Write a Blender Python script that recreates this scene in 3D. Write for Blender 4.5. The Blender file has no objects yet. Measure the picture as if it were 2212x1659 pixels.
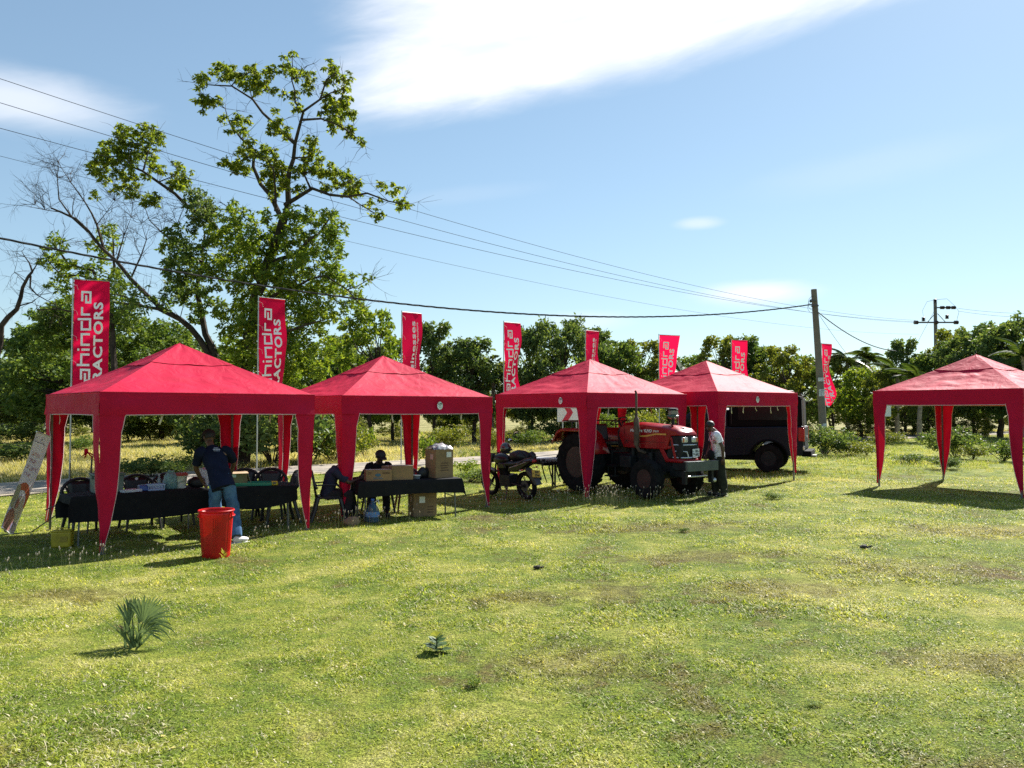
import bpy, bmesh, math, random
import numpy as np
from mathutils import Vector, Matrix, noise as mnoise

sc = bpy.context.scene
COL = sc.collection
RNG = random.Random(7)
NR = np.random.RandomState(11)
R = math.radians

# ------------------------------------------------------------------ camera
CAMZ = 1.98
F = 1735.0
PITCH = math.atan(55.5 / F)
cam = bpy.data.objects.new('camera', bpy.data.cameras.new('camera'))
COL.objects.link(cam)
cam.location = (0, 0, CAMZ)
cam.rotation_euler = (R(90) + PITCH, 0, 0)
cam.data.sensor_width = 36
cam.data.lens = 36 * F / 2212
cam.data.clip_start = 0.05
cam.data.clip_end = 3000
sc.camera = cam

# ------------------------------------------------------------------ sun, sky, exposure
SUN_AZ, SUN_EL = R(38.3), R(40.2)
sund = Vector((math.sin(SUN_AZ) * math.cos(SUN_EL), math.cos(SUN_AZ) * math.cos(SUN_EL), math.sin(SUN_EL)))
sl = bpy.data.lights.new('sun', 'SUN')
sl.energy = 5.0
sl.angle = R(0.5)
sl.color = (1.0, 0.955, 0.89)
so = bpy.data.objects.new('sun', sl)
COL.objects.link(so)
so.rotation_euler = sund.to_track_quat('Z', 'Y').to_euler()
so.location = (0, 0, 30)
SKY_STRENGTH = 0.050
sc.view_settings.view_transform = 'Standard'
sc.view_settings.look = 'None'
sc.view_settings.gamma = 1
sc.view_settings.use_curve_mapping = False
sc.view_settings.exposure = 1.36
sc.render.engine = 'CYCLES'
sc.cycles.max_bounces = 6
sc.cycles.diffuse_bounces = 2
sc.cycles.glossy_bounces = 2
sc.cycles.transmission_bounces = 4
sc.cycles.transparent_max_bounces = 8
sc.cycles.use_adaptive_sampling = False
sc.cycles.use_denoising = False
sc.cycles.denoiser = 'OPENIMAGEDENOISE'
sc.cycles.denoising_prefilter = 'ACCURATE'
sc.cycles.denoising_input_passes = 'RGB_ALBEDO_NORMAL'

world = bpy.data.worlds.new('World')
sc.world = world
world.use_nodes = True


class NT:
    """small helper for writing node trees"""
    def __init__(s, tree):
        s.t = tree
        tree.nodes.clear()
    def n(s, typ, **kw):
        nd = s.t.nodes.new(typ)
        for k, v in kw.items():
            if k == 'ins':
                for i, x in v.items():
                    if hasattr(x, 'is_output') or isinstance(x, bpy.types.NodeSocket):
                        s.t.links.new(x, nd.inputs[i])
                    else:
                        nd.inputs[i].default_value = x
            else:
                setattr(nd, k, v)
        return nd
    def m(s, op, a, b=0.0, c=None, clamp=False):
        d = {0: a, 1: b}
        if c is not None:
            d[2] = c
        return s.n('ShaderNodeMath', operation=op, use_clamp=clamp, ins=d).outputs[0]
    def ramp(s, fac, stops, interp='LINEAR'):
        nd = s.n('ShaderNodeValToRGB', ins={0: fac})
        cr = nd.color_ramp
        cr.interpolation = interp
        while len(cr.elements) < len(stops):
            cr.elements.new(0.5)
        for e, (p, c) in zip(cr.elements, stops):
            e.position = p
            e.color = (*c, 1) if len(c) == 3 else c
        return nd.outputs[0]
    def noise(s, vec, scale, detail=4, rough=.55, dist=0.0, dim='3D'):
        nd = s.n('ShaderNodeTexNoise', noise_dimensions=dim)
        nd.inputs['Scale'].default_value = scale
        nd.inputs['Detail'].default_value = detail
        nd.inputs['Roughness'].default_value = rough
        nd.inputs['Distortion'].default_value = dist
        if vec is not None:
            s.t.links.new(vec, nd.inputs['Vector'])
        return nd.outputs[0]
    def mix(s, fac, a, b, blend='MIX'):
        nd = s.n('ShaderNodeMix', data_type='RGBA', blend_type=blend)
        for i, x in ((0, fac), (6, a), (7, b)):
            if isinstance(x, bpy.types.NodeSocket):
                s.t.links.new(x, nd.inputs[i])
            else:
                nd.inputs[i].default_value = (*x, 1) if isinstance(x, tuple) and len(x) == 3 else x
        return nd.outputs[2]
    def smooth(s, x, a, b):
        nd = s.n('ShaderNodeMapRange', interpolation_type='SMOOTHSTEP', ins={0: x, 1: a, 2: b, 3: 0.0, 4: 1.0})
        return nd.outputs[0]


def build_world():
    T = NT(world.node_tree)
    sky = T.n('ShaderNodeTexSky', sky_type='NISHITA', sun_disc=False)
    sky.sun_elevation = SUN_EL
    sky.sun_rotation = SUN_AZ
    sky.altitude = 0
    sky.air_density = 1.0
    sky.dust_density = 0.2
    sky.ozone_density = 1.5
    tc = T.n('ShaderNodeTexCoord').outputs['Generated']
    sep = T.n('ShaderNodeSeparateXYZ', ins={0: tc})
    az = T.m('MULTIPLY', T.m('ARCTAN2', sep.outputs[0], sep.outputs[1]), 57.2958)
    el = T.m('MULTIPLY', T.m('ARCSINE', sep.outputs[2]), 57.2958)
    # wispy noise, stretched along the drift of the clouds
    vec = T.n('ShaderNodeCombineXYZ', ins={0: T.m('MULTIPLY', az, 0.035), 1: T.m('MULTIPLY', T.m('SUBTRACT', el, T.m('MULTIPLY', az, .16)), 0.13), 2: 0.3}).outputs[0]
    n1 = T.noise(vec, 2.2, 7, .55, .6)
    n2 = T.noise(vec, 6.5, 6, .6, .4)
    wob = T.m('MULTIPLY', T.m('SUBTRACT', n1, 0.5), 5.0)
    fine = T.m('MULTIPLY', T.m('SUBTRACT', n2, 0.5), 1.6)
    # long bright cloud bank with a fairly clean lower edge
    edge = T.m('ADD', T.m('MULTIPLY', az, 0.165), 20.6)
    over = T.m('ADD', T.m('SUBTRACT', el, edge), T.m('ADD', T.m('MULTIPLY', wob, .28), T.m('MULTIPLY', fine, .5)))
    low = T.smooth(over, -0.6, 2.3)
    left = T.smooth(T.m('ADD', az, T.m('ADD', T.m('MULTIPLY', wob, 1.6), T.m('MULTIPLY', fine, 1.2))), -14.5, -5.0)
    right = T.m('SUBTRACT', 1.0, T.smooth(az, 38.0, 75.0))
    top = T.m('SUBTRACT', 1.0, T.smooth(el, 33.0, 50.0))
    dens = T.m('ADD', T.m('ADD', T.m('MULTIPLY', n1, .8), T.m('MULTIPLY', n2, .5)), .40)
    big = T.m('MULTIPLY', T.m('MULTIPLY', low, left), T.m('MULTIPLY', T.m('MULTIPLY', right, top), dens), clamp=True)
    acc = big
    def ell(a0, e0, ra, re, k, tilt=0.0):
        da = T.m('DIVIDE', T.m('SUBTRACT', az, a0), ra)
        de = T.m('DIVIDE', T.m('SUBTRACT', T.m('SUBTRACT', el, e0), T.m('MULTIPLY', T.m('SUBTRACT', az, a0), tilt)), re)
        d = T.m('SQRT', T.m('ADD', T.m('MULTIPLY', da, da), T.m('MULTIPLY', de, de)))
        d = T.m('ADD', d, T.m('MULTIPLY', T.m('ADD', wob, fine), -.16))
        return T.m('MULTIPLY', T.m('SUBTRACT', 1.0, T.smooth(d, 0.15, 1.15)), k, clamp=True)
    for e in ((-32.0, 18.3, 7.8, 2.1, .70, 0.03), (13.1, 12.8, 1.9, .5, .45, 0), (17.0, 7.9, 4.6, 1.0, .95, 0.0),
              (5.0, 6.3, 4.0, .8, .35, 0), (-4.0, 15.0, 7, .7, .08, .1), (24, 15.5, 8, 1.5, .10, .1),
              (-70, 22, 20, 4, .6, .05), (70, 14, 16, 2.5, .5, 0), (120, 25, 22, 5, .6, 0), (-130, 20, 25, 4, .6, 0)):
        acc = T.m('MAXIMUM', acc, ell(*e))
    gm = T.n('ShaderNodeGamma', ins={0: sky.outputs[0], 1: 0.68})
    skyc = T.mix(1.0, gm.outputs[0], (1.60, 1.86, 1.96), 'MULTIPLY')
    col = T.mix(T.m('MULTIPLY', acc, .93), skyc, (8.6, 8.9, 9.5))
    bg = T.n('ShaderNodeBackground', ins={0: col, 1: SKY_STRENGTH})
    T.n('ShaderNodeOutputWorld', ins={0: bg.outputs[0]})
build_world()

# ------------------------------------------------------------------ placing
def P(px, py, Y):
    """a point Y metres ahead of the camera in the direction measured at (px, py) of a 2212 x 1659 survey picture"""
    u = (px - 1106) / F
    v = (829.5 - py) / F
    y = math.cos(PITCH) - v * math.sin(PITCH)
    z = math.sin(PITCH) + v * math.cos(PITCH)
    t = Y / y
    return Vector((u * t, Y, CAMZ + z * t))

def X(px, Y):
    return (px - 1106) / F * Y * math.cos(PITCH)

def G(x, y):
    """height of the ground"""
    g = 0.025 + 0.09 * math.tanh((x - 1.6) / 2.8)
    w = max(0.0, min(1.0, (24 - y) / 6))
    g += 0.018 * w * math.sin(x * .9 + 1.3) * math.cos(y * .7) + .010 * w * math.sin(x * 2.3 + y * 1.7)
    return g

# ------------------------------------------------------------------ materials
MATS = {}
def mat(name, col, rough=.7, metal=0.0, var=.12, vscale=6.0, bump=0.0, bscale=40.0, col2=None, spec=.5, trans=0.0, coat=0.0, alpha=1.0, sheen=0.0, glass=False):
    if name in MATS:
        return MATS[name]
    m = bpy.data.materials.new(name)
    m.use_nodes = True
    T = NT(m.node_tree)
    tc = T.n('ShaderNodeTexCoord').outputs['Object']
    n = T.noise(tc, vscale, 5, .6)
    c2 = col2 if col2 else tuple(max(0, c * (1 - 2.2 * var)) for c in col)
    hi = tuple(min(1, c * (1 + var)) for c in col)
    c = T.ramp(n, [(.3, c2), (.62, hi)])
    b = T.n('ShaderNodeBsdfPrincipled')
    T.t.links.new(c, b.inputs['Base Color'])
    b.inputs['Roughness'].default_value = rough
    b.inputs['Metallic'].default_value = metal
    b.inputs['Specular IOR Level'].default_value = spec
    b.inputs['Coat Weight'].default_value = coat
    b.inputs['Coat Roughness'].default_value = .12
    b.inputs['Alpha'].default_value = alpha
    b.inputs['Sheen Weight'].default_value = sheen
    b.inputs['Sheen Roughness'].default_value = .4
    if glass:
        b.inputs['Transmission Weight'].default_value = .85
    rr = T.n('ShaderNodeMapRange', ins={0: T.noise(tc, vscale * 2.3, 4), 1: .25, 2: .75, 3: max(0, rough - .08), 4: min(1, rough + .1)})
    T.t.links.new(rr.outputs[0], b.inputs['Roughness'])
    if bump:
        bn = T.n('ShaderNodeBump', ins={'Strength': bump, 'Distance': .01, 'Height': T.noise(tc, bscale, 5)})
        T.t.links.new(bn.outputs[0], b.inputs['Normal'])
    out = b.outputs[0]
    if trans:
        tr = T.n('ShaderNodeBsdfTranslucent', ins={0: c})
        out = T.n('ShaderNodeMixShader', ins={0: trans, 1: out, 2: tr.outputs[0]}).outputs[0]
    T.n('ShaderNodeOutputMaterial', ins={0: out})
    MATS[name] = m
    return m

def leaf_mat(name, a, b, c, trans=.45, rough=.5):
    """foliage: every leaf (mesh island) draws its own tone"""
    m = bpy.data.materials.new(name)
    m.use_nodes = True
    T = NT(m.node_tree)
    g = T.n('ShaderNodeNewGeometry')
    pos = T.noise(g.outputs['Position'], .55, 3)
    f = T.m('ADD', T.m('MULTIPLY', g.outputs['Random Per Island'], .6), T.m('MULTIPLY', pos, .45))
    col = T.ramp(f, [(.12, a), (.5, b), (.92, c)])
    p = T.n('ShaderNodeBsdfPrincipled', ins={'Base Color': col, 'Roughness': rough})
    p.inputs['Specular IOR Level'].default_value = .14
    warm = T.mix(1.0, col, (1.25, 1.15, .5), 'MULTIPLY')
    tr = T.n('ShaderNodeBsdfTranslucent', ins={0: warm})
    T.n('ShaderNodeOutputMaterial', ins={0: T.n('ShaderNodeMixShader', ins={0: trans, 1: p.outputs[0], 2: tr.outputs[0]}).outputs[0]})
    MATS[name] = m
    return m

LEAF_BRIGHT = leaf_mat('leaf_bright', (.06, .115, .014), (.14, .22, .028), (.27, .32, .05))
LEAF_MID = leaf_mat('leaf_mid', (.044, .09, .022), (.092, .155, .036), (.19, .24, .06))  # treeline green, lifted and blued to paint in distance haze
LEAF_DARK = leaf_mat('leaf_dark', (.04, .078, .03), (.09, .145, .05), (.19, .24, .075), .45)  # far haze mixed into the leaf colour: paler and bluer
LEAF_OLIVE = leaf_mat('leaf_olive', (.06, .09, .02), (.13, .165, .032), (.24, .25, .055))
LEAF_YELLOW = leaf_mat('leaf_yellow', (.06, .11, .014), (.14, .20, .025), (.28, .32, .045), .58)
LEAF_PALM = leaf_mat('leaf_palm', (.03, .06, .015), (.06, .10, .025), (.13, .16, .05), .35, .4)
BARK = mat('bark', (.055, .044, .035), .95, spec=.1, var=.3, vscale=5, bump=.8, bscale=30, col2=(.02, .017, .014))
BARK_PALE = mat('bark_pale', (.26, .21, .17), .95, var=.3, vscale=5, bump=.8, bscale=30, col2=(.11, .09, .07))

def ground_color(T, pos, lawn=True):
    """colour of turf by place: fresh green, yellow-green, straw and brown patches; dry field beyond the road"""
    sp = T.n('ShaderNodeSeparateXYZ', ins={0: pos})
    a = T.noise(pos, .38, 5, .62, .4)
    b = T.noise(pos, 1.3, 5, .65, .6)
    c = T.noise(pos, 4.2, 4, .65, .2)
    f = T.m('ADD', T.m('ADD', T.m('MULTIPLY', a, .42), T.m('MULTIPLY', b, .36)), T.m('MULTIPLY', c, .22))
    turf = T.ramp(f, [(.35, (.15, .12, .045)), (.41, (.20, .20, .045)), (.46, (.17, .24, .030)), (.51, (.28, .32, .045)),
                      (.565, (.41, .41, .10)), (.66, (.55, .50, .22))])
    brown = T.smooth(T.noise(pos, .75, 6, .70, 1.0), .58, .72)
    turf = T.mix(T.m('MULTIPLY', brown, .5), turf, (.19, .12, .055))
    # worn and dried spots where they lie on the lawn
    wear = None
    for cx, cy, rx, ry in ((.45, 6.35, .62, .42), (1.05, 8.7, .55, .5), (.1, 8.5, .5, .35), (2.5, 13.2, 1.5, .6), (2.75, 8.6, .8, .5), (-3.2, 4.7, .4, .3),
                           (5.2, 9.6, 1.3, .7), (3.6, 6.1, .7, .3), (7.5, 12.5, 1.8, .7), (2.3, 10.6, 1.2, .4), (4.4, 5.6, .6, .5), (-4.9, 8.9, .7, .4)):
        dx = T.m('DIVIDE', T.m('SUBTRACT', sp.outputs[0], cx), rx)
        dy = T.m('DIVIDE', T.m('SUBTRACT', sp.outputs[1], cy), ry)
        d = T.m('SQRT', T.m('ADD', T.m('MULTIPLY', dx, dx), T.m('MULTIPLY', dy, dy)))
        wear = d if wear is None else T.m('MINIMUM', wear, d)
    wn = T.m('ADD', T.m('MULTIPLY', T.m('SUBTRACT', b, .5), 3.2), T.m('MULTIPLY', T.m('SUBTRACT', c, .5), 3.0))
    wear = T.m('SUBTRACT', 1.0, T.smooth(T.m('ADD', wear, wn), .25, 1.5))
    turf = T.mix(T.m('MULTIPLY', wear, .58), turf, T.ramp(c, [(.4, (.15, .09, .04)), (.6, (.27, .21, .08))]))
    # past the road (line y = 0.86 x + 31.5) the field is dry
    past = T.m('SUBTRACT', sp.outputs[1], T.m('ADD', T.m('MULTIPLY', sp.outputs[0], .80), 33.5))
    past = T.smooth(T.m('ADD', past, T.m('MULTIPLY', T.m('SUBTRACT', a, .5), 5)), -3.0, 2.0)
    fd = T.noise(pos, .16, 5, .6, .5)
    dry = T.ramp(fd, [(.38, (.17, .20, .045)), (.47, (.36, .32, .12)), (.56, (.50, .43, .20)), (.66, (.27, .29, .07))])
    return T.mix(past, turf, dry)

def ground_mat():
    m = bpy.data.materials.new('turf_ground')
    m.use_nodes = True
    T = NT(m.node_tree)
    pos = T.n('ShaderNodeNewGeometry').outputs['Position']
    col = ground_color(T, pos)
    grain = T.noise(pos, 75, 3, .75)
    col = T.mix(1.0, col, T.ramp(grain, [(.38, (.16, .17, .14)), (.62, (.95, .95, .9))]), 'MULTIPLY')
    bn = T.n('ShaderNodeBump', ins={'Strength': 1.0, 'Distance': .05, 'Height': T.noise(pos, 18, 5, .7)})
    p = T.n('ShaderNodeBsdfPrincipled', ins={'Base Color': col, 'Roughness': .95, 'Normal': bn.outputs[0]})
    p.inputs['Specular IOR Level'].default_value = .15
    T.n('ShaderNodeOutputMaterial', ins={0: p.outputs[0]})
    return m

def blade_mat():
    m = bpy.data.materials.new('grass_blades')
    m.use_nodes = True
    T = NT(m.node_tree)
    g = T.n('ShaderNodeNewGeometry')
    pos = g.outputs['Position']
    col = ground_color(T, pos)
    rnd = g.outputs['Random Per Island']
    col = T.mix(1.0, col, T.ramp(rnd, [(0, (.26, .38, .26)), (.35, (1.0, 1.05, .9)), (1, (2.0, 1.9, 1.85))]), 'MULTIPLY')
    straw = T.m('GREATER_THAN', T.m('ADD', rnd, T.m('MULTIPLY', T.noise(pos, .5, 3), .5)), 1.05)
    col = T.mix(straw, col, (.62, .56, .38))
    p = T.n('ShaderNodeBsdfPrincipled', ins={'Base Color': col, 'Roughness': .5})
    p.inputs['Specular IOR Level'].default_value = .12
    tr = T.n('ShaderNodeBsdfTranslucent', ins={0: T.mix(1.0, col, (1.2, 1.15, .6), 'MULTIPLY')})
    T.n('ShaderNodeOutputMaterial', ins={0: T.n('ShaderNodeMixShader', ins={0: .42, 1: p.outputs[0], 2: tr.outputs[0]}).outputs[0]})
    return m

# ------------------------------------------------------------------ mesh helper
def axes(d):
    d = Vector(d).normalized()
    a = Vector((0, 0, 1)) if abs(d.z) < .9 else Vector((1, 0, 0))
    u = d.cross(a).normalized()
    return u, d.cross(u).normalized(), d

class MB:
    def __init__(s):
        s.v, s.f = [], []
    def add(s, vs, fs):
        b = len(s.v)
        s.v.extend([tuple(x) for x in vs])
        s.f.extend([tuple(i + b for i in q) for q in fs])
        return s
    def box(s, c, d, rz=0, rx=0, ry=0, tx=1.0, ty=1.0):
        """box by centre and size; tx, ty shrink the top"""
        M = Matrix.Rotation(rz, 3, 'Z') @ Matrix.Rotation(ry, 3, 'Y') @ Matrix.Rotation(rx, 3, 'X')
        vs = []
        for z in (-.5, .5):
            kx, ky = (tx, ty) if z > 0 else (1, 1)
            for x, y in ((-.5, -.5), (.5, -.5), (.5, .5), (-.5, .5)):
                vs.append(Vector(c) + M @ Vector((x * d[0] * kx, y * d[1] * ky, z * d[2])))
        return s.add(vs, [(3, 2, 1, 0), (4, 5, 6, 7), (0, 1, 5, 4), (1, 2, 6, 5), (2, 3, 7, 6), (3, 0, 4, 7)])
    def tube(s, pts, r, n=8, cap=True, flat=1.0):
        pts = [Vector(p) for p in pts]
        if not isinstance(r, (list, tuple)):
            r = [r] * len(pts)
        vs, fs = [], []
        u = None
        for i, p in enumerate(pts):
            t = (pts[min(i + 1, len(pts) - 1)] - pts[max(i - 1, 0)])
            if t.length < 1e-9:
                t = Vector((0, 0, 1))
            t.normalize()
            if u is None:
                u = axes(t)[0]
            u = (u - t * u.dot(t))
            if u.length < 1e-6:
                u = axes(t)[0]
            u.normalize()
            w = t.cross(u)
            for k in range(n):
                a = 2 * math.pi * k / n
                vs.append(p + (u * math.cos(a) + w * math.sin(a) * flat) * r[i])
        for i in range(len(pts) - 1):
            for k in range(n):
                a, b = i * n + k, i * n + (k + 1) % n
                fs.append((a, b, b + n, a + n))
        if cap:
            fs.append(tuple(range(n - 1, -1, -1)))
            fs.append(tuple(range((len(pts) - 1) * n, len(pts) * n)))
        return s.add(vs, fs)
    def cyl(s, p0, p1, r0, r1=None, n=12):
        return s.tube([p0, p1], [r0, r0 if r1 is None else r1], n)
    def lathe(s, prof, n=24, o=(0, 0, 0), ax=(0, 0, 1), closed=False):
        """profile of (radius, height) turned about the axis"""
        u, w, d = axes(ax)
        vs, fs = [], []
        for r, h in prof:
            for k in range(n):
                a = 2 * math.pi * k / n
                vs.append(Vector(o) + d * h + (u * math.cos(a) + w * math.sin(a)) * r)
        m = len(prof)
        for i in range(m if closed else m - 1):
            for k in range(n):
                a, b = i * n + k, i * n + (k + 1) % n
                c, e = ((i + 1) % m) * n + (k + 1) % n, ((i + 1) % m) * n + k
                fs.append((a, b, c, e))
        if not closed:
            fs.append(tuple(range(n - 1, -1, -1)))
            fs.append(tuple(range((m - 1) * n, m * n)))
        return s.add(vs, fs)
    def sphere(s, c, rx, ry=None, rz=None, nu=14, nv=9, M=None):
        ry = rx if ry is None else ry
        rz = rx if rz is None else rz
        vs, fs = [], []
        for j in range(nv + 1):
            ph = math.pi * j / nv
            for i in range(nu):
                th = 2 * math.pi * i / nu
                q = Vector((rx * math.sin(ph) * math.cos(th), ry * math.sin(ph) * math.sin(th), rz * math.cos(ph)))
                vs.append(Vector(c) + (M @ q if M else q))
        for j in range(nv):
            for i in range(nu):
                a, b = j * nu + i, j * nu + (i + 1) % nu
                fs.append((a, a + nu, b + nu, b))
        return s.add(vs, fs)
    def prism(s, poly, a, b, fn=None):
        """side profile [(x, z)] extruded along y from a to b"""
        n = len(poly)
        vs = [(x, a, z) for x, z in poly] + [(x, b, z) for x, z in poly]
        if fn:
            vs = [fn(Vector(q)) for q in vs]
        fs = [tuple(range(n)), tuple(range(2 * n - 1, n - 1, -1))]
        for i in range(n):
            j = (i + 1) % n
            fs.append((i, i + n, j + n, j))
        return s.add(vs, fs)
    def grid(s, fn, nu, nv, thick=None):
        vs = [Vector(fn(i / nu, j / nv)) for j in range(nv + 1) for i in range(nu + 1)]
        fs = [(j * (nu + 1) + i, j * (nu + 1) + i + 1, (j + 1) * (nu + 1) + i + 1, (j + 1) * (nu + 1) + i) for j in range(nv) for i in range(nu)]
        return s.add(vs, fs)
    def xf(s, M):
        s.v = [tuple(M @ Vector(q)) for q in s.v]
        return s
    def mesh(s, name, m=None, smooth=True, sharp=38):
        me = bpy.data.meshes.new(name)
        me.from_pydata(s.v, [], s.f)
        if m:
            me.materials.append(m)
        if smooth:
            me.shade_smooth()
            me.set_sharp_from_angle(angle=R(sharp))
        me.update()
        return me
    def o(s, name, m, parent=None, bevel=0, smooth=True, solid=0, fixn=False, **pr):
        me = s.mesh(name, m, smooth)
        if fixn:
            bm = bmesh.new(); bm.from_mesh(me)
            bmesh.ops.recalc_face_normals(bm, faces=bm.faces)
            bm.to_mesh(me); bm.free()
        ob = link(name, me, parent)
        if solid:
            md = ob.modifiers.new('solid', 'SOLIDIFY'); md.thickness = solid; md.offset = 0
        if bevel:
            md = ob.modifiers.new('bevel', 'BEVEL')
            md.width = bevel; md.segments = 2; md.limit_method = 'ANGLE'; md.angle_limit = R(40)
        for k, v in pr.items():
            ob[k] = v
        return ob

def link(name, data, parent=None):
    ob = bpy.data.objects.new(name, data)
    COL.objects.link(ob)
    if parent:
        ob.parent = parent
    return ob

def tag(o, label=None, cat=None, group=None, kind=None):
    if label: o['label'] = label
    if cat: o['category'] = cat
    if group: o['group'] = group
    if kind: o['kind'] = kind
    return o

def thing(name, label, cat, loc=(0, 0, 0), rz=0.0, group=None):
    o = bpy.data.objects.new(name, None)
    COL.objects.link(o)
    o.empty_display_size = .2
    o.location = loc
    o.rotation_euler = (0, 0, rz)
    return tag(o, label, cat, group)

def dup(root, loc, rz=0.0, label=None, group=None, scale=None):
    def cp(o, par):
        c = o.copy()
        COL.objects.link(c)
        c.parent = par
        for ch in list(o.children):
            cp(ch, c)
        return c
    r = cp(root, None)
    r.location = loc
    r.rotation_euler = (0, 0, rz)
    if scale is not None:
        r.scale = scale if isinstance(scale, (tuple, list)) else (scale,) * 3
    if label: r['label'] = label
    if group: r['group'] = group
    return r

def text_geo(txt, size=1.0, bold=0.0, shear=0.0, spacing=1.0):
    """flat lettering: vertices (x, y) and faces"""
    cu = bpy.data.curves.new('t', 'FONT')
    cu.body = txt
    cu.size = size
    cu.offset = bold
    cu.shear = shear
    cu.space_character = spacing
    cu.resolution_u = 3
    cu.fill_mode = 'FRONT'
    ob = bpy.data.objects.new('t', cu)
    me = bpy.data.meshes.new_from_object(ob)
    vs = [(v.co.x, v.co.y) for v in me.vertices]
    fs = [tuple(p.vertices) for p in me.polygons]
    bpy.data.objects.remove(ob); bpy.data.curves.remove(cu); bpy.data.meshes.remove(me)
    return vs, fs

def letters(mb, txt, fn, size, bold=0.0, shear=0.0, spacing=1.0, center=True, fit=None):
    vs, fs = text_geo(txt, size, bold, shear, spacing)
    xs = [v[0] for v in vs]
    ys = [v[1] for v in vs]
    k = 1.0
    if fit:
        k = fit / (max(xs) - min(xs))
    ox = (max(xs) + min(xs)) / 2 if center else min(xs)
    oy = (max(ys) + min(ys)) / 2 if center else 0
    mb.add([fn((x - ox) * k, y - oy) for x, y in vs], fs)
    return mb

def polyline_quads(pts, w, step=.12):
    """mitred stroke of width w along pts (2d); no overlaps"""
    pts = [Vector(p) for p in pts]
    dense = []
    for a, b in zip(pts, pts[1:]):
        n = max(1, int((b - a).length / step))
        for i in range(n):
            dense.append((a.lerp(b, i / n)))
    dense.append(pts[-1])
    L, Rr = [], []
    for i, p in enumerate(dense):
        t0 = (p - dense[i - 1]).normalized() if i else (dense[1] - p).normalized()
        t1 = (dense[i + 1] - p).normalized() if i < len(dense) - 1 else t0
        n0 = Vector((-t0.y, t0.x)); n1 = Vector((-t1.y, t1.x))
        m = (n0 + n1).normalized()
        k = w / 2 / max(.3, m.dot(n0))
        L.append(p + m * k); Rr.append(p - m * k)
    vs = L + Rr
    n = len(dense)
    return vs, [(i + n, i + 1 + n, i + 1, i) for i in range(n - 1)]

def skin_mesh(nodes, edges, sub=1, root=0):
    """one continuous body grown round a skeleton: nodes (x, y, z, radius)"""
    me = bpy.data.meshes.new('skin')
    me.from_pydata([n[:3] for n in nodes], edges, [])
    ob = bpy.data.objects.new('skin', me)
    COL.objects.link(ob)
    md = ob.modifiers.new('s', 'SKIN')
    md.use_smooth_shade = True
    for i, n in enumerate(nodes):
        sv = me.skin_vertices[0].data[i]
        rr = n[3]
        sv.radius = rr if isinstance(rr, tuple) else (rr, rr)
        sv.use_root = (i == root)
    ss = ob.modifiers.new('u', 'SUBSURF'); ss.levels = sub; ss.render_levels = sub
    dg = bpy.context.evaluated_depsgraph_get()
    ev = ob.evaluated_get(dg)
    out = bpy.data.meshes.new_from_object(ev)
    bpy.data.objects.remove(ob); bpy.data.meshes.remove(me)
    out.shade_smooth()
    return out

def leaf_arrays(cent, size, rs, droop=.5, wid=.42, seed_norm=None):
    """folded diamond leaves at the given centres -> verts (n*4,3), faces (n*2,3)"""
    n = len(cent)
    d = rs.normal(size=(n, 3))
    d[:, 2] = d[:, 2] * .7 - droop
    d /= np.linalg.norm(d, axis=1, keepdims=True) + 1e-9
    a = rs.normal(size=(n, 3))
    a[:, 2] *= .5
    w = np.cross(d, a)
    w /= np.linalg.norm(w, axis=1, keepdims=True) + 1e-9
    up = np.cross(w, d)
    s = size * (0.6 + .8 * rs.rand(n, 1))
    tip = cent + d * s
    base = cent
    mid = cent + d * s * .45
    lf = mid + w * s * wid * .5 + up * s * .08
    rt = mid - w * s * wid * .5 + up * s * .08
    V = np.stack([base, lf, tip, rt], 1).reshape(-1, 3)
    i = np.arange(n)[:, None] * 4
    Fc = np.concatenate([i + [[0, 2, 1]], i + [[0, 3, 2]]], 1).reshape(-1, 3)
    return V, Fc

def np_mesh(name, V, Fc, m):
    me = bpy.data.meshes.new(name)
    me.vertices.add(len(V))
    me.vertices.foreach_set('co', V.astype(np.float32).ravel())
    k = Fc.shape[1]
    me.loops.add(len(Fc) * k)
    me.loops.foreach_set('vertex_index', Fc.astype(np.int32).ravel())
    me.polygons.add(len(Fc))
    me.polygons.foreach_set('loop_start', np.arange(len(Fc), dtype=np.int32) * k)
    me.polygons.foreach_set('loop_total', np.full(len(Fc), k, dtype=np.int32))
    me.update(calc_edges=True)
    me.materials.append(m)
    return me

def split_blobs(bl, seed, k=4, core=.62, sat=.46, off=.78):
    rs = random.Random(seed)
    out = []
    for x, y, r in bl:
        if r < 16:
            out.append((x, y, r)); continue
        out.append((x, y, r * core))
        a0 = rs.random() * 6.28
        for i in range(k):
            a = a0 + i * 6.283 / k + rs.gauss(0, .3)
            q = off * (.75 + .5 * rs.random())
            out.append((x + math.cos(a) * r * q, y + math.sin(a) * r * q, r * sat * (.7 + .6 * rs.random())))
    return out

def blob_points(c, rad, n, rs, clump=9):
    """leaf positions gathered in small sprays on the outer part of an ellipsoid"""
    k = max(1, n // clump)
    d = rs.normal(size=(k, 3))
    d /= np.linalg.norm(d, axis=1, keepdims=True)
    rr = (0.35 + .65 * rs.rand(k, 1) ** .6)
    cc = np.array(c) + d * rr * np.array(rad)
    pts = np.repeat(cc, clump, 0)
    pts = pts + rs.normal(size=pts.shape) * np.mean(rad) * .13
    return pts
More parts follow.
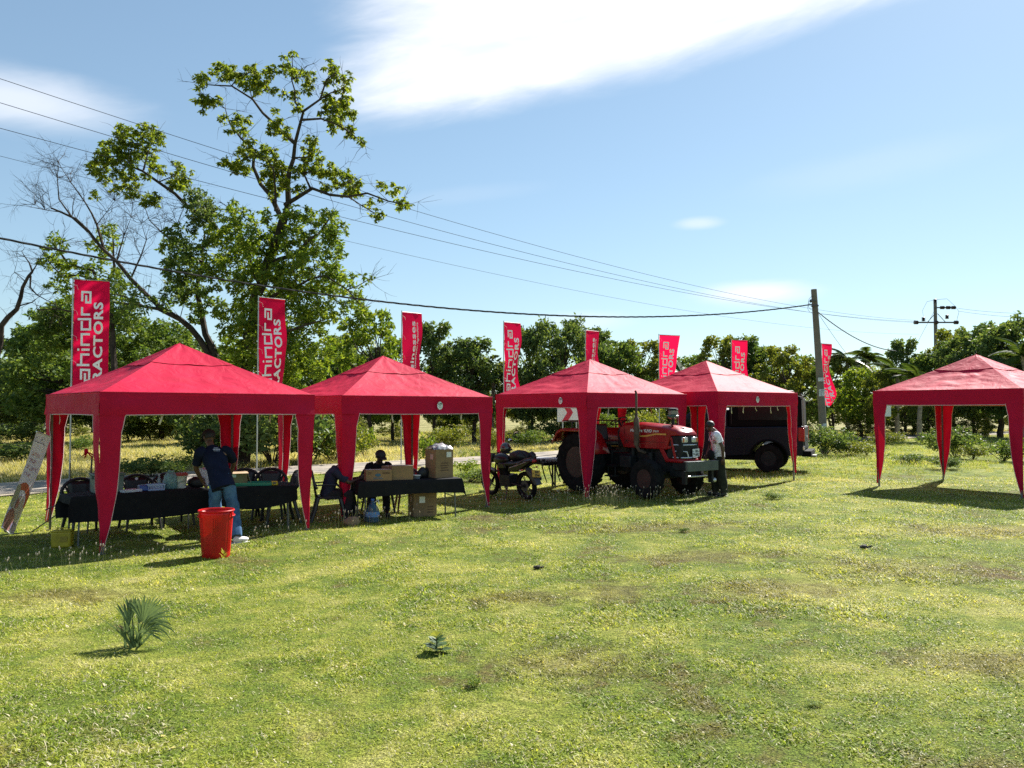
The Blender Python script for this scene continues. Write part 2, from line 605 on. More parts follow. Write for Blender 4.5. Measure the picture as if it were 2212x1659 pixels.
# ================================================================== ground
def build_ground():
    def ax(lo, hi, a, b, step):
        v = [a + i * step for i in range(int((b - a) / step) + 1)]
        x = b
        st = step
        while x < hi:
            st *= 1.35; x += st; v.append(min(x, hi))
        x = a; st = step
        while x > lo:
            st *= 1.35; x -= st; v.insert(0, max(x, lo))
        return v
    xs = ax(-900, 900, -26, 30, .5)
    ys = ax(-300, 1500, -2, 60, .5)
    vs = [(x, y, G(x, y)) for y in ys for x in xs]
    n = len(xs)
    fs = [(j * n + i, j * n + i + 1, (j + 1) * n + i + 1, (j + 1) * n + i) for j in range(len(ys) - 1) for i in range(n - 1)]
    mb = MB().add(vs, fs)
    o = mb.o('ground', ground_mat())
    o['kind'] = 'structure'
build_ground()

ROADC = [(-60, -14), (-40, 0), (-26, 10.2), (-19, 15.4), (-13.4, 20.3), (-8.2, 26.0), (-2.3, 31.3), (8, 40.0), (22, 51.5), (42, 66), (70, 84), (110, 108)]
def road_pts():
    out = []
    for i in range(1, len(ROADC) - 2):
        p0, p1, p2, p3 = [Vector(ROADC[i + k]) for k in (-1, 0, 1, 2)]
        for q in range(10):
            t = q / 10
            out.append(.5 * ((2 * p1) + (p2 - p0) * t + (2 * p0 - 5 * p1 + 4 * p2 - p3) * t * t + (3 * p1 - p0 - 3 * p2 + p3) * t ** 3))
    return out
RP = road_pts()
def road_dist(x, y):
    return min((Vector((x, y)) - p).length for p in RP)

def build_road():
    asphalt = mat('asphalt', (.32, .275, .22), .95, spec=.1, var=.10, vscale=1.2, bump=.4, bscale=60, col2=(.16, .148, .135))
    edge = mat('road_edge_gravel', (.42, .35, .25), .95, spec=.1, var=.2, vscale=5, bump=.6, bscale=50, col2=(.28, .24, .17))
    def sheet(w0, w1, dz, m, name):
        mb = MB()
        vs = []
        for i, p in enumerate(RP):
            t = (RP[min(i + 1, len(RP) - 1)] - RP[max(i - 1, 0)]).normalized()
            nn = Vector((-t.y, t.x))
            jit = .12 * mnoise.noise(Vector((i * .7, w0, 0)))
            for w in (w0 - (.03 if name == 'road' else 0) + jit * 0, w0, w1, w1 + .02):
                q = p + nn * w
                z = G(q.x, q.y) + dz
                vs.append((q.x, q.y, z if w in (w0, w1) else z - .08))
        fs = []
        for i in range(len(RP) - 1):
            for k in range(3):
                a = i * 4 + k
                fs.append((a, a + 4, a + 5, a + 1))
        mb.add(vs, fs)
        o = mb.o(name, m)
        o['kind'] = 'structure'
    sheet(-1.95, 1.95, .030, edge, 'road_verge')
    sheet(-1.6, 1.6, .045, asphalt, 'road')
build_road()

# ------------------------------------------------------------------ grass
def tuft_mesh(k, nb, rad, h0, h1, w, lean, rs):
    """verts, tri faces of one tuft of bent blades"""
    V, Fc = [], []
    for _ in range(nb):
        a = rs.rand() * 6.283; r = rad * math.sqrt(rs.rand())
        b = np.array([r * math.cos(a), r * math.sin(a), -.01])
        h = h0 + (h1 - h0) * rs.rand()
        th = rs.rand() * 6.283
        ln = lean * (.3 + rs.rand())
        d = np.array([math.cos(th) * ln, math.sin(th) * ln, 1.0]); d /= np.linalg.norm(d)
        s = np.array([-math.sin(th + rs.normal() * .6), math.cos(th + rs.normal() * .6), 0])
        d2 = d + np.array([math.cos(th) * .7 * rs.rand(), math.sin(th) * .7 * rs.rand(), -.45 * rs.rand()])
        d2 /= np.linalg.norm(d2)
        ww = w * (.6 + .8 * rs.rand())
        i = len(V)
        m = b + d * h * .55
        V += [b - s * ww / 2, b + s * ww / 2, m + s * ww * .4, m - s * ww * .4, m + d2 * h * .5]
        Fc += [(i, i + 1, i + 2), (i, i + 2, i + 3), (i + 3, i + 2, i + 4)]
    return V, Fc

def scatter_grass(name, label, cat, variants, pts, m, tint=None):
    """one object: tuft shapes plus loose points; nodes put a tuft on every point"""
    V, Fc, vid = [], [], []
    for k, (v, f) in enumerate(variants):
        b = len(V)
        V += [tuple(q) for q in v]
        Fc += [tuple(i + b for i in q) for q in f]
        vid += [k] * len(v)
    n0 = len(V)
    me = bpy.data.meshes.new(name)
    allv = V + [tuple(p[:3]) for p in pts]
    me.from_pydata(allv, [], Fc)
    a = me.attributes.new('vid', 'INT', 'POINT')
    a.data.foreach_set('value', vid + [-1] * len(pts))
    r = me.attributes.new('rotz', 'FLOAT', 'POINT')
    r.data.foreach_set('value', [0.0] * n0 + [p[3] for p in pts])
    s = me.attributes.new('siz', 'FLOAT', 'POINT')
    s.data.foreach_set('value', [1.0] * n0 + [p[4] for p in pts])
    me.materials.append(m)
    ob = link(name, me)
    ng = bpy.data.node_groups.new(name, 'GeometryNodeTree')
    ng.interface.new_socket('Geometry', in_out='INPUT', socket_type='NodeSocketGeometry')
    ng.interface.new_socket('Geometry', in_out='OUTPUT', socket_type='NodeSocketGeometry')
    N = ng.nodes
    L = ng.links
    gi = N.new('NodeGroupInput'); go = N.new('NodeGroupOutput')
    def attr(nm, ty):
        q = N.new('GeometryNodeInputNamedAttribute'); q.data_type = ty; q.inputs[0].default_value = nm
        return q.outputs[0]
    cmpn = N.new('FunctionNodeCompare'); cmpn.data_type = 'INT'; cmpn.operation = 'GREATER_EQUAL'
    L.new(attr('vid', 'INT'), cmpn.inputs[2]); cmpn.inputs[3].default_value = 0
    sp = N.new('GeometryNodeSeparateGeometry'); sp.domain = 'POINT'
    L.new(gi.outputs[0], sp.inputs[0]); L.new(cmpn.outputs[0], sp.inputs[1])
    si = N.new('GeometryNodeSplitToInstances'); si.domain = 'POINT'
    L.new(sp.outputs[0], si.inputs[0]); L.new(attr('vid', 'INT'), si.inputs[2])
    mp = N.new('GeometryNodeMeshToPoints')
    L.new(sp.outputs[1], mp.inputs[0])
    ip = N.new('GeometryNodeInstanceOnPoints')
    L.new(mp.outputs[0], ip.inputs['Points'])
    L.new(si.outputs[0], ip.inputs['Instance'])
    ip.inputs['Pick Instance'].default_value = True
    ri = N.new('FunctionNodeRandomValue'); ri.data_type = 'INT'
    for q in ri.inputs:
        if q.name == 'Min' and q.type == 'INT': q.default_value = 0
        if q.name == 'Max' and q.type == 'INT': q.default_value = len(variants) - 1
    ro = [q for q in ri.outputs if q.type == 'INT'][0]
    L.new(ro, ip.inputs['Instance Index'])
    cx = N.new('ShaderNodeCombineXYZ'); L.new(attr('rotz', 'FLOAT'), cx.inputs[2])
    L.new(cx.outputs[0], ip.inputs['Rotation'])
    L.new(attr('siz', 'FLOAT'), ip.inputs['Scale'])
    L.new(ip.outputs[0], go.inputs[0])
    md = ob.modifiers.new('tufts', 'NODES'); md.node_group = ng
    tag(ob, label, cat, kind='stuff')
    return ob

def build_grass():
    bm_ = blade_mat()
    rs = np.random.RandomState(5)
    # mown lawn: short blades, some lying flat
    near = [tuft_mesh(k, 64, .11, .018, .054, .0052, 2.0, rs) for k in range(7)]
    near += [tuft_mesh(k, 34, .12, .014, .034, .015, 2.2, rs) for k in range(2)]
    def inside(y, extra):
        return .66 * y + extra
    pts = []
    def fill(y0, y1, dens, s0, s1, extra):
        n = int(dens * (y1 - y0) * (inside(y0, extra) + inside(y1, extra)))
        ys = y0 + (y1 - y0) * rs.rand(n)
        xs = (rs.rand(n) * 2 - 1) * np.array([inside(y, extra) for y in ys])
        for x, y in zip(xs, ys):
            v = mnoise.noise(Vector((x * 1.7, y * 1.7, 3)))
            v2 = mnoise.noise(Vector((x * .6, y * .6, 9)))
            if v < -.30 and rs.rand() < .5:
                continue
            s = (s0 + (s1 - s0) * rs.rand()) * max(.7, 1 + .7 * v + .45 * v2)
            pts.append((x, y, G(x, y), rs.rand() * 6.28, s))
    fill(3.0, 7.5, 190, .7, 1.25, 1.5)
    fill(7.5, 13, 115, .9, 1.5, 1.8)
    fill(13, 22, 46, 1.2, 2.0, 2.5)
    scatter_grass('lawn_grass', 'short yellow green mown grass covering the field in front of the tents', 'grass', near, pts, bm_)
    # longer rough grass past the tents
    rough = [tuft_mesh(k, 60, .32, .10, .34, .014, .8, rs) for k in range(5)]
    pts = []
    for _ in range(17000):
        y = 21 + 50 * rs.rand() ** 1.1
        x = (rs.rand() * 2 - 1) * (.68 * y + 4)
        d = road_dist(x, y)
        if d < 2.05:
            continue
        past = y > .8 * x + 33.5 - 2
        if not past and y < 27 and x > -6:
            s = .32
        else:
            s = .5 if not past else .85
        s *= .7 + .6 * rs.rand()
        s *= 1 + .7 * mnoise.noise(Vector((x * .25, y * .25, 1)))
        if s < .2:
            continue
        pts.append((x, y, G(x, y), rs.rand() * 6.28, s))
    scatter_grass('field_grass', 'dry straw coloured rough grass in the field beyond the road', 'grass', rough, pts, bm_)
build_grass()

def build_seedheads():
    """fluffy white grass flowers standing along the shaded tent fronts"""
    stem = mat('dry_stem', (.26, .25, .12), .8, var=.3)
    fluff = mat('seed_fluff', (.50, .44, .36), .9, var=.15, trans=.35)
    rs = random.Random(3)
    ms, mf = MB(), MB()
    spots = []
    def line(a, b, n, w, h0, h1):
        for _ in range(n):
            t = rs.random()
            x = a[0] + (b[0] - a[0]) * t + rs.gauss(0, w)
            y = a[1] + (b[1] - a[1]) * t + rs.gauss(0, w)
            spots.append((x, y, h0 + (h1 - h0) * rs.random()))
    line((X(20, 9.6), 9.6), (X(200, 10.6), 10.6), 30, .28, .12, .30)
    line((X(40, 9.9), 9.9), (X(210, 10.6), 10.6), 14, .3, .12, .3)
    line((X(540, 12.4), 12.4), (X(660, 13.4), 13.4), 26, .2, .1, .25)
    line((X(690, 13.6), 13.6), (X(900, 14.8), 14.8), 62, .22, .12, .32)
    line((X(1060, 16.0), 16.0), (X(1250, 17.0), 17.0), 40, .25, .1, .26)
    line((X(1180, 16.3), 16.3), (X(1440, 16.6), 16.6), 95, .3, .12, .36)
    line((X(1290, 16.2), 16.2), (X(1340, 16.2), 16.2), 45, .12, .2, .42)
    line((X(1620, 20.4), 20.4), (X(1700, 20.6), 20.6), 30, .3, .1, .28)
    line((X(1480, 17.0), 17.0), (X(1560, 17.4), 17.4), 22, .2, .08, .2)
    line((X(1880, 18.5), 18.5), (X(2180, 17.5), 17.5), 18, .4, .05, .14)
    line((X(250, 10.8), 10.8), (X(480, 11.6), 11.6), 18, .25, .06, .16)
    for x, y, h in spots:
        g = G(x, y)
        lx, ly = rs.gauss(0, .16) * h, rs.gauss(0, .16) * h
        p = [(x, y, g - .01), (x + lx * .4, y + ly * .4, g + h * .6), (x + lx, y + ly, g + h)]
        ms.tube(p, [.0022, .0018, .0012], 3, cap=False)
        mf.sphere((x + lx * 1.05, y + ly * 1.05, g + h + .008), .006 + rs.random() * .005, None, .013 + rs.random() * .010, 5, 4)
    a = ms.o('seedhead_stems', stem)
    tag(a, 'thin dry grass stalks standing in the shade before the tents', 'grass stalks', kind='stuff')
    b = mf.o('seedheads', fluff)
    tag(b, 'white fluffy grass flowers on stalks along the tent fronts', 'grass flowers', kind='stuff')
build_seedheads()

# ================================================================== trees
def zp(zx, zy, Y):
    """tree survey coordinates -> world"""
    return P(zx * .4427, 57.6 + zy * .4427, Y)

def limb_tube(mb, pts, r0, r1, n=6, wob=.04, seed=0):
    rs = random.Random(seed)
    out = []
    for a, b in zip(pts, pts[1:]):
        k = max(1, int((b - a).length / .5))
        for i in range(k):
            q = a.lerp(b, i / k)
            if out:
                q = q + Vector((rs.gauss(0, wob), rs.gauss(0, wob), rs.gauss(0, wob)))
            out.append(q)
    out.append(pts[-1])
    m = len(out)
    mb.tube(out, [r0 + (r1 - r0) * (i / (m - 1)) ** .8 for i in range(m)], n)
    return out

def twigs(mb, p, d, L, r, depth, rs, n=3, spread=.7):
    d = d.normalized()
    pts = [p]
    q = p.copy()
    dd = d.copy()
    for i in range(4):
        dd = (dd + Vector((rs.gauss(0, .16), rs.gauss(0, .16), rs.gauss(0, .12)))).normalized()
        q = q + dd * L / 4
        pts.append(q.copy())
    mb.tube(pts, [r * (1 - .18 * i) for i in range(5)], n, cap=False)
    if depth > 0:
        for k in range(rs.randint(2, 4)):
            b = pts[rs.randint(1, 4)]
            nd = dd + Vector((rs.gauss(0, spread), rs.gauss(0, spread), rs.gauss(0, spread)))
            twigs(mb, b, nd, L * (.5 + .3 * rs.random()), r * .55, depth - 1, rs, n, spread)

def blobs_to_crown(blobs, Y, sizes, rs, dens, depth, leaf, droop=.6, join=None, twig_mb=None, shape=(1, 1, .85)):
    """blobs (zx, zy, r) -> leaf positions"""
    pts = []
    cs = []
    for i, (zx, zy, r) in enumerate(blobs):
        Yb = Y + (rs.rand() * 2 - 1) * depth * (1 if r > 60 else .8)
        c = zp(zx, zy, Yb)
        rw = r * .4427 / F * Y
        n = int(dens * rw * rw * 100)
        pts.append(blob_points(c, (rw * shape[0], rw * shape[1] * 1.15, rw * shape[2]), n, rs))
        cs.append((c, rw))
    V, Fc = leaf_arrays(np.concatenate(pts), leaf, rs, droop)
    return V, Fc, cs

def build_hero():
    rs = np.random.RandomState(21)
    r_ = random.Random(5)
    Y = 29.0
    # ---- tall tree with open upper crown
    t = thing('tall_tree', 'tallest tree, open crown of drooping leaves, thick leafy base behind the first tent', 'tree', (X(520, Y), Y, G(X(520, Y), Y)))
    inv = Matrix.Translation(-Vector(t.location))
    limbs = [
        (((1180, 2170), (1195, 1800), (1215, 1500), (1270, 1250), (1340, 1080), (1385, 930)), (0, 0, 0, .1, .2, 0), .34, .17),
        (((1385, 940), (1410, 780), (1430, 640), (1440, 560), (1480, 420), (1560, 350), (1590, 260), (1640, 225)), (0, .1, .1, 0, -.3, -.5, -.7, -.8), .15, .02),
        (((1370, 930), (1310, 830), (1270, 760), (1240, 680), (1245, 600), (1180, 540), (1140, 470), (1110, 440)), (0, .2, .3, .5, .6, .8, .9, 1), .12, .02),
        (((1440, 570), (1390, 520), (1330, 470), (1270, 420), (1225, 350), (1130, 290), (1050, 280), (980, 280)), (0, .2, .4, .5, .6, .7, .8, .9), .09, .018),
        (((1390, 870), (1450, 830), (1520, 790), (1600, 822), (1700, 830), (1790, 815), (1880, 840), (1960, 865)), (0, -.3, -.5, -.7, -.9, -1, -1.1, -1.2), .10, .018),
        (((1515, 790), (1490, 720), (1560, 690), (1640, 710), (1720, 760)), (-.5, -.2, 0, 0, .2), .05, .015),
        (((1480, 420), (1440, 370), (1432, 250), (1420, 200), (1425, 140)), (-.3, -.2, 0, .2, .3), .05, .012),
        (((1440, 250), (1480, 210), (1500, 190)), (0, .1, .2), .02, .01),
        (((1470, 455), (1560, 450), (1640, 480), (1700, 510), (1770, 565)), (-.3, -.5, -.8, -1, -1), .055, .012),
        (((1560, 355), (1620, 330), (1680, 300)), (-.5, -.8, -1), .04, .012),
        (((1250, 600), (1200, 640), (1130, 670), (1085, 655)), (.6, .4, .2, .1), .04, .012),
        (((1345, 900), (1350, 800), (1340, 700), (1300, 640)), (0, -.4, -.6, -.8), .07, .015),
        (((1130, 290), (1170, 240), (1240, 220)), (.7, .4, .2), .03, .01),
        (((1225, 350), (1290, 300), (1340, 240)), (.6, .2, 0), .035, .01),
        (((1110, 440), (1090, 390), (1030, 340), (990, 370)), (1, 1.1, 1.1, 1.2), .025, .01),
        (((1700, 830), (1760, 870), (1830, 910)), (-.9, -.7, -.6), .035, .01),
        (((1270, 1250), (1200, 1100), (1160, 1000), (1145, 900)), (.1, .5, .8, 1), .14, .03),
        (((1300, 1180), (1450, 1100), (1560, 1000), (1610, 930)), (.1, -.3, -.6, -.7), .13, .03),
        (((1250, 1350), (1450, 1260), (1600, 1220), (1700, 1290), (1770, 1370)), (.1, -.8, -1, -1.2, -1.2), .11, .015),
        (((1690, 1285), (1750, 1260), (1800, 1235)), (-1.2, -1.2, -1.3), .03, .01),
        (((1430, 640), (1500, 640), (1540, 560)), (0, -.3, -.5), .04, .012),
        (((1220, 1500), (1330, 1500), (1450, 1470), (1580, 1430)), (.1, -.8, -1.2, -1.4), .1, .02),
    ]
    for i, (pl, dy, r0, r1) in enumerate(limbs):
        mb = MB()
        p3 = [zp(a, b, Y + d) for (a, b), d in zip(pl, dy)]
        if i == 0:
            p3[0].z = G(p3[0].x, p3[0].y) - .1
        out = limb_tube(mb, p3, r0 * .85, r1, 8 if r0 > .1 else 6, .045, i)
        if i:
            for k in range(4 + int(len(out) / 1.4)):
                q = out[r_.randint(len(out) // 4, len(out) - 1)]
                twigs(mb, q, Vector((r_.gauss(0, 1), r_.gauss(0, .7), r_.gauss(.2, .8))), .45 + .5 * r_.random(), .012, 1, r_)
        mb.xf(inv).o('trunk' if i == 0 else 'limb', BARK, t)
    upper = [(985,262,38),(1000,370,45),(1060,365,30),(1060,205,30),(1110,215,45),(1150,230,40),(1235,215,40),(1190,270,35),(1250,280,40),(1320,225,40),(1290,290,30),(1340,310,22),(1390,150,18),(1432,132,18),(1400,205,35),(1450,230,30),(1510,250,35),(1500,300,25),(1440,330,22),(1390,330,20),(1445,395,28),(1615,195,35),(1640,250,40),(1690,250,30),(1680,300,28),(1610,340,35),(1650,380,45),(1590,400,35),(1700,420,35),(1640,470,45),(1620,440,30),(1710,510,32),(1770,562,20),(1690,350,28),
        (1085,450,25),(1150,450,35),(1200,450,28),(1135,500,25),(1190,510,25),(1210,560,25),(1350,470,35),(1330,500,28),(1400,520,28),(1340,405,18),(1520,550,28),(1520,600,38),(1500,640,25),(1560,650,25),
        (1090,655,28),(1140,680,35),(1190,690,35),(1180,610,32),(1230,620,35),(1300,610,40),(1330,650,45),(1360,700,40),(1300,720,35),(1390,760,45),(1330,790,40),(1460,790,30),(1450,700,35),(1500,680,35),(1560,700,40),(1620,700,40),(1690,730,40),(1730,770,35),(1700,800,30),(1740,810,25),(1640,760,30),(1580,780,28),(1860,770,25),(1930,800,35),(1960,860,30),(1990,870,18),(1840,920,32),(1800,860,22),(1850,840,15)]
    V, Fc, _ = blobs_to_crown(split_blobs(upper, 1), Y, None, rs, 36, .9, .135, 1.0, shape=(1, 1, .8))
    V -= np.array(t.location)
    link('upper_crown', np_mesh('upper_crown', V, Fc, LEAF_YELLOW), t)
    lower = [(1150,900,45),(1120,960,70),(1220,920,25),(1060,1010,60),(1150,1050,90),(1250,1020,90),(1350,990,80),(1300,910,30),(1450,930,60),(1550,950,70),(1620,930,45),(1640,1010,60),(1550,1060,90),(1430,1080,100),(1620,1120,65),(1300,1130,90),(1180,1170,90),(1090,1110,60),(1060,1200,70),(1200,1290,90),(1320,1250,90),(1450,1200,100),(1580,1230,80),(1640,1230,50),(1500,1330,90),(1400,1380,100),(1260,1400,90),(1130,1400,80),(1560,1420,70),(1730,1300,45),(1680,1340,50),(1760,1350,30),(1800,1230,22),(1640,1420,40),(1180,1500,90),(1320,1500,100),(1470,1500,100),(1590,1530,50),(1400,1600,100),(1250,1600,90),(1500,1640,80),(1130,1560,80),(1150,1680,90),(1300,1700,100),(1420,1700,90),(1560,1680,60),(1620,1580,50),(1620,1300,60),(1690,1230,40),(1390,1250,80),(1250,1210,70)]
    V, Fc, _ = blobs_to_crown(split_blobs(lower, 2, 5, .6, .42, .8), Y, None, rs, 18, 1.6, .15, .45)
    V -= np.array(t.location)
    link('lower_crown', np_mesh('lower_crown', V, Fc, LEAF_BRIGHT), t)

    # ---- leaning half-bare tree on the left of it
    Y2 = 30.0
    t = thing('leaning_tree', 'leaning half bare tree, one leafy limb reaching up, left of the tallest tree', 'tree', (X(505, Y2), Y2, G(X(505, Y2), Y2)))
    inv = Matrix.Translation(-Vector(t.location))
    limbs = [
        (((1140, 2140), (1130, 1850), (1060, 1640), (980, 1530), (880, 1430), (790, 1370), (720, 1310), (640, 1225), (570, 1140), (505, 1080), (430, 1000), (370, 940), (300, 905), (250, 885)), 0, .21, .03),
        (((505, 1080), (470, 970), (410, 860), (350, 760), (300, 690)), .4, .06, .01),
        (((430, 1000), (350, 930), (290, 840), (278, 740), (285, 660)), -.2, .05, .008),
        (((300, 905), (230, 890), (170, 870)), .3, .02, .006),
        (((470, 970), (520, 900), (560, 850)), .2, .02, .006),
        (((880, 1430), (760, 1380), (640, 1350), (540, 1340), (470, 1370)), -.6, .09, .015),
        (((700, 1365), (600, 1310), (520, 1290), (500, 1230)), -.3, .05, .01),
        (((1060, 1640), (1000, 1500), (975, 1380), (960, 1280), (990, 1150), (1000, 1020)), .5, .16, .04),
        (((990, 1150), (880, 1080), (790, 1010), (735, 940), (700, 860)), .6, .06, .01),
        (((790, 1010), (860, 960), (900, 880)), .5, .03, .006),
        (((1000, 1060), (1080, 1010), (1030, 960), (980, 930), (920, 880), (850, 820), (770, 760), (700, 700), (640, 680), (580, 640), (500, 630)), .2, .11, .02),
        (((640, 680), (610, 600), (600, 530)), 0, .04, .01),
        (((700, 700), (720, 620), (750, 540)), .3, .04, .01),
        (((770, 760), (830, 740), (880, 700)), .2, .03, .01),
        (((580, 640), (500, 690), (460, 700)), 0, .03, .008),
        (((640, 1225), (690, 1120), (720, 1040), (690, 960)), .3, .04, .008),
        (((570, 1140), (600, 1020), (640, 930)), .3, .035, .006),
    ]
    for i, (pl, dy, r0, r1) in enumerate(limbs):
        mb = MB()
        m = len(pl)
        p3 = [zp(a, b, Y2 + (dy * k / m if i else 0)) for k, (a, b) in enumerate(pl)]
        if i == 0:
            p3[0].z = G(p3[0].x, p3[0].y) - .1
        out = limb_tube(mb, p3, r0, r1, 8 if r0 > .1 else 5, .03, i + 50)
        if i:
            bare = i in (1, 2, 3, 4, 8, 9, 15, 16)
            for k in range((14 if bare else 5)):
                q = out[r_.randint(1, len(out) - 1)]
                twigs(mb, q, Vector((r_.gauss(-.1, .8), r_.gauss(0, .6), abs(r_.gauss(.7, .6)))), .9 if bare else .6, .012, 2 if bare else 1, r_, spread=.5)
        else:
            for k in range(26):
                q = out[r_.randint(int(len(out) * .55), len(out) - 1)]
                twigs(mb, q, Vector((r_.gauss(-.1, .8), r_.gauss(0, .6), abs(r_.gauss(.7, .6)))), 1.0, .014, 2, r_, spread=.5)
        mb.xf(inv).o('trunk' if i == 0 else 'limb', BARK, t)
    upl = [(590,520,40),(640,520,30),(690,530,45),(750,520,40),(765,550,30),(560,570,45),(620,570,40),(520,590,35),(690,600,45),(740,620,35),(640,640,45),(570,640,40),(490,640,35),(450,670,30),(480,710,40),(510,740,25),(580,700,40),(640,720,35),(750,690,30),(720,720,25),(790,700,30),(870,680,28),(880,740,40),(850,770,35),(900,760,30),(570,790,30),(640,795,40),(740,850,45),(700,840,20),(460,820,20),(930,710,12),(520,640,30),(600,610,30)]
    V, Fc, _ = blobs_to_crown(split_blobs(upl, 3), Y2, None, rs, 34, .8, .13, .7)
    V -= np.array(t.location)
    link('upper_crown', np_mesh('leaning_upper', V, Fc, LEAF_YELLOW), t)
    dk = [(950,820,50),(990,850,55),(970,900,60),(1000,940,55),(940,970,40),(1050,900,30),(920,860,30),(1010,890,40)]
    V, Fc, _ = blobs_to_crown(dk, Y2 - .3, None, rs, 20, .5, .14, .7)
    V -= np.array(t.location)
    link('vine_clump', np_mesh('vine_clump', V, Fc, LEAF_DARK), t)
    mid = [(850,1000,45),(900,1050,60),(860,1100,60),(930,1120,60),(800,1060,40),(850,1180,70),(920,1220,70),(980,1180,60),(840,1260,60),(900,1310,60),(1000,1300,60),(800,1340,40),(960,1400,50),(1040,1360,50),(1000,1060,40)]
    V, Fc, _ = blobs_to_crown(split_blobs(mid, 4), Y2 - .5, None, rs, 14, 1.2, .165, .35)
    V -= np.array(t.location)
    link('lower_crown', np_mesh('leaning_lower', V, Fc, LEAF_MID), t)

    # ---- pale leafed tree far left
    Y3 = 33.0
    t = thing('slender_tree', 'light green thin leafed tree rising behind the leftmost banner flag', 'tree', (X(250, Y3), Y3, G(X(250, Y3), Y3)))
    inv = Matrix.Translation(-Vector(t.location))
    for i, (pl, r0, r1) in enumerate([
            (((560, 2060), (570, 1800), (540, 1500), (500, 1300), (460, 1200), (330, 1150), (260, 1060)), .22, .03),
            (((500, 1300), (560, 1180), (560, 1060), (545, 1000)), .09, .02),
            (((480, 1240), (380, 1200), (300, 1210), (240, 1150)), .06, .02),
            (((540, 1480), (400, 1400), (280, 1380), (180, 1380)), .09, .02),
            (((330, 1150), (300, 1100), (290, 1060)), .03, .01)]):
        mb = MB()
        p3 = [zp(a, b, Y3) for a, b in pl]
        if i == 0:
            p3[0].z = G(p3[0].x, p3[0].y) - .1
        out = limb_tube(mb, p3, r0, r1, 7, .04, i + 80)
        for k in range(8):
            twigs(mb, out[r_.randint(2, len(out) - 1)], Vector((r_.gauss(0, .8), r_.gauss(0, .6), r_.gauss(.5, .6))), .8, .014, 1, r_)
        mb.xf(inv).o('trunk' if i == 0 else 'limb', BARK, t)
    bl = [(270,1040,35),(240,1070,35),(300,1070,30),(220,1140,40),(280,1150,50),(330,1180,50),(390,1190,45),(300,1220,40),(450,1180,45),(500,1000,30),(540,1000,35),(480,1060,35),(560,1050,35),(520,1120,40),(440,1070,25),(560,1200,40),(600,1250,50),(560,1300,50),(430,1290,50),(330,1300,50),(500,1250,40),(250,1250,30)]
    V, Fc, _ = blobs_to_crown(split_blobs(bl, 5), Y3, None, rs, 13, 1.0, .165, .4)
    V -= np.array(t.location)
    link('upper_crown', np_mesh('slender_upper', V, Fc, LEAF_BRIGHT), t)
    bl = [(250,1400,80),(200,1450,70),(330,1400,80),(420,1400,80),(270,1500,90),(400,1500,90),(520,1420,80),(640,1420,80),(560,1530,90),(700,1500,80),(800,1520,80),(220,1560,70),(340,1620,90),(480,1640,90),(620,1620,90),(760,1620,90),(900,1560,70),(900,1650,80),(180,1640,50),(1000,1640,80)]
    V, Fc, _ = blobs_to_crown(split_blobs(bl, 6), Y3 + 2.5, None, rs, 11, 2.0, .2, .3)
    V -= np.array(t.location)
    link('lower_crown', np_mesh('slender_lower', V, Fc, LEAF_MID), t)

    # ---- bare snag at the left edge
    Y4 = 24.0
    base = Vector((X(-30, Y4), Y4, 0)); base.z = G(base.x, base.y)
    t = thing('bare_tree', 'bare crooked leafless tree at the far left edge', 'tree', base)
    inv = Matrix.Translation(-base)
    for i, (pl, r0, r1) in enumerate([
            (((-70, 2300), (-60, 1900), (-20, 1640), (0, 1540), (8, 1460), (45, 1420), (80, 1380), (95, 1330), (110, 1270), (140, 1220), (158, 1195)), .17, .035),
            (((158, 1195), (140, 1150), (120, 1120), (105, 1095)), .03, .008),
            (((158, 1195), (180, 1160), (200, 1120)), .025, .006),
            (((150, 1215), (145, 1270), (180, 1310), (225, 1335), (280, 1360)), .03, .008),
            (((60, 1400), (100, 1360), (150, 1345), (175, 1330)), .03, .012),
            (((120, 1240), (90, 1215), (70, 1200)), .015, .005)]):
        mb = MB()
        p3 = [zp(a, b, Y4) for a, b in pl]
        if i == 0:
            p3[0].z = base.z - .1
        out = limb_tube(mb, p3, r0, r1, 7, .02, i + 90)
        for k in range(5 if i else 2):
            twigs(mb, out[r_.randint(len(out) // 2, len(out) - 1)], Vector((r_.gauss(0, .8), r_.gauss(0, .5), r_.gauss(.4, .6))), .6, .009, 2, r_)
        mb.xf(inv).o('trunk' if i == 0 else 'limb', BARK, t)
build_hero()

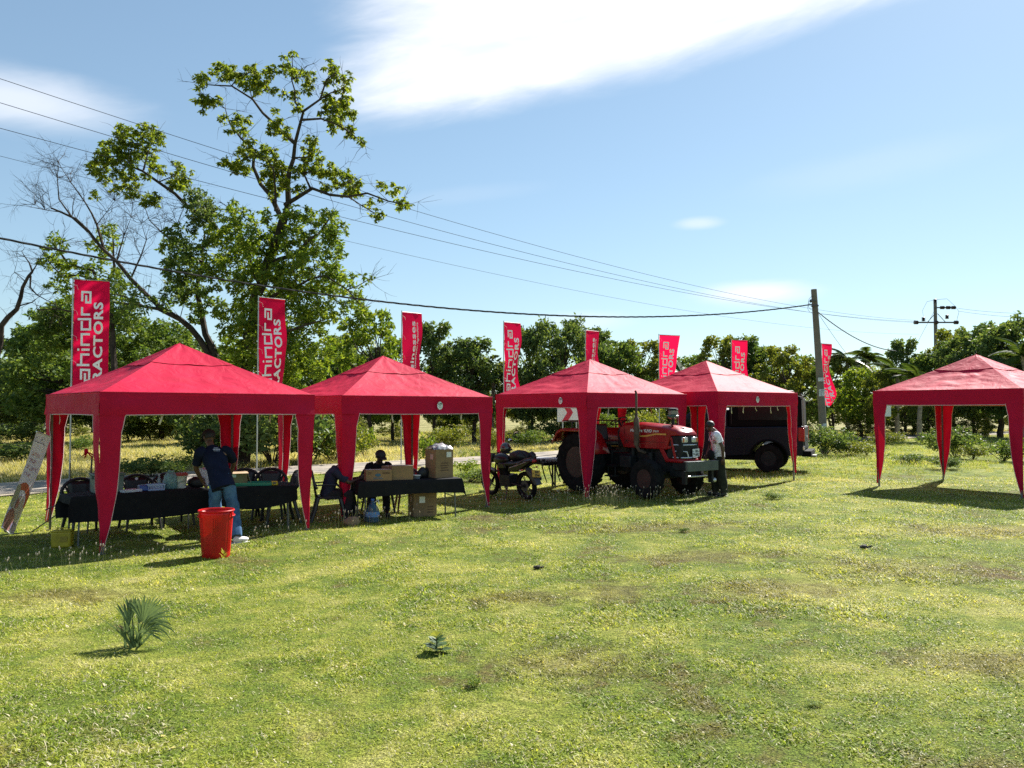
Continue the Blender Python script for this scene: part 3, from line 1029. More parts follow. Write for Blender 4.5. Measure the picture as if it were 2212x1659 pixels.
# ------------------------------------------------------------------ background trees
def tree_proto(name, label, seed, shape, leafm, nb=30, leaf=.27, per=150, bark=None):
    """crown about 8 m tall on an empty at the trunk base"""
    rs = np.random.RandomState(seed)
    r_ = random.Random(seed)
    t = thing(name, label, 'tree')
    mb = MB()
    th = shape['h']
    top = Vector((r_.gauss(0, .3), r_.gauss(0, .3), th * .62))
    trunk = limb_tube(mb, [Vector((0, 0, -.2)), Vector((r_.gauss(0, .12), 0, th * .25)), Vector((r_.gauss(0, .25), r_.gauss(0, .2), th * .42)), top], .19, .07, 8, .05, seed)
    mb.o('trunk', bark or BARK, t)
    bl = []
    for k in range(nb):
        a = r_.random() * 6.283
        zz = r_.random()
        rad = shape['w'] * (math.sin(math.pi * (0.12 + .80 * zz)) ** .7) * (.35 + .65 * math.sqrt(r_.random()))
        c = Vector((math.cos(a) * rad, math.sin(a) * rad, th * (shape['lo'] + (0.93 - shape['lo']) * zz)))
        bl.append((c, shape['b'] * (.6 + .7 * r_.random())))
    mb = MB()
    for c, r in bl[::2]:
        s = trunk[min(len(trunk) - 1, int(len(trunk) * (.35 + .6 * (c.z / th))))]
        mid = s.lerp(c, .5) + Vector((r_.gauss(0, .2), r_.gauss(0, .2), -.2))
        mb.tube([s, mid, c], [.06, .04, .015], 4, cap=False)
    mb.o('limbs', bark or BARK, t)['kind'] = 'stuff'
    pts = [blob_points(c, (r, r, r * .75), int(per * (r / shape['b']) ** 2), rs, 10) for c, r in bl]
    V, Fc = leaf_arrays(np.concatenate(pts), leaf, rs, .35, .5)
    link('crown', np_mesh('crown', V, Fc, leafm), t)
    return t

TP = {}
TP['round'] = tree_proto('broadleaf_tree', 'x', 31, dict(h=8, w=2.8, b=.68, lo=.22), LEAF_MID, 80)
TP['tall'] = tree_proto('broadleaf_tree', 'x', 32, dict(h=8, w=1.8, b=.60, lo=.25), LEAF_DARK, 60)
TP['loose'] = tree_proto('broadleaf_tree', 'x', 33, dict(h=8, w=2.5, b=.55, lo=.30), LEAF_OLIVE, 58, per=120)
TP['bright'] = tree_proto('broadleaf_tree', 'x', 34, dict(h=8, w=2.5, b=.6, lo=.2), LEAF_BRIGHT, 70, per=120)
TP['wide'] = tree_proto('broadleaf_tree', 'x', 35, dict(h=8, w=3.7, b=.72, lo=.22), LEAF_DARK, 95)
TP['scrub'] = tree_proto('scrub_tree', 'x', 36, dict(h=8, w=3.5, b=.8, lo=.10), LEAF_OLIVE, 60)

def build_trees():
    used = set()
    # px of the trunk, top py, depth, kind, width factor, label
    rows = [
        (20, 770, 52, 'wide', 1.0, 'dark tree behind the bare snag, at the left edge of the treeline'),
        (75, 700, 48, 'tall', 1.2, 'dark tree just left of the leftmost banner flag'),
        (120, 690, 44, 'round', 1.1, 'dense mid green tree hidden partly by the leftmost banner flag'),
        (250, 715, 46, 'wide', 1.0, 'wide dark tree showing between the leftmost flag and the first tent roof'),
        (350, 700, 50, 'round', 1.1, 'mid green tree directly behind the first tent peak'),
        (430, 730, 44, 'wide', .9, 'dark tree right of the first tent peak, under the leaning trunk'),
        (560, 740, 46, 'wide', 1.0, 'dark tree behind the second banner flag'),
        (690, 745, 52, 'round', 1.0, 'mid green tree left of the second tent peak, behind the tall tree'),
        (745, 720, 50, 'tall', 1.1, 'narrow dark tree beside the tall tree, left of the yellow green one'),
        (802, 655, 42, 'bright', .80, 'yellow green tree above the second tent peak'),
        (850, 730, 50, 'wide', .8, 'dark tree just left of the third banner flag'),
        (938, 690, 46, 'tall', .80, 'slim dark green tree right of the third banner flag'),
        (985, 745, 52, 'round', .9, 'mid green tree between the slim tree and the small palm'),
        (1025, 725, 46, 'tall', 1.1, 'dark green tree left of the fourth banner flag'),
        (1090, 775, 50, 'loose', .9, 'olive tree behind the fourth banner flag'),
        (1150, 690, 48, 'wide', .62, 'high dense tree right of the fourth banner flag'),
        (1215, 683, 47, 'wide', .72, 'highest dense dark tree between the fourth and fifth banner flags'),
        (1285, 705, 52, 'tall', 1.0, 'dark tree behind the fifth banner flag'),
        (1335, 735, 48, 'round', .85, 'mid green tree just right of the fifth banner flag'),
        (1388, 728, 50, 'loose', 1.0, 'olive tree left of the sixth banner flag'),
        (1440, 765, 54, 'wide', .9, 'dark tree behind the sixth banner flag'),
        (1500, 765, 50, 'round', 1.0, 'low mid green tree between the sixth and seventh flags'),
        (1555, 718, 46, 'loose', .8, 'olive tree rising left of the seventh banner flag'),
        (1600, 722, 48, 'tall', 1.1, 'dark tree behind the seventh banner flag'),
        (1640, 745, 47, 'round', .9, 'mid green tree right of the seventh banner flag'),
        (1690, 740, 44, 'loose', .9, 'olive tree above the pickup awning'),
        (1735, 765, 46, 'round', .9, 'mid green tree just left of the near power pole'),
        (1800, 765, 55, 'loose', 1.0, 'olive tree behind the eighth banner flag'),
        (1860, 790, 50, 'bright', 1.0, 'yellow green low tree under the coconut palms'),
        (1905, 800, 48, 'loose', .9, 'olive tree right of the coconut palms'),
        (1955, 728, 60, 'tall', .75, 'slender dark tree right of the palms, left of the crossarm pole'),
        (2005, 760, 58, 'round', .9, 'mid green tree just left of the crossarm pole'),
        (2058, 702, 58, 'loose', .75, 'olive tree right of the crossarm pole'),
        (2105, 710, 54, 'wide', .7, 'wide dark tree above the last tent peak'),
        (2160, 690, 52, 'tall', 1.2, 'tall dark tree right of the last tent peak'),
        (2215, 680, 50, 'wide', .8, 'tallest dark tree at the right edge'),
        (2290, 690, 50, 'round', 1.0, 'mid green tree just outside the right edge'),
        (-70, 740, 50, 'round', 1.2, 'mid green tree beyond the left edge'),
    ]
    rr = random.Random(9)
    for px, top, Y, k, wf, lab in rows:
        Y = Y * 1.04
        pr = TP[k]
        x = X(px, Y)
        z = G(x, Y)
        H = P(px, top, Y).z - z
        s = H / 7.9
        o = dup(pr, (x, Y, z), rr.random() * 6.28, lab, 'trees along the far side of the field', (s * .98 * wf, s * .98 * wf, s))
    marks = [(-60, 'past the left edge'), (20, 'behind the bare snag'), (75, 'just left of the leftmost flag'), (150, 'behind the leftmost flag'),
             (235, 'right of the leftmost flag'), (300, 'left of the first tent peak'), (370, 'behind the first tent peak'), (440, 'right of the first tent peak'), (510, 'left of the second flag'),
             (575, 'behind the second flag'), (640, 'behind the gap of the first two tents'), (700, 'left of the second tent peak'), (760, 'near the second tent peak'), (830, 'left of the third flag'), (885, 'behind the third flag'),
             (950, 'right of the third flag'), (1010, 'above the second tent right corner'), (1075, 'behind the fourth flag'), (1140, 'right of the fourth flag'), (1200, 'above the chevron sign'), (1275, 'behind the fifth flag'),
             (1340, 'above the tractor bonnet'), (1395, 'left of the sixth flag'), (1440, 'behind the sixth flag'), (1500, 'left of the fourth tent peak'), (1560, 'left of the seventh flag'), (1605, 'behind the seventh flag'),
             (1665, 'above the pickup'), (1715, 'left of the near power pole'), (1790, 'behind the eighth flag'), (1850, 'below the pair of palms'), (1915, 'left of the last tent'), (1985, 'left of the crossarm pole'),
             (2040, 'right of the crossarm pole'), (2100, 'above the last tent peak'), (2165, 'right of the last tent peak'), (2215, 'at the right edge'), (2290, 'past the right edge')]
    taken = {}
    def where(kind, px):
        fr = [m for m in marks if m[1] not in taken.setdefault(kind, set())]
        m = min(fr, key=lambda q: abs(q[0] - px))
        taken[kind].add(m[1])
        return m[1]
    # second, farther row filling the gaps
    for i in range(26):
        px = -60 + i * 92 + rr.gauss(0, 14)
        Y = 66 + rr.random() * 8
        k = rr.choice(['round', 'wide', 'loose', 'scrub'])
        x = X(px, Y)
        H = P(px, 818 + rr.gauss(0, 16), Y).z
        dup(TP[k], (x, Y, G(x, Y)), rr.random() * 6.28, 'farther row tree showing through the treeline ' + where('tree', px), 'trees of the farther row', (H / 8 * 1.3, H / 8 * 1.3, H / 8))
    # low scrub under the trees
    for i in range(24):
        px = -40 + i * 98 + rr.gauss(0, 18)
        if 1380 < px < 1440: continue
        Y = 50 + rr.random() * 8
        x = X(px, Y)
        h = 1.1 + rr.random() * 1.3
        dup(TP['scrub'], (x, Y, G(x, Y) - .1), rr.random() * 6.28, 'low scrubby bush under the treeline ' + where('bush', px), 'scrub bushes under the treeline', (h / 5, h / 5, h / 8))
    for p in TP.values():
        for ch in list(p.children):
            bpy.data.objects.remove(ch)
        bpy.data.objects.remove(p)

# ------------------------------------------------------------------ palms
def frond_mesh(L, seed):
    rs = random.Random(seed)
    mb = MB()
    pts = []
    for i in range(9):
        t = i / 8
        pts.append(Vector((L * t * (1 - .12 * t), 0, L * (.35 * t - .75 * t * t))))
    mb.tube(pts, [.03 * (1 - .85 * i / 8) + .004 for i in range(9)], 4, cap=False)
    for i in range(1, 33):
        t = i / 33
        j = min(7, int(t * 8)); q = pts[j].lerp(pts[j + 1], t * 8 - j)
        w = L * .30 * math.sin(math.pi * (.12 + .84 * t)) ** .7
        for sgn in (-1, 1):
            tip = q + Vector((w * .45, sgn * w * .75, -w * (.45 + .25 * rs.random())))
            b = Vector((.045, 0, 0))
            mb.add([q - b, q + b, tip], [(0, 1, 2)])
    return mb.mesh('palm_frond', LEAF_PALM, smooth=False)

def build_palms():
    fm = [frond_mesh(2.0, 1), frond_mesh(1.75, 2)]
    rr = random.Random(12)
    first = None
    for px, top, Y, lab in [(1832, 752, 57, 'left coconut palm of the pair right of the near power pole'),
                            (1876, 748, 60, 'right coconut palm of the pair right of the near power pole'),
                            (1905, 800, 54, 'lower coconut palm with hanging fronds right of the pair'),
                            (732, 770, 56, 'coconut palm behind the right shoulder of the tall tree'),
                            (1063, 778, 50, 'small palm just left of the fourth banner flag'),
                            (2185, 745, 50, 'coconut palm by the right edge behind the last tent'),
                            (2130, 760, 56, 'coconut palm behind the peak of the last tent'),
                            (1938, 775, 50, 'small coconut palm just left of the last tent'),
                            (1985, 790, 47, 'low coconut palm under the crossarm of the far pole'),
                            (1472, 778, 50, 'small palm between the sixth flag and the fourth tent peak'),
                            (2210, 735, 47, 'coconut palm cut by the right edge')]:
        x = X(px, Y); z = G(x, Y)
        H = P(px, top, Y).z - z - .9
        t = thing('palm_tree', lab, 'palm', (x, Y, z), rr.random() * 6, 'palms in the treeline')
        mb = MB()
        mb.tube([(0, 0, -.2), (.1, .05, H * .4), (.05, .15, H * .8), (0, 0, H)], [.17, .13, .11, .12], 8)
        mb.o('trunk', BARK_PALE, t)
        for k in range(17):
            f = link('frond', fm[k % 2], t)
            f.location = (0, 0, H)
            f.rotation_euler = (rr.gauss(0, .15), R(-48 + 75 * ((k * 7) % 17) / 16 + rr.gauss(0, 5)), k * 2.4 + rr.gauss(0, .15))
build_palms()
build_trees()

# ------------------------------------------------------------------ shrubs
def shrub_proto(seed, w, h, leafm, leaf, n, stems=6, droop=.1):
    rs = np.random.RandomState(seed)
    r_ = random.Random(seed)
    mb = MB()
    pts = []
    for k in range(stems * 2):
        a = r_.random() * 6.28
        d = Vector((math.cos(a) * w * r_.random(), math.sin(a) * w * r_.random(), h * (.5 + .5 * r_.random())))
        mb.tube([(0, 0, -.03), d * .5 + Vector((0, 0, .06)), d], [.012, .008, .004], 4, cap=False)
        pts.append(blob_points(d * (.75 + .25 * r_.random()), (w * .38, w * .38, h * .28), n // (stems * 2), rs, 6))
    V, Fc = leaf_arrays(np.concatenate(pts), leaf, rs, droop, .5)
    return mb.mesh('stem', BARK, True), np_mesh('foliage', V, Fc, leafm)

def build_shrubs():
    PR = {'big': shrub_proto(1, 1.0, 1.0, LEAF_OLIVE, .09, 2400), 'dark': shrub_proto(2, 1.0, 1.0, LEAF_DARK, .11, 2400),
          'weed': shrub_proto(3, .6, 1.0, LEAF_BRIGHT, .13, 420, 4), 'mid': shrub_proto(4, 1.0, .9, LEAF_MID, .08, 2400)}
    def sh(px, Y, w, h, k, lab, cat='shrub', name='shrub', group=None):
        x = X(px, Y)
        t = thing(name, lab, cat, (x, Y, G(x, Y)), px * .37, group)
        s, f = PR[k]
        t.scale = (w, w, h)
        link('stem', s, t); link('foliage', f, t)
    sh(1780, 32.6, 1.1, 1.0, 'dark', 'dark leafy shrub wrapped round the foot of the near power pole')
    sh(1830, 32.0, 1.0, .65, 'big', 'olive shrub just right of the near power pole foot')
    sh(1872, 33.0, .9, .5, 'mid', 'mid green shrub between the power pole and the last tent')
    sh(1735, 38.0, 1.0, .6, 'mid', 'mid green shrub behind the tail of the pickup')
    sh(1915, 42.0, 1.0, .7, 'big', 'olive shrub seen behind the left leg of the last tent')
    sh(2060, 31.0, 1.1, 1.0, 'dark', 'dark thicket right of the back leg of the last tent')
    sh(2100, 30.0, .8, .5, 'big', 'olive shrub right of the dark thicket under the last tent')
    sh(2165, 29.0, 1.2, .85, 'mid', 'bright leafy shrub at the right edge under the last tent')
    sh(2040, 25.0, .6, .35, 'dark', 'low dark weed in front of the thicket under the last tent')
    sh(1960, 28.0, .8, .35, 'mid', 'low green weed between the left and back legs of the last tent')
    sh(520, 28.9, 1.9, 2.0, 'dark', 'dark bush under the tall tree, left part, by the standing man')
    sh(590, 29.3, 2.2, 2.2, 'dark', 'dark bush under the tall tree, middle part, by the road')
    sh(660, 30.2, 2.2, 2.0, 'mid', 'mid green bush right of the dark bushes, by the road')
    sh(455, 29.6, 1.2, 1.5, 'mid', 'leafy low branches left of the dark bushes under the tall tree')
    sh(720, 31.5, 1.7, 1.3, 'big', 'olive bush seen between the first and second tents')
    sh(330, 24.0, 1.0, .55, 'dark', 'low dark shrub at the road behind the row of black chairs')
    sh(370, 24.6, .8, .6, 'mid', 'low mid green shrub beside the dark one at the road')
    sh(245, 25.0, .5, .35, 'big', 'small olive weed by the road left of the thin trunk')
    sh(168, 38.0, .8, .8, 'mid', 'small round bush in the dry field, left')
    sh(788, 33.5, .9, 1.4, 'weed', 'tall thin yellow green weed behind the capped man')
    sh(765, 35.0, 1.0, 1.0, 'big', 'olive weed behind the seated people')
    sh(925, 29.0, .75, 1.15, 'weed', 'leafy green weed between the back leg and the tall carton', )
    sh(1000, 24.5, .7, .5, 'weed', 'bright weed at the road right of the carton table')
    sh(1015, 22.5, .8, .35, 'mid', 'low green weed left of the motorcycle')
    sh(975, 40.0, 1.2, 1.2, 'big', 'olive bush in the dry field above the tall carton')
    sh(1130, 42.0, 1.5, .9, 'mid', 'mid green bush in the field above the motorcycle')
    sh(1190, 48.0, 1.3, 1.1, 'dark', 'dark bush beneath the chevron sign')
    sh(1065, 38.0, .8, 1.1, 'big', 'olive weed in the field behind the fourth flag pole')
    sh(1330, 44.0, 1.6, 1.6, 'mid', 'mid green bush seen over the tractor bonnet')
    sh(1400, 45.0, 1.8, 1.8, 'big', 'olive bush seen over the tractor air cleaner')
    sh(1480, 44.0, 1.5, 1.5, 'weed', 'bright bush seen left of the standing man')
    sh(20, 30.0, 1.5, .7, 'dark', 'dark low bush by the road at the left edge')
    sh(60, 48.0, 2.0, 1.1, 'dark', 'dark hedge clump in front of the red roofed house')
    sh(280, 52.0, 2.2, 1.4, 'mid', 'mid green hedge clump left of the thin trunk')
    sh(380, 52.0, 2.2, 1.6, 'dark', 'dark hedge clump right of the thin trunk')
    # lawn weeds
    sh(1470, 12.6, .13, .07, 'mid', 'small green weed in the lawn before the standing man', 'weed', 'lawn_weed')
    sh(1020, 5.9, .14, .06, 'weed', 'flat green weed in the lawn near the bottom centre', 'weed', 'lawn_weed')
    sh(2110, 5.0, .06, .03, 'weed', 'blue green weed at the lower right of the lawn', 'weed', 'lawn_weed')
    sh(1755, 5.3, .10, .03, 'weed', 'dark green weed patch low centre right', 'weed', 'lawn_weed')
    sh(1670, 17.0, .35, .14, 'mid', 'leafy weed tuft on the lawn right of the fourth tent', 'weed', 'lawn_weed')
    sh(1550, 30.0, .5, .3, 'mid', 'green weed under the pickup', 'weed', 'lawn_weed')
build_shrubs()

def build_small_plants():
    # fan palm seedling
    Y = 7.05
    x = X(300, Y)
    t = thing('fan_palm_seedling', 'young fan palm with one spread fan leaf growing alone in the lawn', 'palm', (x, Y, G(x, Y)))
    t.scale = (1.12, 1.12, 1.02)
    m = mat('fan_leaf_green', (.13, .18, .06), .5, var=.2, vscale=8, trans=.3, col2=(.06, .10, .035))
    dry = mat('dry_leaf', (.36, .25, .12), .8, var=.2, trans=.2)
    rr = random.Random(2)
    def fan(base, hub, axis, n, L, span, seed, mm, fold=.2):
        rs = random.Random(seed)
        mb = MB()
        axis = Vector(axis).normalized()
        side = axis.cross(Vector((0, -1, .15))).normalized()
        nrm = side.cross(axis).normalized()
        mb.tube([base, Vector(base).lerp(Vector(hub), .6) + Vector((0, 0, .01)), hub], [.008, .006, .005], 5)
        for i in range(n):
            a = span * (i / (n - 1) - .5)
            d = (axis * math.cos(a) + side * math.sin(a)).normalized()
            l = L * (.8 + .2 * math.cos(a)) * (.9 + .15 * rs.random())
            w = d.cross(nrm).normalized() * .0078
            h = Vector(hub)
            p1 = h + d * l * .5
            p2 = h + d * l * .8 + Vector((0, 0, -.06 * l * (1 + abs(a))))
            p3 = h + d * l + Vector((0, 0, -.22 * l * (.4 + abs(a))))
            up = nrm * .006 * (1 if i % 2 else -1)
            mb.add([h, p1 + w, p1 - w + up, p2 + w * .8, p2 - w * .8 + up, p3], [(0, 1, 2), (1, 3, 4, 2), (3, 5, 4)])
        mb.o('fan_leaf', mm, t, smooth=False)
    fan((0, 0, 0), (.055, 0, .20), (.55, -.1, .75), 26, .31, 2.6, 1, m)
    fan((-.01, 0, 0), (-.04, .03, .22), (-.12, .1, 1), 7, .22, .55, 2, m)
    fan((.02, .02, 0), (.0, .05, .17), (.15, .3, 1), 9, .24, .9, 3, m)
    fan((-.02, 0, 0), (-.07, 0, .12), (-.8, 0, .55), 4, .10, .5, 4, dry)
    fan((-.03, .01, 0), (-.05, .0, .16), (-.25, .2, 1), 8, .26, .7, 6, m)
    fan((.02, -.02, 0), (.05, -.02, .12), (.8, -.2, .5), 9, .24, 1.3, 7, m)
    for k in range(13):
        mb = MB()
        a = rr.gauss(-.1, .45)
        b = Vector((rr.gauss(0, .03), rr.gauss(0, .03), 0))
        h = .16 + .12 * rr.random()
        mb.add([b + Vector((-.012, 0, 0)), b + Vector((.012, 0, 0)), b + Vector((math.sin(a) * h * .6 + .010, 0, h * .6)), b + Vector((math.sin(a) * h * .6 - .010, 0, h * .6)), b + Vector((math.sin(a) * h * 1.1, -.01, h))], [(0, 1, 2, 3), (3, 2, 4)])
        mb.o('sheath_blade', m, t, smooth=False)
    # low leafy sapling
    Y = 6.75
    x = X(945, Y)
    t = thing('leafy_sapling', 'small broad leafed seedling with yellow tip in the lawn, centre', 'seedling', (x, Y, G(x, Y)))
    t.scale = (1.75, 1.75, 1.0)
    lm = mat('sapling_leaf', (.06, .12, .03), .5, var=.25, trans=.3)
    ym = mat('sapling_tip', (.36, .36, .04), .9, spec=.05, var=.2, trans=.4)
    for k in range(15):
        a = k * 2.4
        el = .35 + .8 * (k / 15)
        d = Vector((math.cos(a) * math.cos(el), math.sin(a) * math.cos(el), math.sin(el)))
        s = Vector((-math.sin(a), math.cos(a), 0)) * .030
        o = Vector((0, 0, .02 + .008 * k))
        L = .085 - .002 * k
        mb = MB().add([o, o + d * L * .5 + s, o + d * L * .5 - s, o + d * L + Vector((0, 0, -.015))], [(0, 1, 3), (0, 3, 2)])
        mb.o('leaf', ym if k > 11 else lm, t, smooth=False)
    MB().tube([(0, 0, -.01), (0, 0, .13)], [.004, .003], 5).o('stem', lm, t)
    # sprig in front of the bin
    Y = 10.9
    x = X(487, Y)
    t = thing('yellow_sprig', 'small yellow green sprig growing at the foot of the red bin', 'seedling', (x, Y, G(x, Y)))
    for k in range(10):
        a = k * 2.4; el = .4 + .07 * k
        d = Vector((math.cos(a) * math.cos(el), math.sin(a) * math.cos(el), math.sin(el)))
        s = Vector((-math.sin(a), math.cos(a), 0)) * .014
        o = Vector((0, 0, .03 + .009 * k))
        mb = MB().add([o, o + d * .04 + s, o + d * .04 - s, o + d * .085], [(0, 1, 3), (0, 3, 2)])
        mb.o('leaf', ym, t, smooth=False)
    MB().tube([(0, 0, -.01), (0, 0, .13)], [.003, .002], 5).o('stem', ym, t)
    # clods and litter on the lawn
    clod = mat('dark_clod', (.035, .028, .022), .9, var=.3, bump=.6)
    for px, py, s, lab in ((1160, 1224, .05, 'small dark clod of earth in the middle of the lawn'), (1862, 1196, .06, 'dark twisted scrap on the lawn at the right')):
        Y = 1.98 * F / (py - 885) * .995
        x = X(px, Y)
        mb = MB()
        mb.sphere((0, 0, s * .35), s, s * .7, s * .5, 8, 6)
        mb.sphere((s * 1.2, 0, s * .3), s * .7, s * .3, s * .25, 8, 5, Matrix.Rotation(-.3, 3, 'Y'))
        mb.v = [tuple(Vector(q) * (1 + .25 * mnoise.noise(Vector(q) * 40))) for q in mb.v]
        o = mb.o('earth_clod', clod)
        o.location = (x, Y, G(x, Y) + .01)
        tag(o, lab, 'clod')
build_small_plants()
# ================================================================== tents
def cloth_red():
    m = bpy.data.materials.new('tent_cloth')
    m.use_nodes = True
    T = NT(m.node_tree)
    tc = T.n('ShaderNodeTexCoord').outputs['Object']
    n = T.noise(tc, 2.2, 5, .6)
    col = T.ramp(n, [(.3, (.43, .005, .034)), (.7, (.50, .007, .046))])
    wv = T.n('ShaderNodeBump', ins={'Strength': .55, 'Distance': .022, 'Height': T.noise(tc, 3.2, 3, .5, 2.2)})
    wv2 = T.n('ShaderNodeBump', ins={'Strength': .03, 'Distance': .001, 'Height': T.noise(tc, 260, 2), 'Normal': wv.outputs[0]})
    p = T.n('ShaderNodeBsdfPrincipled', ins={'Base Color': col, 'Roughness': .66, 'Normal': wv2.outputs[0]})
    p.inputs['Specular IOR Level'].default_value = .14
    p.inputs['Sheen Weight'].default_value = .0
    p.inputs['Sheen Roughness'].default_value = .45
    p.inputs['Sheen Tint'].default_value = (1, .55, .6, 1)
    tr = T.n('ShaderNodeBsdfTranslucent', ins={0: (.50, .004, .012, 1), 1: wv.outputs[0]})
    T.n('ShaderNodeOutputMaterial', ins={0: T.n('ShaderNodeMixShader', ins={0: .09, 1: p.outputs[0], 2: tr.outputs[0]}).outputs[0]})
    return m
TENTRED = cloth_red()
PIPING = mat('pale_piping', (.66, .50, .48), .8, var=.08)
STEEL = mat('grey_steel', (.16, .165, .17), .45, .7, var=.1)
DKSTEEL = mat('dark_steel', (.10, .10, .11), .5, .6, var=.15)
STRAP = mat('beige_strap', (.62, .55, .42), .85, var=.1)
STICKER = mat('white_sticker', (.78, .79, .78), .5, var=.04)
INKG = mat('green_ink', (.05, .16, .12), .6)
WHITE = mat('white_plastic', (.72, .72, .72), .4, var=.04)

HE, TOPZ, PK, VAL = 1.65, 2.31, 3.19, .335      # half edge, eave height, peak height, valance drop

def build_tent(cx, cy, ang, label, seed, badge=None, straps=4, vis_legs=None, furl=None, pk=PK, strap_at=()):
    rs = random.Random(seed)
    gz = G(cx, cy)
    t = thing('canopy_tent', label, 'tent', (cx, cy, gz), ang, 'red canopy tents in a line on the field')
    ca, sa = math.cos(ang), math.sin(ang)
    def gl(x, y):
        return G(cx + ca * x - sa * y, cy + sa * x + ca * y) - gz
    rots = [Matrix.Rotation(k * math.pi / 2, 3, 'Z') for k in range(4)]
    V0 = .60   # where the vent cap starts, share of the way up
    sd = seed * 13.7
    def roofpt(k, a, v, lift=0.0):
        w = HE * (1 - v)
        s = 2 * a - 1
        sag = -.045 * math.sin(math.pi * min(1, v * 1.1)) * (1 - s * s) - .02 * math.sin(math.pi * v)
        wr = .026 * mnoise.noise(Vector((a * 9 + sd + k * 5, v * 3.0, k))) * (1 - v) + .020 * mnoise.noise(Vector((a * 4 + sd, v * 10, k * 3.1)))
        wr *= math.sin(math.pi * min(1, max(0, a))) if True else 1
        wr += (.040 if seed in (2, 6) else .020) * (abs(mnoise.noise(Vector((a * 3.2 + sd, v * 7 + a * 4, k * 2.3)))) - .2) * math.sin(math.pi * a) * math.sin(math.pi * min(1, v + .15))
        # crumples close to the eave
        wr += .022 * math.exp(-v * 10) * mnoise.noise(Vector((a * 34 + sd, k * 2, 0))) * math.sin(math.pi * a)
        return rots[k] @ Vector((s * w, -w, TOPZ + (pk - TOPZ) * v + sag + wr + lift))
    for k in range(4):
        MB().grid(lambda u, v: roofpt(k, u, v * (V0 + .06)), 40, 24).o('roof_panel', TENTRED, t)
        # vent cap flap, loose lower hem
        def cap(u, v):
            vv = V0 - .0 + (1 - V0) * v
            q = roofpt(k, u, min(vv, .9999), .006 + .006 * (1 - v) * math.sin(u * math.pi) * (1 + .8 * math.sin(u * 13 + seed)))
            return q
        f = MB().grid(cap, 22, 8).o('roof_cap', TENTRED, t)
        mb = MB()
        mb.tube([cap(i / 22, 0) for i in range(23)], .0035, 4, cap=False)
        mb.o('cap_hem', TENTRED, f)
        # valance
        def val(u, v):
            s = 2 * u - 1
            bow = .012 * math.sin(u * 9 + k + seed) * v + .05 * v * mnoise.noise(Vector((u * 5 + sd, v, k))) + .012 * mnoise.noise(Vector((u * 22 + sd, v * 2.5, k)))
            x = s * (HE + .012)
            if badge == 'crumple' and k == 0:
                e = math.exp(-((u - .62) / .055) ** 2)
                bow -= .05 * e * math.sin(v * 3.1) * (1 + .4 * math.sin(u * 90))
            z = TOPZ + .004 - VAL * v - .012 * v * math.sin(math.pi * u) * (-1 if seed % 2 else 1)
            return rots[k] @ Vector((x, -(HE + .012) - bow, z))
        vo = MB().grid(val, 40, 5).o('valance', TENTRED, t)
        MB().tube([val(i / 40, 0) for i in range(41)], .009, 5).o('eave_seam', TENTRED, vo)
        # hem stops where the drapes begin
        MB().tube([val(.105 + .79 * i / 30, 1) for i in range(31)], .0065, 4).o('hem', PIPING, vo)
        if badge and k == badge_side(badge):
            b = MB()
            bu = {'crumple': .62, 'left': .74, 'front': .47}[badge]
            c = val(bu, .52)
            nrm = rots[k] @ Vector((0, -1, 0))
            tx = rots[k] @ Vector((1, 0, 0))
            off = .055 if badge == 'crumple' else .014
            ring = [c + nrm * off + tx * .062 * math.cos(a) + Vector((0, 0, .078 * math.sin(a))) for a in [i * .3142 for i in range(20)]]
            b.add(ring + [q + nrm * .002 for q in ring], [tuple(range(20, 40))] + [(i, (i + 1) % 20, 20 + (i + 1) % 20, 20 + i) for i in range(20)])
            bo = b.o('badge', STICKER, vo, fixn=True)
            L = MB()
            letters(L, 'CFS', lambda x, y: c + nrm * (off + .005) + tx * x + Vector((0, 0, y + .035)), .055, .003)
            for r_ in range(3):
                L.add([c + nrm * (off + .005) + tx * sx + Vector((0, 0, -.002 - r_ * .02 + dz)) for sx, dz in ((-.03, 0), (.03, 0), (.03, .006), (-.03, .006))], [(0, 1, 2, 3)])
            L.o('badge_print', INKG, bo)
        # frame under the roof
        sc_ = MB()
        yy = -(HE - .09)
        segs = 4
        for i in range(segs):
            x0 = -HE + .09 + i * (2 * HE - .18) / segs
            x1 = -HE + .09 + (i + 1) * (2 * HE - .18) / segs
            sc_.tube([rots[k] @ Vector((x0, yy, TOPZ - .06)), rots[k] @ Vector((x1, yy, TOPZ - .27))], .011, 4)
            sc_.tube([rots[k] @ Vector((x0, yy + .025, TOPZ - .27)), rots[k] @ Vector((x1, yy + .025, TOPZ - .06))], .011, 4)
        sc_.o('scissor_truss', DKSTEEL, t)
        # corner leg and drape
        cnr = rots[k] @ Vector((-HE, -HE, 0))
        lx = cnr * ((HE - .07) / HE)
        gb = gl(lx.x, lx.y)
        lg = MB().box((lx.x, lx.y, (TOPZ + gb) / 2 - .04), (.036, .036, TOPZ - gb - .02), rz=0)
        lo = lg.o('leg', STEEL, t)
        ft = MB().box((lx.x, lx.y, gb + .008), (.09, .09, .012)).o('foot', DKSTEEL, lo)
        bot = .035 + (furl or {}).get(k, 0.0)
        z0 = TOPZ - VAL
        def width(v):
            # s-shaped taper of the gathered corner curtain
            if v < .12:
                return .35 - .45 * v
            return max(.03, (.296 - .012 * math.sin(v * 6.2)) * (1 - ((v - .12) / .88) ** 1.75 * .86))
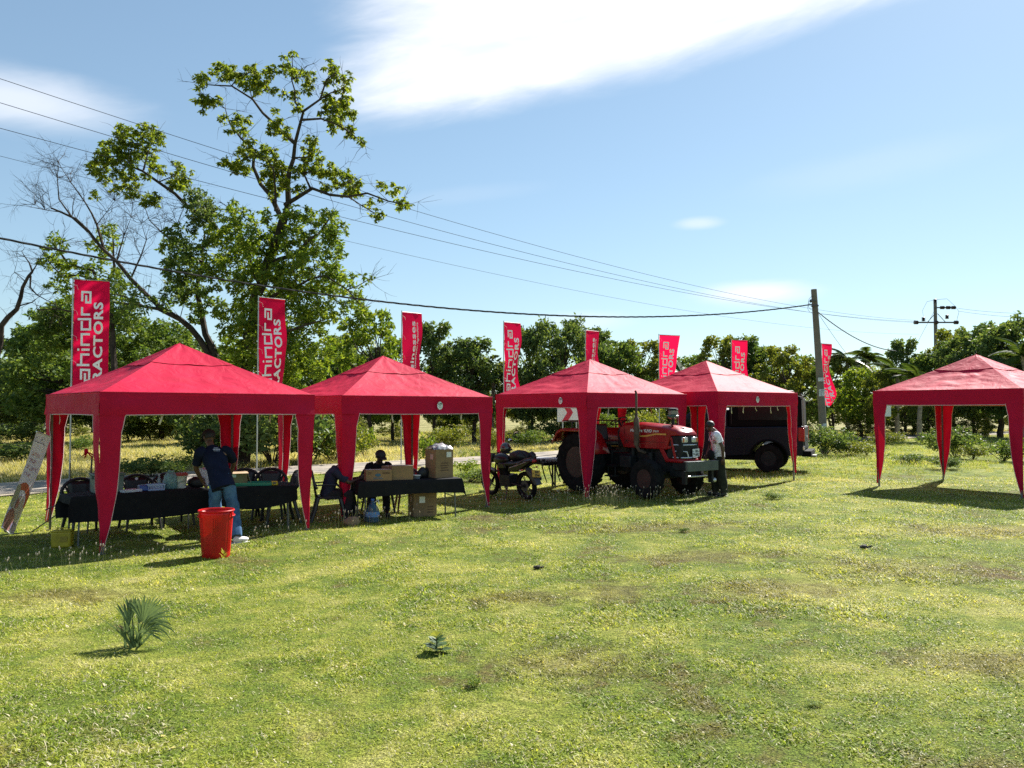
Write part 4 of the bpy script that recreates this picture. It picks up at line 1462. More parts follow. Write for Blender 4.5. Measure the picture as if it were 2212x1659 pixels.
        for side in (0, 1):
            def dr(u, v):
                z = z0 + .02 - (z0 + .02 - bot - gb) * v
                w = width(v) * u
                tw = .035 * math.sin(v * 3.1 + seed + k + side) * v + .02 * mnoise.noise(Vector((u * 3, v * 7 + sd, k + side * 5)))
                puff = .028 * math.sin(u * 3.14) * math.sin(v * 3.14)
                inw = .05 * v
                base = Vector((-HE - .010 + inw, -HE - .010 + inw, z))
                if side == 0:
                    q = base + Vector((w, -tw - puff, 0))
                else:
                    q = base + Vector((-tw - puff, w, 0))
                return rots[k] @ q
            d = MB().grid(dr, 7, 30).o('corner_drape', TENTRED, t)
            MB().tube([dr(1, i / 30) for i in range(31)], .0055, 4).o('hem', PIPING, d)
    # centre pole stub and roof poles
    MB().tube([(0, 0, pk - .75), (0, 0, pk - .04)], .016, 6).o('centre_pole', DKSTEEL, t)
    for k in range(4):
        MB().tube([rots[k] @ Vector((-HE + .08, -HE + .08, TOPZ - .07)), (0, 0, pk - .5)], .012, 5).o('rafter', DKSTEEL, t)
    # hook and loop straps dangling inside
    for i in range(straps + len(strap_at)):
        u = -.8 + 1.6 * rs.random()
        k = rs.choice([0, 1, 2, 3])
        if i >= straps:
            u, k = (strap_at[i - straps] * 2 - 1) * 1.2, 0
        mb = MB()
        l = .14 + .1 * rs.random()
        sw = rs.gauss(0, .05)
        b = Vector((u * HE * .8, -HE + .06, TOPZ - VAL + .03))
        w = Vector((.016, 0, 0))
        mb.add([rots[k] @ q for q in (b - w, b + w, b + w + Vector((sw * .5, .01, -l * .6)), b - w + Vector((sw * .5, .01, -l * .6)), b + w + Vector((sw, 0, -l)), b - w + Vector((sw, 0, -l)))], [(0, 1, 2, 3), (3, 2, 4, 5)])
        mb.o('strap', STRAP, t, solid=.003)
    return t

def badge_side(b):
    return {'crumple': 0, 'left': 3, 'front': 0}[b]

K = 1.1
def tentpos(nx, ny, a):
    a = R(a)
    return (nx * K + HE * (math.cos(a) - math.sin(a)), ny * K + HE * (math.sin(a) + math.cos(a)), a)

# the corner nearest the camera, then the turn of the tent
c = tentpos(-5.28, 10.3, 41.5)
build_tent(*c, 'nearest red tent, at the left, over the long black table', 1, None, 5, furl={3: .1})
c = tentpos(-2.81, 13.3, 36)
build_tent(*c, 'second red tent from the left, crumpled front edge with a round white badge', 2, 'crumple', 4, furl={0: .05})
c = tentpos(1.49, 15.94, 38)
build_tent(*c, 'middle red tent sheltering the tractor, badge on its left side', 3, 'left', 3, furl={1: .9})
c = tentpos(4.46, 17.4, 38)
build_tent(*c, 'fourth red tent, in front of the dark pickup, with hanging pale straps', 4, 'front', 1, furl={1: .18}, strap_at=(.17, .33, .47, .68, .77))
c = tentpos(9.79, 15.4, 36)
build_tent(*c, 'empty red tent standing apart at the right edge', 6, None, 1, furl={3: .05})


# ================================================================== banner flags
FLAGRED = None
def flag_mat():
    m = bpy.data.materials.new('flag_cloth')
    m.use_nodes = True
    T = NT(m.node_tree)
    tc = T.n('ShaderNodeTexCoord').outputs['Object']
    col = T.ramp(T.noise(tc, 2, 4), [(.3, (.74, .002, .055)), (.7, (.84, .003, .075))])
    b = T.n('ShaderNodeBump', ins={'Strength': .3, 'Distance': .02, 'Height': T.noise(tc, 3.5, 4, .6, 1.0)})
    p = T.n('ShaderNodeBsdfPrincipled', ins={'Base Color': col, 'Roughness': .6, 'Normal': b.outputs[0]})
    p.inputs['Specular IOR Level'].default_value = .15
    tr = T.n('ShaderNodeBsdfTranslucent', ins={0: (.88, .008, .07, 1)})
    T.n('ShaderNodeOutputMaterial', ins={0: T.n('ShaderNodeMixShader', ins={0: .5, 1: p.outputs[0], 2: tr.outputs[0]}).outputs[0]})
    return m
FLAGRED = flag_mat()
FLAGINK = mat('flag_ink', (.93, .90, .93), .5, var=.02)
GALV = mat('galvanised_tube', (.42, .44, .44), .4, .6, var=.1)
ROPE = mat('white_cord', (.7, .7, .68), .8)

GLY = {'m': ([[(0, 0), (0, 1), (1.45, 1), (1.45, 0)], [(.725, .88), (.725, 0)]], 1.45),
       'a': ([[(.08, 1), (.98, 1), (.98, 0), (0, 0), (0, .52), (.68, .52)]], .98),
       'h': ([[(0, 1.5), (0, 0)], [(.11, 1), (.98, 1), (.98, 0)]], .98),
       'i': ([[(0, 1), (0, 0)], [(0, 1.5), (0, 1.27)]], 0),
       'n': ([[(0, 0), (0, 1), (.98, 1), (.98, 0)]], .98),
       'd': ([[(.98, 1.5), (.98, 0), (0, 0), (0, 1), (.80, 1)]], .98),
       'r': ([[(0, 0), (0, 1), (.72, 1)]], .72)}
def glyph_word(word, sx, sy, thick, gap):
    """squared lettering -> list of (verts2d, faces), total length"""
    x = 0
    out = []
    for ch in word:
        strokes, w = GLY[ch]
        for s in strokes:
            out.append(polyline_quads([(x + a * sx, b * sy) for a, b in s], thick, .1))
        x += w * sx + gap
    return out, x - gap

def build_flag(px, Y, toppy, label, kind='name', seed=0, wfac=1.0, rot=None, lower=0.0, curl=0.0, topdrop=0.0, taper=0.0):
    x = X(px, Y)
    g = G(x, Y)
    H = P(px, toppy, Y).z - g
    dirang = math.atan2(.50, .86) if rot is None else rot
    t = thing('banner_flag', label, 'banner flag', (x, Y, g), dirang, 'red banner flags on poles along the road')
    MB().tube([(0, 0, -.1), (0, 0, H + .04)], [.022, .017], 8).o('pole', GALV, t)
    MB().tube([(0, 0, H), (1.05 * wfac, 0, H - topdrop)], .010, 6).o('crossbar', GALV, t)
    W, L = 1.03 * wfac, 3.35
    rs = random.Random(seed)
    ph = rs.random() * 6
    def S(a, s):
        """a: metres from the pole, s: metres below the top"""
        u = a / W; v = s / L
        amp = .05 + .10 * v + curl * v
        y = amp * math.sin(v * 7.5 + ph + u * 2.4) * (.2 + .8 * u) + .03 * math.sin(v * 19 + u * 5 + ph) * (.3 + .7 * v)
        aa = a * (1 - taper * v) - curl * .35 * u * v * v
        z = H - .02 - s - topdrop * u + .10 * u * v * math.sin(ph + 3 * v) 
        return Vector((.03 + aa, y, z))
    f = MB().grid(lambda u, v: S(u * W, v * L), 12, 48).o('flag_cloth', FLAGRED, t)
    MB().tube([S(W * i / 12, 0) for i in range(13)], .008, 4).o('top_hem', FLAGRED, f)
    def onflag(a, s):
        q = S(a, s)
        du = (S(a + .01, s) - S(a - .01, s)); dv = (S(a, s + .01) - S(a, s - .01))
        n = du.cross(dv).normalized()
        if n.y > 0: n = -n
        return q + n * .012
    ink = MB()
    kx = wfac
    if kind == 'name':
        quads, ln = glyph_word('mahindra', .30, .235, .062, .135)
        s_end = .34          # reading upwards, the word ends here below the top
        for vs, fs in quads:
            ink.add([onflag((.47 - v[1]) * kx, s_end + ln - v[0]) for v in vs], fs)
        vs, fs = text_geo('TRACTORS', .36, .012, 0, 1.13)
        xs = [v[0] for v in vs]
        k = 2.55 / (max(xs) - min(xs))
        ink.add([onflag((.83 - v[1]) * kx, .62 + 2.55 - (v[0] - min(xs)) * k) for v in vs], fs)
    else:
        vs, fs = text_geo('Businesses', .30, .006, 0, 1.05)
        xs = [v[0] for v in vs]; k = 2.35 / (max(xs) - min(xs))
        ink.add([onflag((.66 - v[1]) * kx, .30 + 2.35 - (v[0] - min(xs)) * k) for v in vs], fs)
        vs, fs = text_geo('Next Generation Agriculture', .13, .001, 0, 1.0)
        xs = [v[0] for v in vs]; k = 2.1 / (max(xs) - min(xs))
        ink.add([onflag((.80 - v[1]) * kx, .34 + 2.1 - (v[0] - min(xs)) * k) for v in vs], fs)
    ink.o('lettering', FLAGINK, f, smooth=False)
    for k in range(5):
        z = H - .15 - k * .72
        mb = MB()
        mb.lathe([(.026, -.012), (.030, 0), (.026, .012)], 8, (0, 0, z))
        mb.tube([(.02, -.02, z), (.10, -.06, z - .05), (.13, -.05, z - .16)], .004, 3)
        mb.o('tie', ROPE, t)
    return t

build_flag(153, 22.5, 602, 'leftmost red banner flag, above the first tent', 'name', 1, .87)
build_flag(556, 24.6, 641, 'second red banner flag from the left, right of the first tent peak', 'name', 2, .87, rot=R(46))
build_flag(867, 29.4, 673, 'third banner flag, reading Businesses, behind the second tent', 'biz', 3, .87, rot=R(46))
build_flag(1088, 33.0, 695, 'fourth banner flag, between the second and middle tents', 'name', 8, .87, rot=R(42), curl=.12)
build_flag(1265, 36.3, 713, 'fifth banner flag, behind the peak of the middle tent', 'biz', 5, .87, rot=R(42), curl=.05)
build_flag(1424, 38.6, 723, 'sixth banner flag, narrowing downwards, between the middle and fourth tents', 'name', 6, 1.0, rot=.10, topdrop=.03, taper=.55)
build_flag(1581, 41.2, 734, 'seventh banner flag, leaning right, behind the fourth tent', 'name', 9, .9, rot=.35, taper=-.12, curl=.0)
build_flag(1776, 43.8, 742, 'eighth banner flag, curled at the bottom, beside the near power pole', 'name', 12, .75, curl=.25, rot=.5)

# ================================================================== power poles and cables
CONC = mat('weathered_concrete', (.15, .13, .11), .95, var=.25, vscale=2.2, bump=.6, bscale=25, col2=(.12, .105, .09))
BLACKP = mat('black_rubber', (.018, .018, .02), .6, var=.1)
CERAM = mat('brown_insulator', (.06, .035, .03), .25, var=.1)
WIREM = mat('weathered_wire', (.03, .03, .035), .9, 0.0, spec=.05)
PAPER = mat('pasted_paper', (.55, .58, .60), .8, var=.15, vscale=14, col2=(.18, .22, .30))

def build_poles():
    Y = 34.0
    b = Vector((X(1781, Y), Y, 0)); b.z = G(b.x, b.y)
    top = P(1758, 625, Y)
    t = thing('power_pole', 'near concrete power pole leaning left, shrubs round its foot', 'power pole', b)
    d = top - b
    MB().tube([Vector((0, 0, -.2)), d * .5, d], [.165, .145, .118], 14).o('pole', CONC, t)
    bo = MB().tube([d * .925 + Vector((0, -.14, 0)), d * .925 + Vector((-.22, -.2, .02))], .018, 6)
    bo.sphere(d * .925 + Vector((-.24, -.2, .0)), .05, .05, .07)
    bo.o('bracket', DKSTEEL, t)
    MB().lathe([(.15, -.03), (.155, 0), (.15, .03)], 14, d * .9).o('clamp_band', DKSTEEL, t)
    for h, w, hh in ((.37, .24, .30), (.45, .17, .16), (.17, .16, .2)):
        q = d * h
        mb = MB()
        mb.grid(lambda u, v: q + Vector((math.sin((u - .5) * 1.7) * .160, -math.cos((u - .5) * 1.7) * .160, hh * (v - .5))), 8, 3)
        mb.o('poster', PAPER, t)
    # service wire and drop loop at the top
    lp = MB()
    for k in range(3):
        lp.tube([d * .93 + Vector((-.05 - .25 * math.sin(a), -.1 + k * .05, -.05 - .12 * k + .25 * math.cos(a))) for a in [i * .5 for i in range(9)]], .007, 4)
    lp.o('wire_loop', BLACKP, t)
    att = b + d * .905

    Y2 = 68.0
    b2 = Vector((X(2024, Y2), Y2, 0)); b2.z = G(b2.x, b2.y)
    H = P(2022, 655, Y2).z - b2.z
    t2 = thing('crossarm_pole', 'far power pole with crossarm and insulators, left of the last tent peak', 'power pole', b2)
    MB().tube([(0, 0, -.2), (0, 0, H)], [.19, .13], 12).o('pole', CONC, t2)
    arm = P(2022, 697, Y2).z - b2.z
    MB().box((0, -.16, arm), (3.3, .10, .12)).o('crossarm', DKSTEEL, t2)
    up = MB().box((.55, -.16, P(2022, 665, Y2).z - b2.z), (1.5, .09, .10)).o('upper_arm', DKSTEEL, t2)
    for s in (-1, 1):
        MB().tube([(s * .1, -.16, arm + .75), (s * .75, -.16, arm + .04)], .03, 5).o('brace', DKSTEEL, t2)
    def insul(x, y, z, ax, n, r):
        mb = MB()
        prof = []
        for i in range(n):
            prof += [(r * .45, i * .09), (r, i * .09 + .02), (r * .9, i * .09 + .05)]
        prof.append((r * .3, n * .09))
        mb.lathe(prof, 10, (x, y, z), ax)
        mb.o('insulator', CERAM, t2)
    insul(-1.9, -.16, arm, (1, 0, 0), 4, .17)
    insul(1.5, -.16, arm, (1, 0, 0), 4, .17)
    insul(-.2, -.16, arm, (1, 0, 0), 4, .15)
    insul(-1.1, -.16, arm + .1, (0, 0, 1), 4, .17)
    insul(.9, -.16, arm + .3, (0, 0, 1), 4, .17)
    insul(0, 0, H, (0, 0, 1), 4, .17)
    zz = P(2022, 665, Y2).z - b2.z
    insul(.35, -.16, zz, (1, 0, 0), 4, .15); insul(.85, -.16, zz, (1, 0, 0), 4, .15); insul(1.3, -.16, zz, (1, 0, 0), 4, .15)
    for pts in ([(0, 0, H + .3), (-.8, -.2, H + .1), (-1.2, -.2, arm + 1.0), (-1.1, -.16, arm + .5)], [(0, 0, H + .3), (.9, -.2, H + .35), (1.6, -.2, zz + .1)], [(1.7, -.16, zz), (1.9, -.2, arm + .9), (1.7, -.16, arm + .1)]):
        MB().tube(pts, .012, 4).o('jumper', WIREM, t2)
    MB().box((0, -.2, P(2022, 747, Y2).z - b2.z), (.34, .03, .5)).o('number_plate', PAPER, t2)

    def cable(a, e, sag, r, label, cat='cable', name='power_line', twist=False, n=48, group=None, rm=WIREM, t0=0.0):
        a, e = Vector(a), Vector(e)
        mb = MB()
        if twist:
            for k in range(3):
                pts = []
                N = n * 8
                for i in range(N + 1):
                    tt = t0 + (1 - t0) * i / N
                    q = a + (e - a) * tt; q.z -= 4 * sag * tt * (1 - tt)
                    an = tt * (e - a).length * 2 * math.pi / 1.25 + k * 2.094
                    q = q + Vector((0, math.cos(an), math.sin(an))) * r * .75
                    pts.append(q)
                mb.tube(pts, r * .72, 5)
        else:
            pts = []
            for i in range(n + 1):
                tt = t0 + (1 - t0) * i / n
                q = a + (e - a) * tt; q.z -= 4 * sag * tt * (1 - tt)
                pts.append(q)
            mb.tube(pts, r, 5)
        o = mb.o(name, rm)
        return tag(o, label, cat, group)
    gp = 'bare power lines crossing the sky'
    a = P(0, 170, 22); e = P(1978, 692, 68)
    # start well outside the frame
    def ext(a, e, k): return Vector(a) + (Vector(a) - Vector(e)) * k
    cable(a, e, 1.35, .009, 'topmost bare wire running from upper left to the crossarm pole', group=gp, t0=-.3)
    cable(P(0, 222, 22), P(1985, 697, 67.9), 1.30, .009, 'second bare wire from the top, slanting down to the crossarm pole', group=gp, t0=-.3)
    cable(P(0, 277, 22), P(2060, 697, 67.9), 1.35, .009, 'third bare wire from the top, slanting down to the crossarm pole', group=gp, t0=-.3)
    cable(P(0, 337, 22), P(1985, 722, 67.9), 1.2, .006, 'lowest and faintest bare wire above the thick cable', group=gp, t0=-.3)
    cable(P(-260, 458, 17.2), att + Vector((-.2, -.15, 0)), 1.25, .020, 'thick black twisted cable sagging across the trees to the near pole', name='twisted_cable', twist=True, rm=BLACKP, t0=-.3)
    cable(att + Vector((.1, -.15, -.35)), P(1935, 758, 44), .35, .018, 'twisted black service cable running right from the near pole', name='twisted_cable', twist=True, n=20, rm=BLACKP)
    cable(P(1935, 758, 44), P(2290, 792, 40), .15, .015, 'pale service cable passing behind the last tent peak', name='service_cable', n=20)
    cable(att + Vector((.1, 0, -.3)), P(1850, 790, 46), .1, .008, 'thin stay wire dropping right from the near pole', name='stay_wire', n=10)
    cable(P(2070, 666, 67.8), P(2300, 676, 60), .2, .010, 'upper wire leaving the crossarm pole to the right', group='wires right of the crossarm pole')
    cable(P(2070, 672, 67.8), P(2300, 686, 60), .2, .010, 'lower wire leaving the crossarm pole to the right', group='wires right of the crossarm pole')
    cable(P(2018, 672, 67.8), P(1963, 775, 60), .0, .012, 'stay wire slanting down left from the crossarm pole', name='stay_wire', n=6)
build_poles()

# ================================================================== things across the road
def build_far():
    # chevron sign
    Y = 41.0
    x = X(1226, Y)
    t = thing('chevron_sign', 'white road sign board with red chevron pointing right, behind the tractor', 'road sign', (x + .35, Y, G(x, Y)), 0)
    wb = mat('sign_white', (.74, .74, .72), .5, var=.03)
    rb = mat('sign_red', (.55, .02, .05), .5, var=.05)
    z0 = P(1226, 911, Y).z - t.location.z; z1 = z0 + 1.05
    MB().box((0, 0, (z0 + z1) / 2), (1.75, .03, z1 - z0)).o('board', wb, t)
    zc = P(1226, 891, Y).z - t.location.z
    for dx in (-.40, .42):
        c = MB()
        poly = [(-.25, -.46), (.05, -.46), (.33, 0), (.05, .46), (-.25, .46), (.03, 0)]
        c.prism([(dx + a, zc + b) for a, b in poly], -.024, -.018)
        c.o('chevron', rb, t, smooth=False)
    for dx in (-.6, .1, .6):
        MB().tube([(dx, .05, -.1), (dx, .05, z1)], .035, 8).o('post', GALV, t)
    # cream dip box sign under the last tent
    Y = 45.0
    x = X(3552/1.736-130, Y)
    x = X(1913, Y)
    t = thing('roadside_box', 'small white box on a striped post seen past the left leg of the last tent', 'marker post', (x, Y, G(x, Y)))
    zb = P(1913, 888, Y).z - t.location.z
    MB().box((0, 0, zb), (.50, .25, .62)).o('box', wb, t, bevel=.02)
    MB().tube([(-.12, 0, -.1), (-.12, 0, zb - .3)], .05, 8).o('post', wb, t)
    for k in range(3):
        MB().lathe([(.053, 0), (.053, .16)], 8, (-.12, 0, .25 + k * .38)).o('post_band', BLACKP, t)
    # thin bare trunk behind the first table and a second slim stem
    for px, Y, h, r, lab in ((247, 27.5, 5.5, .10, 'thin dark trunked tree seen through the first tent opening by its left leg'),
                             (412, 45, 3.2, .10, 'pale slim trunked tree in the shade behind the first tent')):
        x = X(px, Y)
        t = thing('slim_tree', lab, 'tree', (x, Y, G(x, Y)))
        MB().tube([(.03, 0, -.1), (0, 0, h * .4), (-.08, 0, h * .8), (-.2, .1, h)], [r * 1.2, r, r * .9, r * .6], 8).o('trunk', BARK_PALE if Y > 40 else BARK, t)
        rs = np.random.RandomState(int(px))
        pts = blob_points((-.2, .1, h + .2), (1.3, 1.3, .9), 1500, rs)
        V, Fc = leaf_arrays(pts, .15, rs, .3)
        link('crown', np_mesh('crown', V, Fc, LEAF_MID), t)
    # distant house with red roof
    Y = 74.0
    x = X(72, Y)
    t = thing('small_house', 'low grey walled house with a rusty red roof far away at the left', 'house', (x, Y, G(x, Y)), .05)
    wall = mat('grey_block_wall', (.26, .24, .22), .9, var=.15)
    roof = mat('rusty_roof', (.42, .14, .08), .8, var=.25)
    zt = 1.0
    MB().box((0, 0, .75), (4.2, 4, 1.8)).o('wall', wall, t)
    MB().prism([(-2.1, 1.65), (2.6, 1.65), (2.5, 2.1), (-1.5, 2.15)], -2.4, 2.2).o('roof', roof, t)
    for k in range(4):
        MB().box((-1.0 + k * .38, -2.55, .9), (.07, .07, 1.6)).o('verandah_post', wb, t)
    MB().box((-3.8, -.5, .5), (3.4, .25, 1.3)).o('boundary_wall', wall, t)
    for k in range(5):
        MB().box((-5.0 + k * .35, -.8, .95), (.09, .09, 1.2), rz=0, ry=.5 if k == 4 else 0).o('timber_prop', wb, t)
    # heap of cut wood
    Y = 50.0
    x = X(1122, Y)
    wood = mat('cut_wood', (.22, .15, .10), .9, var=.3)
    t = thing('log_heap', 'heap of cut logs and branches under the trees, above the motorcycle', 'log heap', (x, Y, G(x, Y)))
    rs = random.Random(4)
    for k in range(16):
        a = rs.gauss(0, .5); cx = rs.gauss(0, .9); z = .12 + .5 * max(0, 1 - abs(cx) / 1.6) * rs.random()
        d = Vector((math.cos(a), math.sin(a), rs.gauss(0, .1))) * (.4 + .3 * rs.random())
        c = Vector((cx, rs.gauss(0, .4), z))
        MB().cyl(c - d, c + d, .07 + .05 * rs.random(), None, 7).o('log', wood, t)
build_far()
# ================================================================== furniture
BLKPLASTIC = mat('black_chair_plastic', (.016, .016, .018), .38, var=.1)
MAROON = mat('maroon_chair_plastic', (.10, .012, .025), .38, var=.1)
BLKCLOTH = mat('black_table_cloth', (.010, .010, .012), .85, var=.1, bump=.2, bscale=8, sheen=.0, spec=.2)
TABLEM = mat('table_top_grey', (.10, .10, .10), .6)

def make_chair(m, name='plastic_chair'):
    """moulded garden armchair, front towards +y"""
    t = thing(name, 'x', 'chair')
    sx, sy, sz = .44, .42, .43
    s = MB()
    s.grid(lambda u, v: ((u - .5) * sx * (.88 + .12 * v), (v - .5) * sy, sz - .018 * math.sin(u * math.pi) * math.sin(v * math.pi) - .03 * max(0, v - .88) / .12), 8, 8)
    s.o('seat', m, t, solid=.014)
    MB().tube([(-.21, .20, sz - .03), (0, .225, sz - .045), (.21, .20, sz - .03)], .016, 6).tube([(-.19, -.21, sz - .02), (-.215, 0, sz - .02), (-.21, .20, sz - .03)], .014, 6).tube([(.19, -.21, sz - .02), (.215, 0, sz - .02), (.21, .20, sz - .03)], .014, 6).o('seat_rim', m, t)
    for x, y in ((-1, 1), (1, 1), (-1, -1), (1, -1)):
        MB().tube([(x * .195, y * .18, sz - .01), (x * .225, y * .225, .22), (x * .25, y * (.25 if y > 0 else .29), 0)], [.034, .029, .024], 6, flat=.75).o('leg', m, t)
    # arched back rim
    def arch(a):
        return Vector((.265 * math.cos(a), -.235 - .05 * math.sin(a), .62 + .235 * math.sin(a)))
    pts = [arch(math.pi * i / 14) for i in range(15)]
    MB().tube([(.25, -.20, .58)] + pts + [(-.25, -.20, .58)], .028, 7, flat=.8).o('back_rim', m, t)
    b = MB()
    b.grid(lambda u, v: ((u - .5) * (.24 + .14 * v), -.215 - .055 * v, sz - .01 + (.405) * v + .0 * u), 4, 6)
    b.o('back_panel', m, t, solid=.011)
    for sgn in (-1, 1):
        MB().tube([(sgn * .11, -.215, sz), (sgn * .15, -.245, .62), (sgn * .215, -.262, .775)], [.020, .018, .015], 5).tube([(sgn * .17, -.205, sz), (sgn * .205, -.235, .60), (sgn * .252, -.245, .69)], [.015, .012, .010], 5).o('back_slat', m, t)
        MB().tube([(sgn * .265, -.23, .635), (sgn * .285, -.05, .645), (sgn * .275, .12, .635), (sgn * .245, .19, .56), (sgn * .225, .21, sz - .02)], [.022, .024, .024, .021, .022], 6, flat=.6).o('armrest', m, t)
    return t

chairs = [
    (188, 13.25, 225, 'black plastic chair at the left end of the long table, behind the cooler box'),
    (306, 13.9, 218, 'black plastic chair behind the middle of the long table, round sticker on its arched back'),
    (377, 14.4, 224, 'black plastic chair behind the white bucket on the long table'),
    (534, 15.0, 205, 'black plastic chair behind the open carton, right of the man in the blue shirt'),
    (583, 15.1, 190, 'black plastic chair with its back showing beyond the green tray'),
    (606, 14.6, 118, 'black plastic chair turned sideways at the right end of the green tray table'),
]
proto = make_chair(BLKPLASTIC)
for i, (px, Y, a, lab) in enumerate(chairs):
    x = X(px, Y)
    if i == 0:
        proto.location = (x, Y, G(x, Y)); proto.rotation_euler = (0, 0, R(a)); proto['label'] = lab; proto['group'] = 'black plastic chairs under the tents'
        ch = proto
        proto.scale = (1.1, 1.1, 1.06)
    else:
        ch = dup(proto, (x, Y, G(x, Y)), R(a), lab)
    if i in (1,):
        MB().lathe([(.022, 0), (.022, .004)], 10, (0, -.262, .80), (0, 1, .1)).o('sticker', STICKER, ch)
for px, Y, a, lab in ((818, 15.95, 200, 'black plastic chair carrying the seated man in the cap'),
                      (712, 14.85, 285, 'black plastic chair carrying the bent over person behind the tent leg')):
    x = X(px, Y)
    dup(proto, (x, Y, G(x, Y)), R(a), lab)
mc = make_chair(MAROON)
x = X(884, 16.15)
mc.location = (x, 16.15, G(x, 16.15)); mc.rotation_euler = (0, 0, R(195))
mc['label'] = 'empty maroon plastic chair behind the cartons on the second table'
MB().lathe([(.022, 0), (.022, .004)], 10, (0, -.262, .80), (0, 1, .1)).o('sticker', STICKER, mc)

def make_table(cx, cy, ang, L, W, H, label, clabel, drop, seed, side_drop=.2, legs=True, swag=0.0):
    g = G(cx, cy)
    t = thing('folding_table', label, 'table', (cx, cy, g), ang)
    MB().box((0, 0, H - .02), (L, W, .035)).o('tabletop', TABLEM, t, bevel=.005)
    for sx in (-1, 1):
        for sy in (-1, 1):
            MB().tube([(sx * (L / 2 - .12), sy * (W / 2 - .05), H - .03), (sx * (L / 2 - .10), sy * (W / 2 - .03), -.05)], .015, 7).o('leg', STEEL, t)
        MB().tube([(sx * (L / 2 - .11), -W / 2 + .05, .38), (sx * (L / 2 - .11), W / 2 - .05, .38)], .010, 5).o('leg_brace', STEEL, t)
    # the cloth: a sheet laid over, hanging over all edges with folds
    hx, hy = L / 2 + .008, W / 2 + .008
    ex, ey = side_drop, drop
    N, M = 64, 40
    sd = seed * 7.7
    def cl(u, v):
        a = (u * 2 - 1) * (hx + ex)
        b = (v * 2 - 1) * (hy + ey)
        ox = max(0, abs(a) - hx); oy = max(0, abs(b) - hy)
        x = max(-hx, min(hx, a)); y = max(-hy, min(hy, b))
        sgx = 1 if a > 0 else -1; sgy = 1 if b > 0 else -1
        fold = .018 * math.sin(a * 11 + sd) + .015 * mnoise.noise(Vector((a * 5, b * 5, sd)))
        z = H + .004
        if oy > 0 or ox > 0:
            d = math.hypot(ox, oy) if (ox > 0 and oy > 0) else max(ox, oy)
            k = min(1, d / .04)
            if oy > 0:
                y += sgy * (.012 * k + (fold * .6 + .012) * min(1, oy / .25))
            if ox > 0:
                x += sgx * (.012 * k + (.018 * math.sin(b * 12 + sd) + .015) * min(1, ox / .25))
            if ox > 0 and oy > 0:
                # corner hangs as a gathered point
                x += sgx * .25 * min(ox, oy); y += sgy * .25 * min(ox, oy)
            dd = d * (1 + swag * math.sin(math.pi * u) * (oy > 0)) + .02 * math.sin(a * 2.3 + sd) * min(1, d / .2)
            z -= dd
        return (x, y, z)
    c = MB().grid(cl, N, M).o('tablecloth', BLKCLOTH)
    c.location = (cx, cy, g)
    c.rotation_euler = (0, 0, ang)
    tag(c, clabel, 'tablecloth')
    return g + H + .006

T1A = R(41.5)
T1 = (-6.04, 13.0)
Z1 = make_table(*T1, T1A, 2.05, .66, .74, 'long folding table under the first tent', 'plain black cloth hanging over the long table under the first tent', .40, 1, .13)
TBA = R(17)
TB = (X(558, 13.75), 13.75)
ZB = make_table(*TB, TBA, 1.22, .64, .74, 'small folding table with the green tray, right of the man in the blue shirt', 'black cloth sagging in a curve on the green tray table', .25, 2, .06, swag=.45)
T2A = R(25)
T2 = (-1.98, 15.18)
Z2 = make_table(*T2, T2A, 1.95, .62, .72, 'folding table under the second tent, loaded with cartons', 'black cloth with one drooping corner on the carton table', .27, 3, .22)

def on_table(T, ang, Z, px, dy=0.0):
    """point on a table top seen at px, dy metres towards the back of its middle line"""
    best = None
    for i in range(-60, 61):
        s = i / 40
        x = T[0] + math.cos(ang) * s - math.sin(ang) * dy
        y = T[1] + math.sin(ang) * s + math.cos(ang) * dy
        e = abs(1106 + F * x / (y * math.cos(PITCH)) - px)
        if best is None or e < best[0]:
            best = (e, x, y)
    return Vector((best[1], best[2], Z))

